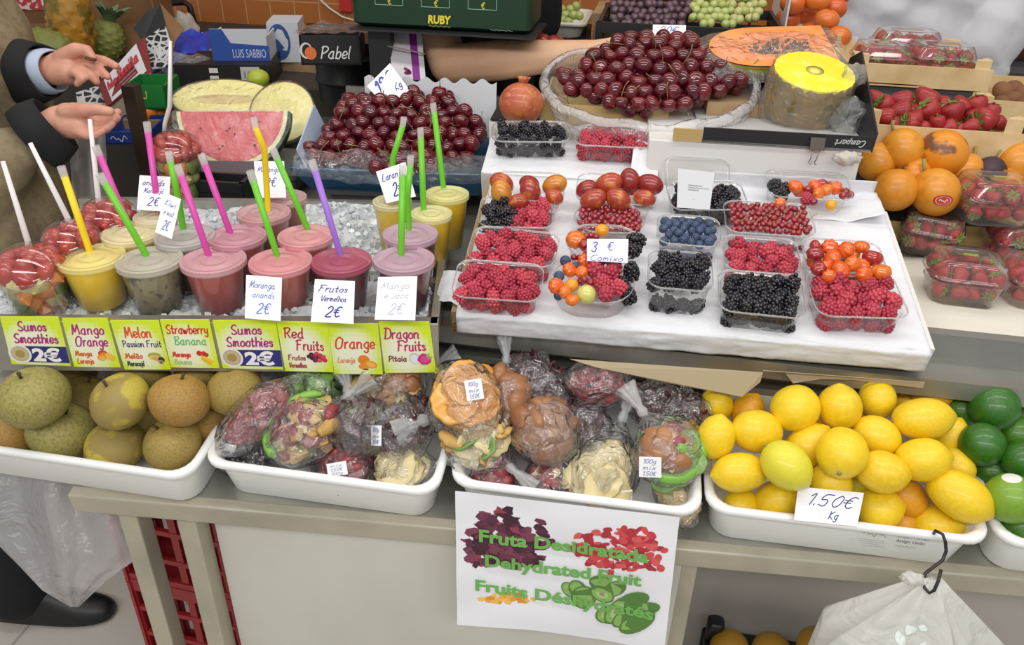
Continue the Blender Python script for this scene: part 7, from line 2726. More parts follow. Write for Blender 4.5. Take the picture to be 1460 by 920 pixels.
q = sheet(24, 24, lambda a, b: at_t(98 + 52 * a + 8 * b, 188 + 150 * b, 1.86 + .02 * noise.noise(V((a * 4, b * 3, 2))) + .012 * sin(a * 9)))
o = q.obj('plastic_bag', clear('greyish white bag film', haze=.75, rough=.3, gloss=.6, hazecol='#c9c8c6', bump=(14, .8, .01)), None)
tag(o, 'greyish white plastic bag hanging behind the forks beside the lower hand', 'bag')
# ------------------------------------------------------------------ people
SKIN = mat('skin', '#d29b84', 0.5, noise_=[(14, '#c4826e', .5, .75)], sss=.12, bump=(160, .15, .001))
SKIN2 = mat('fair skin', '#d8ae8c', 0.5, noise_=[(8, '#cc9c7a', .5, .75)], sss=.12)
COAT = mat('tan coat cloth', '#8b7c60', 0.85, noise_=[(60, '#7c6e54', .45, .65)], bump=(14, .6, .012))
CUFF = mat('black cuff cloth', '#17171a', 0.85, bump=(90, .3, .002))
SHIRT = mat('pale blue shirt', '#aebbd0', 0.8, bump=(30, .5, .004))
BLK = mat('black cloth', '#141518', 0.85, bump=(16, .5, .008))
TROU = mat('black trousers', '#15161a', 0.85, bump=(12, .6, .008))
WSH = mat('white cotton shirt', '#cfced3', 0.8, bump=(6, .6, .02))
SHOE = mat('black shoe leather', '#18181a', 0.45, bump=(60, .2, .001))


def cap(mb, a, b, ra, rb, seg=16, flat=None):
    """Tapered capsule."""
    a, b = V(a), V(b)
    d = (b - a)
    L = d.length
    d = d.normalized() if L > 1e-6 else V((0, 0, 1))
    m = M.Translation(a) @ axis_rot(d).to_4x4()
    pr = [(ra * cos(t), -ra * sin(t)) for t in (1.5, 1.1, .7, .35)] + [(ra, 0)] + [(ra + (rb - ra) * k / 3, L * k / 3) for k in (1, 2, 3)] + [(rb * cos(t), L + rb * sin(t)) for t in (.35, .7, 1.1, 1.5)]
    mb.lathe(pr, seg, True, True, m)


def chain(mb, pts, rad):
    for i in range(len(pts) - 1):
        cap(mb, pts[i], pts[i + 1], rad[i], rad[i + 1], 12)


def head(mb, c, fwd, R=.098):
    c, f = V(c), V(fwd).normalized()
    s = f.cross(V((0, 0, 1)))
    mb.ico(c + V((0, 0, .02)), (R * .86, R * .86, R * 1.12), 3)
    cap(mb, c + f * .02 - V((0, 0, .02)), c + f * .035 - V((0, 0, .075)), .062, .042)
    cap(mb, c + f * .086 + V((0, 0, .01)), c + f * .105 - V((0, 0, .022)), .010, .014)
    for t in (-1, 1):
        mb.ico(c + s * t * .088 - V((0, 0, .005)), (.012, .014, .028), 2)
        mb.ico(c + f * .076 + s * t * .032 + V((0, 0, .022)), (.013, .013, .009), 2)
    cap(mb, c + f * .082 + s * .02 - V((0, 0, .05)), c + f * .082 - s * .02 - V((0, 0, .05)), .008, .008)


def hair(c, fwd, m, parent, R=.102):
    f = V(fwd).normalized()
    q = MB().ico(V(c) + V((0, 0, .032)) - f * .012, (R * .92, R * .92, R * 1.12), 3)
    fs = [x for x in q.f if not (sum((V(q.v[k]) - V(c)).dot(f) for k in x) / 3 > .045 and sum(q.v[k][2] - c[2] for k in x) / 3 < .075) and sum(q.v[k][2] - c[2] for k in x) / 3 > -.06]
    q.f = fs
    q.c, q.mi = [None] * len(fs), [0] * len(fs)
    o = q.obj('hair', m, parent)
    o.modifiers.new('s', 'SOLIDIFY').thickness = .012


def body_part(mb, name, m, parent, vox, it=6):
    o = mb.obj(name, m, None)
    voxel(o, vox, it)
    o.data.materials.clear()
    o.data.materials.append(m)
    o.parent = parent
    o.matrix_parent_inverse = parent.matrix_world.inverted()
    return o


# ---- waiting man in the tan coat: left hand drops a coin into the open right hand
tu, tl = 1.66, 1.56


def H(px, py, t):
    return at_t(px, py, t)


man = thing('person', 'person in a tan coat with black cuffs counting a coin from hand to hand', 'person', V((-1.48, 1.45, 0)))
wu, wl_ = H(78, 100, tu + .01), H(84, 172, tl)
eu, el_ = H(-75, 112, tu + .10), H(-45, 262, tl - .02)
shl, shr = V((-1.50, 1.66, 1.40)), V((-1.44, 1.26, 1.40))
pel = V((-1.52, 1.44, .93))
nk, hd = V((-1.48, 1.46, 1.50)), V((-1.44, 1.46, 1.63))
B = MB()
# torso, legs
cap(B, pel, V((-1.50, 1.45, 1.22)), .135, .14)
cap(B, V((-1.50, 1.38, 1.33)), V((-1.50, 1.54, 1.33)), .10, .10)
cap(B, V((-1.49, 1.46, 1.38)), nk, .06, .055)
head(B, hd, (1, -.1, -.35))
foot_r, foot_l = at_z(40, 884, .0), V((-1.52, 1.52, 0))
ank_r = V((foot_r.x - .01, foot_r.y + .02, .09))
kn_r = V((-1.36, 1.18, .49))
cap(B, pel + V((.02, -.09, -.02)), kn_r, .09, .062)
cap(B, kn_r, ank_r, .062, .045)
cap(B, pel + V((0, .09, -.02)), V((-1.48, 1.54, .49)), .09, .062)
cap(B, V((-1.48, 1.54, .49)), V((-1.54, 1.53, .09)), .062, .045)
for an in (ank_r, V((-1.54, 1.53, .09))):
    cap(B, an - V((0, 0, .045)), an + V((.09, -.01, -.062)), .028, .016)
# arms
for s_, e_, w_ in ((shl, eu, wu), (shr, el_, wl_)):
    cap(B, s_, e_, .055, .045)
    cap(B, e_, w_, .044, .029)
# upper hand (fist holding a coin, seen from its back)
k = tu
P = lambda x, y, d=0.0: H(x, y, k + d)
cap(B, P(80, 97, .01), P(97, 90, .0), .029, .030)
cap(B, P(84, 104, .0), P(100, 103, -.01), .027, .026)
cap(B, P(92, 84, .01), P(112, 82, .0), .022, .020)
chain(B, [P(88, 82, -.015), P(108, 71, -.03), P(124, 72, -.035), P(132, 82, -.035)], [.017, .0150, .0115, .0085])      # thumb over the coin
chain(B, [P(104, 84, .012), P(132, 84, .005), P(150, 87, -.01), P(165, 94, -.018)], [.0125, .0115, .0100, .0080])     # index
chain(B, [P(104, 92, .0), P(128, 93, -.012), P(142, 99, -.022), P(153, 109, -.025)], [.0125, .0115, .0100, .0080])    # middle
chain(B, [P(100, 98, -.012), P(118, 99, -.030), P(130, 107, -.036), P(138, 117, -.030)], [.0120, .0110, .0098, .0078])  # ring
chain(B, [P(96, 106, -.015), P(108, 104, -.035), P(118, 112, -.042), P(110, 120, -.036)], [.0105, .0098, .0088, .0070])  # little
# lower hand (open, palm up)
k = tl
cap(B, P(86, 172, .0), P(108, 168, .0), .027, .030)
cap(B, P(92, 180, -.005), P(116, 180, -.008), .025, .024)
cap(B, P(96, 164, .01), P(118, 166, .012), .024, .022)
chain(B, [P(94, 160, -.02), P(118, 157, -.035), P(138, 156, -.035), P(157, 159, -.03)], [.0165, .0140, .0115, .0090])  # thumb
chain(B, [P(114, 165, .02), P(140, 169, .02), P(156, 166, .018), P(168, 160, .012)], [.0120, .0108, .0096, .0080])
chain(B, [P(114, 172, .008), P(142, 179, .008), P(157, 175, .006), P(167, 168, .002)], [.0122, .0110, .0098, .0080])
chain(B, [P(112, 180, -.006), P(136, 187, -.006), P(150, 184, -.008), P(160, 176, -.010)], [.0115, .0105, .0094, .0076])
chain(B, [P(106, 186, -.018), P(124, 193, -.02), P(137, 192, -.02), P(147, 186, -.02)], [.0100, .0092, .0084, .0068])
body_part(B, 'body', SKIN, man, .0032, 3)
hair(hd, (1, -.1, -.35), mat('dark hair', '#2c221a', .6), man)
# coat: torso shell and sleeves
Q = MB()
cap(Q, pel + V((.0, -.06, -.16)), V((-1.48, 1.38, 1.22)), .20, .185)
cap(Q, pel + V((.0, .08, -.16)), V((-1.48, 1.52, 1.22)), .20, .185)
cap(Q, shr + V((0, .02, -.03)), shl + V((0, -.02, -.03)), .10, .10)
cap(Q, V((-1.49, 1.46, 1.40)), V((-1.49, 1.46, 1.47)), .085, .075)
du, dl = (wu - eu).normalized(), (wl_ - el_).normalized()
cap(Q, shl, eu, .095, .085)
cap(Q, shr, el_, .095, .09)
cu_ = wu - du * .075
clr = wl_ - dl * .055
cap(Q, eu, cu_ - du * .05, .085, .060)
cap(Q, el_, clr - dl * .05, .096, .056)
# hem swinging out below the lower sleeve
cap(Q, H(-10, 300, 1.66), H(0, 400, 1.72), .13, .13)
cap(Q, H(-40, 260, 1.60), H(-30, 330, 1.62), .12, .12)
o = body_part(Q, 'coat', COAT, man, .011, 8)
me = o.data
pos = [(v.co.copy(), v.normal.copy()) for v in me.vertices]
for v, (w_, nn) in zip(me.vertices, pos):
    v.co = w_ + nn * (noise.noise(w_ * 9) * .012 + noise.noise(w_ * 22 + V((3, 1, 0))) * .004)
for s_, d_, w_, ra, rb, nm in ((cu_ - du * .035, du, wu - du * .022, .066, .056, 'cuff'), (clr - dl * .012, dl, wl_ - dl * .008, .064, .058, 'cuff')):
    Q = MB()
    L = (w_ - s_).length
    m = M.Translation(s_) @ axis_rot(d_).to_4x4()
    Q.lathe([(ra * .8, 0), (ra, .004), (ra * 1.03, L * .5), (rb, L), (rb * .93, L + .001), (rb * .8, L - .04)], 36, True, False, m, wob=lambda a, z: .04 * sin(3 * a + 1) + .02 * sin(5 * a))
    o = Q.obj(nm, CUFF, None)
    o.parent = man
    o.matrix_parent_inverse = man.matrix_world.inverted()
Q = MB()
m = M.Translation(wu - du * .05) @ axis_rot(du).to_4x4()
Q.lathe([(.046, 0), (.047, .03), (.042, .052), (.039, .052), (.040, .02)], 32, False, False, m, wob=lambda a, z: .05 * sin(3 * a))
o = Q.obj('shirt_cuff', SHIRT, None)
o.parent = man
o.matrix_parent_inverse = man.matrix_world.inverted()
Q = MB()
cap(Q, pel + V((0, -.05, .05)), pel + V((0, .05, .05)), .15, .15)
cap(Q, pel + V((.02, -.09, -.02)), kn_r, .115, .092)
cap(Q, kn_r, ank_r + V((-.01, .01, -.005)), .092, .085)
cap(Q, pel + V((0, .09, -.02)), V((-1.48, 1.54, .49)), .115, .09)
cap(Q, V((-1.48, 1.54, .49)), V((-1.54, 1.53, .08)), .09, .08)
body_part(Q, 'trousers', TROU, man, .012, 6)


def shoe(an, d):
    d = V(d).normalized()
    s = V((0, 0, 1)).cross(d)
    q = MB()
    rs = []
    for t, w, h in ((-.085, .022, .05), (-.075, .034, .075), (-.03, .040, .095), (.02, .043, .092), (.08, .047, .066), (.13, .047, .045), (.175, .038, .036), (.20, .018, .024)):
        c = V((an.x, an.y, 0)) + d * t
        rs.append([c + s * (w * cos(a) * (1 if sin(a) > 0 else 1.05)) + V((0, 0, .012 + max(0, sin(a)) * h)) - V((0, 0, .010 * max(0, -sin(a)))) for a in [2 * pi * j / 20 for j in range(20)]])
    q.rings(rs)
    o = q.obj('shoe', SHOE, None)
    o.modifiers.new('s', 'SUBSURF').levels = 1
    o.parent = man
    o.matrix_parent_inverse = man.matrix_world.inverted()


toe = at_z(172, 872, .01)
shoe(ank_r + V((.01, 0, 0)), (toe - ank_r).xy.to_3d())
shoe(V((-1.54, 1.53, .09)), (1, -.1, 0))
coin = thing('coin', 'small dark coin pinched between the thumb and fingers of the upper hand', 'coin', TRS(P(0, 0) * 0 + H(129, 84, tu - .048), axis_rot(screen_dir(70, .5))))
MB().lathe([(.011, -.001), (.0115, -.0008), (.0115, .0008), (.011, .001)], 24).obj('coin_body', mat('worn coin', '#6b5236', .35, .8), coin)

# ---- seller in black, forearm stretched behind the cherries
s1 = thing('person', 'seller in a black T-shirt reaching a bare forearm towards the cherry bag', 'person', V((-.16, 2.12, 0)))
elb, wri = at_t(640, 92, 1.88), at_t(842, 76, 1.80)
shl_ = at_t(600, 20, 2.06)
cx = at_t(655, 60, 2.16)
B = MB()
pel = V((cx.x, cx.y + .04, .95))
ch = V((cx.x, cx.y, 1.28))
cap(B, pel, ch, .13, .14)
cap(B, ch + V((-.10, 0, .10)), ch + V((.10, 0, .10)), .09, .09)
hd = ch + V((.0, -.04, .36))
cap(B, ch + V((0, 0, .12)), hd - V((0, 0, .06)), .06, .055)
head(B, hd, (.2, -1, -.4))
sh_l, sh_r = V((shl_.x - .02, shl_.y + .02, 1.40)), ch + V((.19, .02, .13))
cap(B, sh_l, elb, .052, .046)
chain(B, [elb, elb.lerp(wri, .35), wri], [.046, .047, .030])
d = (wri - elb).normalized()
sd = V((0, 0, 1)).cross(d).normalized()
cap(B, wri, wri + d * .06, .028, .032)
cap(B, wri + sd * .02, wri + d * .07 + sd * .025, .022, .02)
for j, (o_, l) in enumerate(((-.030, .058), (-.010, .072), (.010, .075), (.030, .066))):
    b0 = wri + d * .075 + sd * o_
    chain(B, [b0, b0 + d * l * .5 + V((0, 0, -.004)), b0 + d * l * .85 + V((0, 0, -.022)), b0 + d * l * .95 + V((0, 0, -.042))], [.0115, .0105, .0095, .0080])
chain(B, [wri + d * .02 - sd * .028, wri + d * .05 - sd * .052 + V((0, 0, -.006)), wri + d * .085 - sd * .056 + V((0, 0, -.018))], [.014, .0125, .0095])
el2 = V((sh_r.x + .01, sh_r.y + .08, 1.12))
cap(B, sh_r, el2, .052, .044)
w2 = el2 + V((.02, -.10, -.21))
cap(B, el2, w2, .043, .03)
cap(B, w2, w2 + V((0, -.01, -.09)), .03, .034)
for j in range(4):
    b0 = w2 + V((-.03 + .02 * j, -.012, -.11))
    chain(B, [b0, b0 + V((0, -.006, -.04)), b0 + V((0, .004, -.07))], [.011, .010, .008])
chain(B, [w2 + V((-.03, -.02, -.04)), w2 + V((-.05, -.03, -.09))], [.013, .010])
for s in (-1, 1):
    cap(B, pel + V((s * .09, 0, -.02)), V((pel.x + s * .10, pel.y, .49)), .09, .062)
    cap(B, V((pel.x + s * .10, pel.y, .49)), V((pel.x + s * .10, pel.y + .01, .09)), .062, .045)
    cap(B, V((pel.x + s * .10, pel.y + .01, .05)), V((pel.x + s * .10, pel.y - .12, .035)), .035, .03)
body_part(B, 'body', SKIN2, s1, .006, 6)
hair(hd, (.2, -1, -.4), mat('brown hair', '#3a2a1e', .6), s1)
Q = MB()
cap(Q, pel + V((0, 0, -.04)), ch, .175, .175)
cap(Q, pel + V((-.05, 0, -.04)), ch + V((-.06, 0, 0)), .15, .15)
cap(Q, pel + V((.05, 0, -.04)), ch + V((.06, 0, 0)), .15, .15)
cap(Q, ch + V((-.13, 0, .10)), ch + V((.13, 0, .10)), .095, .095)
cap(Q, sh_l, sh_l.lerp(elb, .62), .08, .075)
cap(Q, sh_r, sh_r.lerp(el2, .6), .08, .072)
body_part(Q, 'black_shirt', BLK, s1, .010, 6)
Q = MB()
for s in (-1, 1):
    cap(Q, pel + V((s * .08, 0, .0)), V((pel.x + s * .10, pel.y, .49)), .125, .09)
    cap(Q, V((pel.x + s * .10, pel.y, .49)), V((pel.x + s * .10, pel.y + .01, .07)), .09, .075)
body_part(Q, 'trousers', TROU, s1, .012, 6)

# ---- seller in the white shirt
s2 = thing('person', 'seller in a loose white shirt standing behind the strawberry crates', 'person', V((.62, 2.48, 0)))
B = MB()
cx = at_t(1295, 60, 2.52)
pel = V((cx.x, cx.y + .02, .95))
ch = V((cx.x, cx.y + .02, 1.28))
hd = ch + V((.02, -.03, .36))
sh_l, sh_r = ch + V((-.19, .02, .13)), ch + V((.20, .0, .12))
el2, w2 = at_t(1402, 62, 2.40), at_t(1446, 20, 2.36)
cap(B, pel, ch, .13, .14)
cap(B, ch + V((-.10, 0, .10)), ch + V((.10, 0, .10)), .09, .09)
cap(B, ch + V((0, 0, .12)), hd - V((0, 0, .06)), .06, .055)
head(B, hd, (.3, -1, -.3))
cap(B, sh_r, el2, .052, .045)
cap(B, el2, w2, .044, .03)
d = (w2 - el2).normalized()
sd = V((0, 0, 1)).cross(d).normalized()
cap(B, w2, w2 + d * .07, .03, .034)
for j, (o_, l) in enumerate(((-.030, .058), (-.010, .072), (.010, .075), (.030, .066))):
    b0 = w2 + d * .08 + sd * o_
    chain(B, [b0, b0 + d * l * .5, b0 + d * l * .85 + V((0, -.02, .0))], [.0115, .0105, .0085])
chain(B, [w2 + d * .02 - sd * .03, w2 + d * .06 - sd * .055, w2 + d * .09 - sd * .055], [.014, .012, .0095])
e3 = sh_l + V((-.06, .04, -.27))
w3 = e3 + V((.05, -.10, -.22))
cap(B, sh_l, e3, .052, .044)
cap(B, e3, w3, .043, .03)
cap(B, w3, w3 + V((0, -.01, -.09)), .03, .034)
for j in range(4):
    b0 = w3 + V((-.03 + .02 * j, -.012, -.11))
    chain(B, [b0, b0 + V((0, -.006, -.04)), b0 + V((0, .004, -.07))], [.011, .010, .008])
chain(B, [w3 + V((.03, -.02, -.04)), w3 + V((.05, -.03, -.09))], [.013, .010])
for s in (-1, 1):
    cap(B, pel + V((s * .09, 0, -.02)), V((pel.x + s * .10, pel.y, .49)), .09, .062)
    cap(B, V((pel.x + s * .10, pel.y, .49)), V((pel.x + s * .10, pel.y + .01, .09)), .062, .045)
    cap(B, V((pel.x + s * .10, pel.y + .01, .05)), V((pel.x + s * .10, pel.y - .12, .035)), .035, .03)
body_part(B, 'body', SKIN, s2, .007, 6)
hair(hd, (.3, -1, -.3), mat('dark hair', '#2c221a', .6), s2)
Q = MB()
for x in (-.10, 0, .10):
    cap(Q, pel + V((x, 0, -.10)), ch + V((x * .9, 0, .02)), .165, .155)
cap(Q, sh_l, sh_r, .095, .095)
cap(Q, sh_r, el2, .10, .088)
cap(Q, el2, el2.lerp(w2, .35), .088, .070)
cap(Q, el2 + V((.0, -.01, -.01)), el2 + V((.01, -.02, -.075)), .070, .055)
cap(Q, sh_l, e3, .095, .085)
cap(Q, e3, e3.lerp(w3, .5), .085, .065)
o = body_part(Q, 'white_shirt', WSH, s2, .010, 5)
pos = [(v.co.copy(), v.normal.copy()) for v in o.data.vertices]
for v, (w_, nn) in zip(o.data.vertices, pos):
    n_ = noise.noise(V((w_.x * 5, w_.y * 5, w_.z * 3))) * .016 + abs(noise.noise(V((w_.x * 9 + w_.z * 5, w_.y * 6, w_.z * 4 - w_.x * 3)))) * -.022 + .014 + .004 * sin(w_.z * 46 + w_.x * 22 + 5 * noise.noise(w_ * 4)) + .003 * sin(w_.x * 38 - w_.z * 30 + 6 * noise.noise(w_ * 3))
    v.co = w_ + nn * n_
Q = MB()
for s in (-1, 1):
    cap(Q, pel + V((s * .08, 0, .0)), V((pel.x + s * .10, pel.y, .49)), .125, .09)
    cap(Q, V((pel.x + s * .10, pel.y, .49)), V((pel.x + s * .10, pel.y + .01, .07)), .09, .075)
body_part(Q, 'trousers', TROU, s2, .012, 6)
# ------------------------------------------------------------------ crates and stands among the sellers
GRC = mat('dark green crate plastic', '#12351f', .4)
col_b = at_y(543, 128, 1.82)
post_t = at_y(520, 34, 1.84)
rubyL, rubyR = at_y(507, 35, 1.80), at_y(766, 41, 1.80)
rz_ = min(rubyL.z, rubyR.z)
st = thing('display_stand', 'dark steel post stand carrying the green cherry crate', 'stand', V((rubyL.x, 1.83, WT)))
for x, w_, nm in ((at_y(545, 80, 1.83).x, .052, 'post'), (rubyR.x - .03, .02, 'post')):
    o = MB().box((0, 0, (rz_ - WT) / 2), (w_, .03, rz_ - WT - .008)).obj(nm, mat('dark steel', '#3a3b3e', .4, .5), st, smooth=False)
    o.location = (x - rubyL.x, 0 if w_ > .03 else .10, 0)
o = MB().box((0, 0, 0), ((rubyR - rubyL).x, .20, .004)).obj('shelf_plate', MATS['dark steel'], st, smooth=False)
o.location = ((rubyR - rubyL).x / 2, .03, rz_ - WT - .003)
Lr = (rubyR - rubyL).x - .014
rc = thing('fruit_crate', 'dark green carton crate with yellow brand lettering hanging over the counter', 'crate', M.Translation((rubyL.x, 1.78, rz_ + .001)) @ M.Rotation(radians(1.0), 4, 'Z'))
q = MB().rings([rrect(Lr - .02, .18, .012, 0), rrect(Lr, .20, .014, .008), rrect(Lr, .20, .014, .15), rrect(Lr - .01, .19, .012, .15), rrect(Lr - .02, .17, .012, .02)])
o = q.obj('crate_body', GRC, rc, auto=40)
o.location = (Lr / 2, .10, 0)
t = MB()
block(t, 'RUBY', Lr * .50, .014, .017, '#e3d23a', align='c', fit=.052, bold=.04, shear=.1)
squiggle(t, Lr * .44, .006, Lr * .12, .004, '#a9a23c', .12, 9)
squiggle(t, Lr * .78, .005, .05, .003, '#8fae9a', .12, 9)
for k in range(3):
    x = Lr * (.14 + .26 * k)
    for a, b in (((x, .047), (x + .062, .047)), ((x + .062, .047), (x + .062, .10)), ((x, .047), (x, .10))):
        ribbon(t, [a, b], .0006, '#8ab89a')
    script(t, '€/kg' if 0 else '€', x + .028, .049, .012, '#d8c84a', .08)
t.mapped(lambda p: V((p.x, -.0012, p.y)))
t.obj('printed_lettering', print_mat(), rc, smooth=False)
# flyer tied to the post
fl_t = depth_of(V((at_y(575, 80, 1.80).x, 1.80, 1.2))) 
card('flyer', 'white flyer with a purple stripe and berries tied to the steel post', [at_t(553, 44, fl_t + .03), at_t(601, 46, fl_t + .03), at_t(607, 114, fl_t), at_t(560, 113, fl_t)],
     lambda t, W, H: (t.add([(W * .62, 0, 0), (W * .84, 0, 0), (W * .84, H, 0), (W * .62, H, 0)], [(0, 1, 2, 3)], None, '#8a2a8e'), [t.box((W * (.1 + .07 * k), H * .9, 0), (W * .02, H * .12, .0001), col='#b8b4bc') for k in range(6)], [t.box((W * .32, H * (.72 - .05 * k), 0), (W * .44, H * .006, .0001), col='#b0acb4') for k in range(5)],
                      [disc(t, W * (.42 + .14 * RND.random()), H * (.12 + .10 * RND.random()), W * .06, H * .035, '#7a1f5e', .0002) for k in range(9)]), matl=mat('flyer paper', '#d6d2d6', .5), cat='flyer', pname='print')
fp = [at_t(553, 66, fl_t - .004), at_t(580, 71, fl_t - .006), at_t(606, 77, fl_t - .004)]
tag(MB().tube(fp, .0016, 6).obj('string', mat('brown string', '#a08a78', .7), None), 'brown string tied across the white flyer', 'string')

# stands for the grape crates
def stand(name, label, x0, x1, py, y, dep, m, floor=0.0):
    a, b = at_y(x0, py, y), at_y(x1, py, y)
    z = min(a.z, b.z)
    o = MB().box(((a.x + b.x) / 2, y + dep / 2, (z + floor) / 2), (b.x - a.x, dep, z - floor)).obj(name, m, None, smooth=False)
    tag(o, label, 'stand')
    return a.x, b.x, z


DARKW = mat('dark stand board', '#1b1a1a', .6)
x0, x1, zst = stand('display_stand', 'dark display stand under the grape crates', 848, 1118, 70, 2.02, .34, DARKW)
cm = M.Translation((x0, 2.02, zst + .001))
lattice_crate('grape_crate', 'black plastic crate of dark and pale grapes behind the cherry bag', cm, x1 - x0, .32, .062, BLACKP, 8, 1)
bars = None
gm = MB().ico((0, 0, 0), (1, 1, 1.12), 2).mesh('grape', mat('pale grape', '#a9ab5c', .3, coat=.3))
GRAPES = {'dark': mat('dark grape', '#47313c', .35, var='#5c444e', coat=.25), 'pale': mat('pale green grape', '#a8ad62', .3, var='#bab878', coat=.3), 'green': mat('green grape', '#a0ad5e', .3, var='#b4bc74', coat=.3)}


def bunch(label, spots, y, m, r_px, seed, dep=.03):
    """spots: polygon in the picture; the bunch lies on an inclined heap at depth y."""
    rr = random.Random(seed)
    xs, ys = [p[0] for p in spots], [p[1] for p in spots]
    yb = max(ys)
    c = at_y(sum(xs) / len(xs), yb, y)
    r = thing('grape_bunch', label, 'grapes', c, 'grape bunches')
    n = 0
    yy = min(ys)
    row = 0
    pts = []
    while yy <= yb:
        xx = min(xs) + (r_px * .8 if row % 2 else 0)
        while xx <= max(xs):
            px, py = xx + rr.uniform(-.35, .35) * r_px, yy + rr.uniform(-.35, .35) * r_px
            if inside(spots, px, py) and n < 98:
                p = at_y(px, py, y + (yb - py) * .0030 + rr.uniform(-.006, .012))
                o = inst('grape', gm, TRS(p - c, rrot(rr), r_px * 1.02 * depth_of(p) / FPX), parent=r)
                setmat(o, m)
                n += 1
                if n % 7 == 0:
                    pts.append(p - c + V((0, .012, 0)))
            xx += r_px * 1.65
        yy += r_px * 1.45
        row += 1
    q = MB()
    for k in range(len(pts) - 1):
        q.tube([pts[k], (pts[k] + pts[k + 1]) / 2 + V((0, .008, 0)), pts[k + 1]], .002, 5)
    q.obj('grape_stalk', STALK, r)


bunch('dark purple grape bunch in the black crate, nearest the white grape tray', [(868, -20), (930, -20), (930, 38), (880, 38), (870, 20)], 2.06, GRAPES['dark'], 6.2, 1)
bunch('dark purple grape bunch in the middle of the black crate beside the pale grapes', [(928, -20), (1000, -20), (990, 10), (975, 38), (930, 38)], 2.06, GRAPES['dark'], 6.2, 2)
bunch('pale green grape bunch in the black crate beside the dark grapes', [(1000, -14), (1040, -20), (1045, 36), (985, 34), (982, 18)], 2.06, GRAPES['green'], 6.2, 3)
bunch('yellowish grape bunch at the end of the black crate by the persimmons', [(1040, -20), (1092, -20), (1085, 30), (1045, 36)], 2.06, GRAPES['pale'], 6.4, 4)
x0, x1, zst = stand('display_stand', 'dark stand under the white tray of green grapes', 735, 846, 53, 2.44, .30, DARKW, 0)
wt_ = thing('grape_tray', 'white plastic tray of green grapes beside the dark green crate', 'tray', M.Translation(((x0 + x1) / 2 - .012, 2.59, zst + .001)))
white_tray((x1 - x0) * .9, .28, .045).obj('tray_shell', mat('off white plastic', '#d5d2c6', .4), wt_, auto=50)
bunch('small green grape bunch in the white tray', [(765, 12), (795, 2), (832, 8), (828, 30), (800, 34), (772, 34)], 2.53, GRAPES['green'], 6.4, 5)
bunch('small loose green grape bunch at the front corner of the white tray', [(772, 24), (800, 20), (812, 36), (785, 40)], 2.52, GRAPES['green'], 6.4, 8)
bunch('green grape bunch at the back of the white tray beside the dark green crate', [(764, -14), (785, -16), (790, 6), (768, 10)], 2.56, GRAPES['pale'], 6.0, 6)
ca = at_y(846, 48, 2.44)
o = MB().box((0, 0, 0), (.030, .26, .075)).obj('carton_end', CARDB, None, smooth=False)
o.matrix_world = M.Translation((ca.x + .008, 2.58, zst + .0385))
tag(o, 'tan carton end standing between the white grape tray and the black crate', 'carton')
t = MB()
squiggle(t, 0, 0, .035, .009, '#b5423a', .12, 5)
o2 = t.mapped(lambda p: V((-.006 + p.y * .0 + .006 * 0 + (.004 - p.y), -.1305, -.03 + p.x))).obj('printed_lettering', print_mat(), o, smooth=False)

# persimmons
x0, x1, zst = stand('display_stand', 'dark stand under the crate of persimmons', 1112, 1215, 78, 2.22, .30, DARKW, 0)
cw = thing('fruit_carton', 'white carton of orange persimmons beside the white shirted seller', 'carton', M.Translation((x0, 2.20, zst + .001)))
MB().box(((x1 - x0) / 2, .15, .003), (x1 - x0, .30, .006)).obj('floor_panel', LAM, cw, smooth=False)
MB().box(((x1 - x0) / 2, .002, .028), (x1 - x0, .004, .055)).obj('front_panel', LAM, cw, smooth=False)
q = MB()
q.add([(0, 0, 0), (0, .3, 0), (0, .3, .10), (0, 0, .14)], [(0, 1, 2, 3)])
o = q.obj('end_panel', LAM, cw, smooth=False)
o.modifiers.new('s', 'SOLIDIFY').thickness = .004
t = MB()
disc(t, .03, .030, .018, .016, '#3f62b0', 0, 18); disc(t, .03, .030, .013, .011, '#dcdce8', .0002, 18)
t.mapped(lambda p: V((p.x, -.001 - p.z, p.y))).obj('printed_emblem', print_mat(), cw, smooth=False)
PERS = mat('persimmon skin', '#d5622a', .35, var='#dd7a2c', coat=.25)
pe_me = dimple_sphere(1, .82, .1, .05, .3, seed=9).mesh('persimmon', PERS)
pc_me = MB().lathe([(.30, .66), (.22, .76), (.02, .80)], 8, False, False, wob=lambda a, z: .45 * cos(4 * a)).mesh('calyx', mat('dark calyx', '#3a2a1c', .7))
PF = Frame(V((x0, 2.21, zst + .02)), V((x1, 2.21, zst + .02)), 35)
pk = Packer(PF)
for k, (x, y, lab) in enumerate(((1130, 5, 'persimmon in the top row nearest the grapes'), (1165, 2, 'persimmon in the top row, middle'), (1190, 12, 'reddish persimmon in the top row against the white shirt'), (1124, 26, 'persimmon in the second row above the white carton edge'), (1148, 20, 'pale orange persimmon in the middle of the heap'), (1179, 28, 'red orange persimmon with its dark calyx to the viewer'), (1158, 46, 'persimmon low in the front behind the papaya'), (1196, 52, 'persimmon at the front end beside the white shirt'), (1196, -8, 'persimmon at the top back'), (1140, -14, 'persimmon half cut by the top edge'))):
    p = pk.put(x, y, .04, 17 * 2.3 / FPX, .86)
    o = inst('persimmon', pe_me, TRS(p, axis_rot(screen_dir(80, .6 if k in (4, 5, 6, 3) else .2), k), 17.5 * depth_of(p) / FPX), lab, 'persimmon', 'persimmons in the carton')
    inst('calyx', pc_me, M(), parent=o)
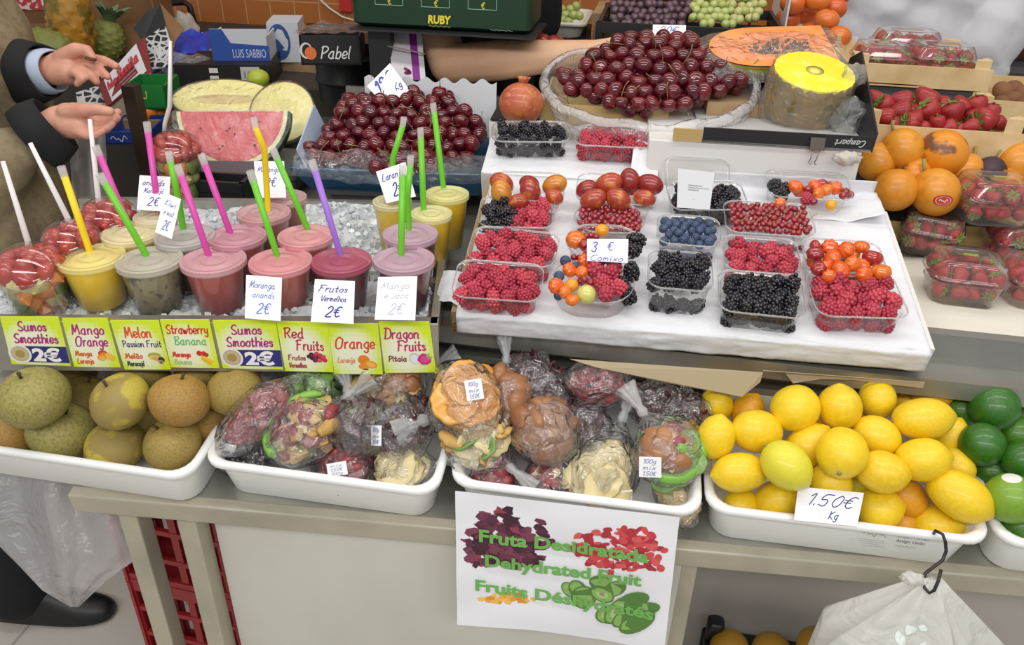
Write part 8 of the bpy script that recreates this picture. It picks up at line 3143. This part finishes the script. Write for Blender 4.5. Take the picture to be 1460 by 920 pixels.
# tomatoes on the low shelf behind the arm
ts = at_y(800, 72, 1.97)
for k, (x, y) in enumerate(((748, 64), (770, 63), (790, 66))):
    p = at_y(x, y, 1.96)
    tag(inst('tomato', ame[1], TRS(p, s=.030)), ('tomato nearest the green crate, in the dark gap behind the arm', 'middle tomato of three in the dark gap behind the arm', 'tomato nearest the cherry bag, in the dark gap behind the arm')[k], 'tomato', 'tomatoes behind the arm')
    setmat([o for o in COL.objects if o.name.startswith('tomato')][-1], mat('tomato skin', '#8e2c22', .3, coat=.3))
a, b = at_y(738, 75, 1.93), at_y(846, 75, 1.93)
z = at_y(770, 63, 1.96).z - .031
o = MB().box(((a.x + b.x) / 2, 1.955, z - .01), (b.x - a.x, .11, .02)).obj('shelf_board', DARKW, None, smooth=False)
tag(o, 'dark narrow shelf carrying three tomatoes behind the forearm', 'shelf')
for o2 in (o,):
    q = MB().box(((a.x + b.x) / 2, 1.985, (WT + z - .02) / 2), ((b.x - a.x) * .9, .03, z - .02 - WT)).obj('bracket', DARKW, None, smooth=False)
    q.parent = o2

# far right: grey counter, kiwis, brown sacks
a = at_y(1418, 118, 2.97)
gc = thing('side_counter', 'grey counter at the far side behind the wooden crates', 'counter', V((a.x, 2.97, 0)))
MB().box((.5, .15, .5 * (a.z + .04)), (1.1, .30, a.z + .04)).obj('counter_body', mat('grey counter', '#7c7b7d', .5), gc, smooth=False)
MB().box((.5, .14, a.z + .05), (1.14, .34, .02)).obj('counter_top', mat('counter top', '#59585a', .4), gc, smooth=False)
KIW = mat('kiwi skin', '#7a5238', .8, var='#8a6040', bump=(200, .3, .002))
ki_me = MB().ico((0, 0, 0), (1, 1, 1.2), 3).mesh('kiwi', KIW)
kx = at_y(1424, 168, 1.98)
kb = thing('fruit_carton', 'wooden box of brown kiwis by the corner post of the strawberry crate', 'crate', V((kx.x - .02, 1.97, kx.z)))
MB().box((.12, .10, .003), (.26, .22, .006)).obj('floor_panel', WOOD, kb, smooth=False)
MB().box((.12, -.006, .022), (.26, .005, .04)).obj('front_panel', WOOD, kb, smooth=False)
MB().box((.12, .206, .03), (.26, .005, .05)).obj('rear_panel', WOOD, kb, smooth=False)
o = MB().box((kx.x + .10, 2.07, kx.z / 2 - .002), (.24, .2, kx.z - .005)).obj('display_stand', DARKW, None, smooth=False)
tag(o, 'dark stand under the box of kiwis', 'stand')
for k, (x, y, lab) in enumerate(((1430, 131, 'kiwi at the back of the box nearest the crate post'), (1444, 143, 'front kiwi in the middle of the box'), (1428, 150, 'kiwi at the front corner by the crate post'), (1458, 135, 'kiwi cut by the frame edge'), (1460, 150, 'front kiwi at the frame edge'), (1445, 128, 'kiwi at the back of the box'))):
    p = at_y(x, y, 2.03 + (150 - y) * .004)
    inst('kiwi', ki_me, TRS(p, rrot(RND), 13 * depth_of(p) / FPX), lab, 'kiwi', 'kiwis in the box')
BSK = mat('brown woven sack', '#6d543f', .85, noise_=[(30, '#55402f', .45, .65)], bump=(60, .6, .004))
for k, (x, y, r_, lab) in enumerate(((1440, 62, .13, 'brown sack on the far counter beside the white sleeve'), (1492, 40, .15, 'brown sack cut by the frame edge on the far counter'))):
    p = at_y(x, y, 3.10)
    q = MB().ico((0, 0, 0), (r_, r_ * .8, r_ * 1.05), 3, fn=lambda s: 1 + .18 * noise.noise(s * 2 + V((k, 0, 0))))
    tag(inst('sack', q.mesh('sack', BSK), M.Translation((p.x + .03, 3.10, a.z + .06 + r_))), lab, 'sack', 'brown sacks')

# ------------------------------------------------------------------ under the stall
RED = mat('red plastic', '#a02a2c', .4) if 0 else mat('red crate plastic', '#a4262c', .42)
for k in range(2):
    p = at_y(163, 760, 1.02)
    lattice_crate('plastic_crate', ('red slotted plastic crate at the bottom of the stack under the stall', 'red slotted plastic crate on top of the stack under the stall')[k], M.Translation((p.x + .01, 1.0, .004 + .312 * k)) @ M.Rotation(radians(-3), 4, 'Z'), .42, .125, .31, RED, 9, 4, group='red crates under the stall', wall=.007)
bb = at_y(1003, 897, 1.07)
lattice_crate('plastic_crate', 'black plastic crate of orange fruit on the lower level beneath the lemons', M.Translation((bb.x, .875, bb.z - .20)), .36, .20, .20, BLACKP, 7, 2, group=None)
q = MB()
q.rings([rrect(.03, .03, .008, 0), rrect(.03, .03, .008, .045), rrect(.024, .024, .008, .05)])
o = q.obj('crate_post', BLACKP, None)
o.location = (bb.x + .017, 1.055, bb.z - .004)
o.parent = [x for x in COL.objects if x.get('label', '').startswith('black plastic crate of orange')][0]
o.matrix_parent_inverse = o.parent.matrix_world.inverted()
for k, (x, y) in enumerate(((1040, 925), (1100, 930), (1165, 922))):
    p = at_y(x, y, 1.03)
    tag(inst('orange', or_me, TRS(p, s=.036)), ('orange fruit in the black crate next to its raised corner', 'orange fruit in the middle of the black crate', 'orange fruit in the black crate nearest the white bag')[k], 'orange', 'oranges in the black crate')
    setmat([o for o in COL.objects if o.name.startswith('orange.')][-1], mat('mottled orange peel', '#b98a2c', .5))
o = MB().box((bb.x + .18, .985, (bb.z - .20) / 2), (.34, .16, bb.z - .202)).obj('storage_box', mat('dark box', '#2a2a2c', .6), None, smooth=False)
tag(o, 'dark box under the black crate of oranges', 'box')
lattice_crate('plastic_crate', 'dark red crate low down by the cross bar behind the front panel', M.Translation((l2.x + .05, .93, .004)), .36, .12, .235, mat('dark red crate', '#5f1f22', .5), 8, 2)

# white carrier bag on an S hook
ht = depth_of(FL.hit(1338, 768, TH)) - .012
pts = [(1329, 764, .022), (1334, 757, .010), (1344, 762, 0), (1348, 773, 0), (1349, 786, 0), (1344, 799, 0), (1332, 808, 0), (1320, 817, 0), (1315, 828, .0), (1318, 838, -.004), (1325, 846, -.008), (1332, 842, -.012), (1338, 828, -.012), (1342, 812, -.010)]
P3 = [at_t(x, y, ht + d) for x, y, d in pts]
hk = thing('hanging_hook', 'dark metal S hook on the lemon tray rim holding the white bag', 'hook', P3[4])
MB().tube([p - P3[4] for p in P3], .0022, 8).obj('hook_wire', mat('dark hook steel', '#3c3a38', .35, .7), hk)
BAGW = clear('white carrier bag film', haze=.93, rough=.4, gloss=.5, hazecol='#f4f3ee', bump=(9, .8, .02))
ap = at_t(1330, 824, ht - .004)
cb = thing('hanging_bag', 'white plastic carrier bag with faint green print hanging from the hook', 'bag', ap)
NS = 96
rs = []
for k in range(22):
    t = k / 21
    z = .004 - t * .36
    r_ = .008 + .098 * min(1, t * 3.0) + .022 * t
    ring = []
    for j in range(NS):
        a = 2 * pi * j / NS
        f = 1 + (.11 * sin(5 * a + 1.2) + .07 * sin(9 * a + 2.5 * t) + .05 * sin(15 * a)) * (1 - .55 * t)
        ring.append(V((r_ * f * cos(a), r_ * .62 * f * sin(a) - .012 * t, z - .012 * (1 - t) * abs(sin(2.5 * a)))))
    rs.append(ring)
MB().rings(rs, True, True).obj('bag_body', BAGW, cb)
q = MB().ico((0, 0, 0), (.016, .008, .009), 3, fn=lambda s: 1 + .5 * noise.noise(s * 2.4))
o = q.obj('handle_knot', BAGW, cb)
o.location = at_t(1303, 826, ht) - ap
t = MB()
rr = random.Random(9)
for k in range(9):
    x, y = rr.uniform(-.04, .04), -rr.uniform(.045, .12)
    disc(t, x, y, rr.uniform(.004, .009), rr.uniform(.003, .007), '#dfe8e2', 0, 9, 0, .25)


def on_bag(p):
    tt_ = min(1, max(0, (.004 - p.y) / .36))
    r_ = .008 + .098 * min(1, tt_ * 3.0) + .022 * tt_
    a = math.acos(max(-1, min(1, p.x / r_)))
    a = -a
    f = 1 + (.11 * sin(5 * a + 1.2) + .07 * sin(9 * a + 2.5 * tt_) + .05 * sin(15 * a)) * (1 - .55 * tt_)
    return V((r_ * f * cos(a), r_ * .62 * f * sin(a) - .012 * tt_ - .0015, p.y - .012 * (1 - tt_) * abs(sin(2.5 * a))))


t.mapped(on_bag)
t.obj('faint_print', print_mat(), cb, smooth=False)

# translucent bag hanging at the stall's end
lb_t = 1.36
TL_ = clear('milky thin bag film', haze=.40, rough=.25, gloss=.8, hazecol='#f6f4f4', bump=(10, 1.0, .02))
pb_ = thing('hanging_bag', 'thin translucent white bag hanging at the stall end in front of the shoe', 'bag', at_t(95, 660, lb_t))
cen = at_t(95, 660, lb_t)
edge = [((-40, 640), (205, 640)), ((-35, 700), (200, 690)), ((-20, 745), (198, 730)), ((0, 780), (216, 770)), ((28, 808), (205, 790)), ((60, 842), (150, 830)), ((100, 866), (112, 866))]
rsF = []
NN = 30
for row, (l_, r_) in enumerate(edge):
    ring = []
    for side in (1, -1):
        for j in range(NN):
            t = j / (NN - 1) if side == 1 else 1 - j / (NN - 1)
            x, y = l_[0] + (r_[0] - l_[0]) * t, l_[1] + (r_[1] - l_[1]) * t
            d = side * (.012 + .030 * sin(pi * t)) * (1 if row < 6 else .2) + .016 * sin(t * 17 + row * .4) * (1 - row / 9) + .008 * noise.noise(V((t * 9, row * .6, side)))
            ring.append(at_t(x, y, lb_t - d) - cen)
    rsF.append(ring)
MB().rings(rsF, False, True).obj('bag_film', TL_, pb_)
MB().tube([at_t(80, 640, lb_t) - cen, at_t(84, 625, lb_t) - cen], [.03, .008], 10).obj('bag_neck', TL_, pb_)

# phrases shared by the repeats
for o in list(COL.objects):
    if o.parent is None and o.get('category') and not o.get('group'):
        n_ = o.name.split('.')[0]
        g_ = {'smoothie_cup': 'smoothies on the ice tray', 'fruit_salad_cup': 'fruit salad cups', 'smoothie_sign': 'smoothie signs', 'price_card': 'handwritten price cards', 'display_tray': 'white display trays', 'dried_fruit_bag': 'bags of dried fruit',
              'berry_punnet': 'berry punnets on the board', 'strawberry_box': 'clear strawberry boxes', 'fruit_carton': 'fruit cartons', 'wooden_crate': 'wooden strawberry crates', 'plastic_crate': 'plastic crates', 'riser_box': 'riser boxes', 'display_stand': 'display stands', 'hanging_bag': 'hanging bags', 'pineapple': 'pineapples', 'paper_sheet': 'white papers', 'kraft_paper': 'kraft papers', 'melon_half': 'melon halves'}.get(n_)
        if g_:
            o['group'] = g_
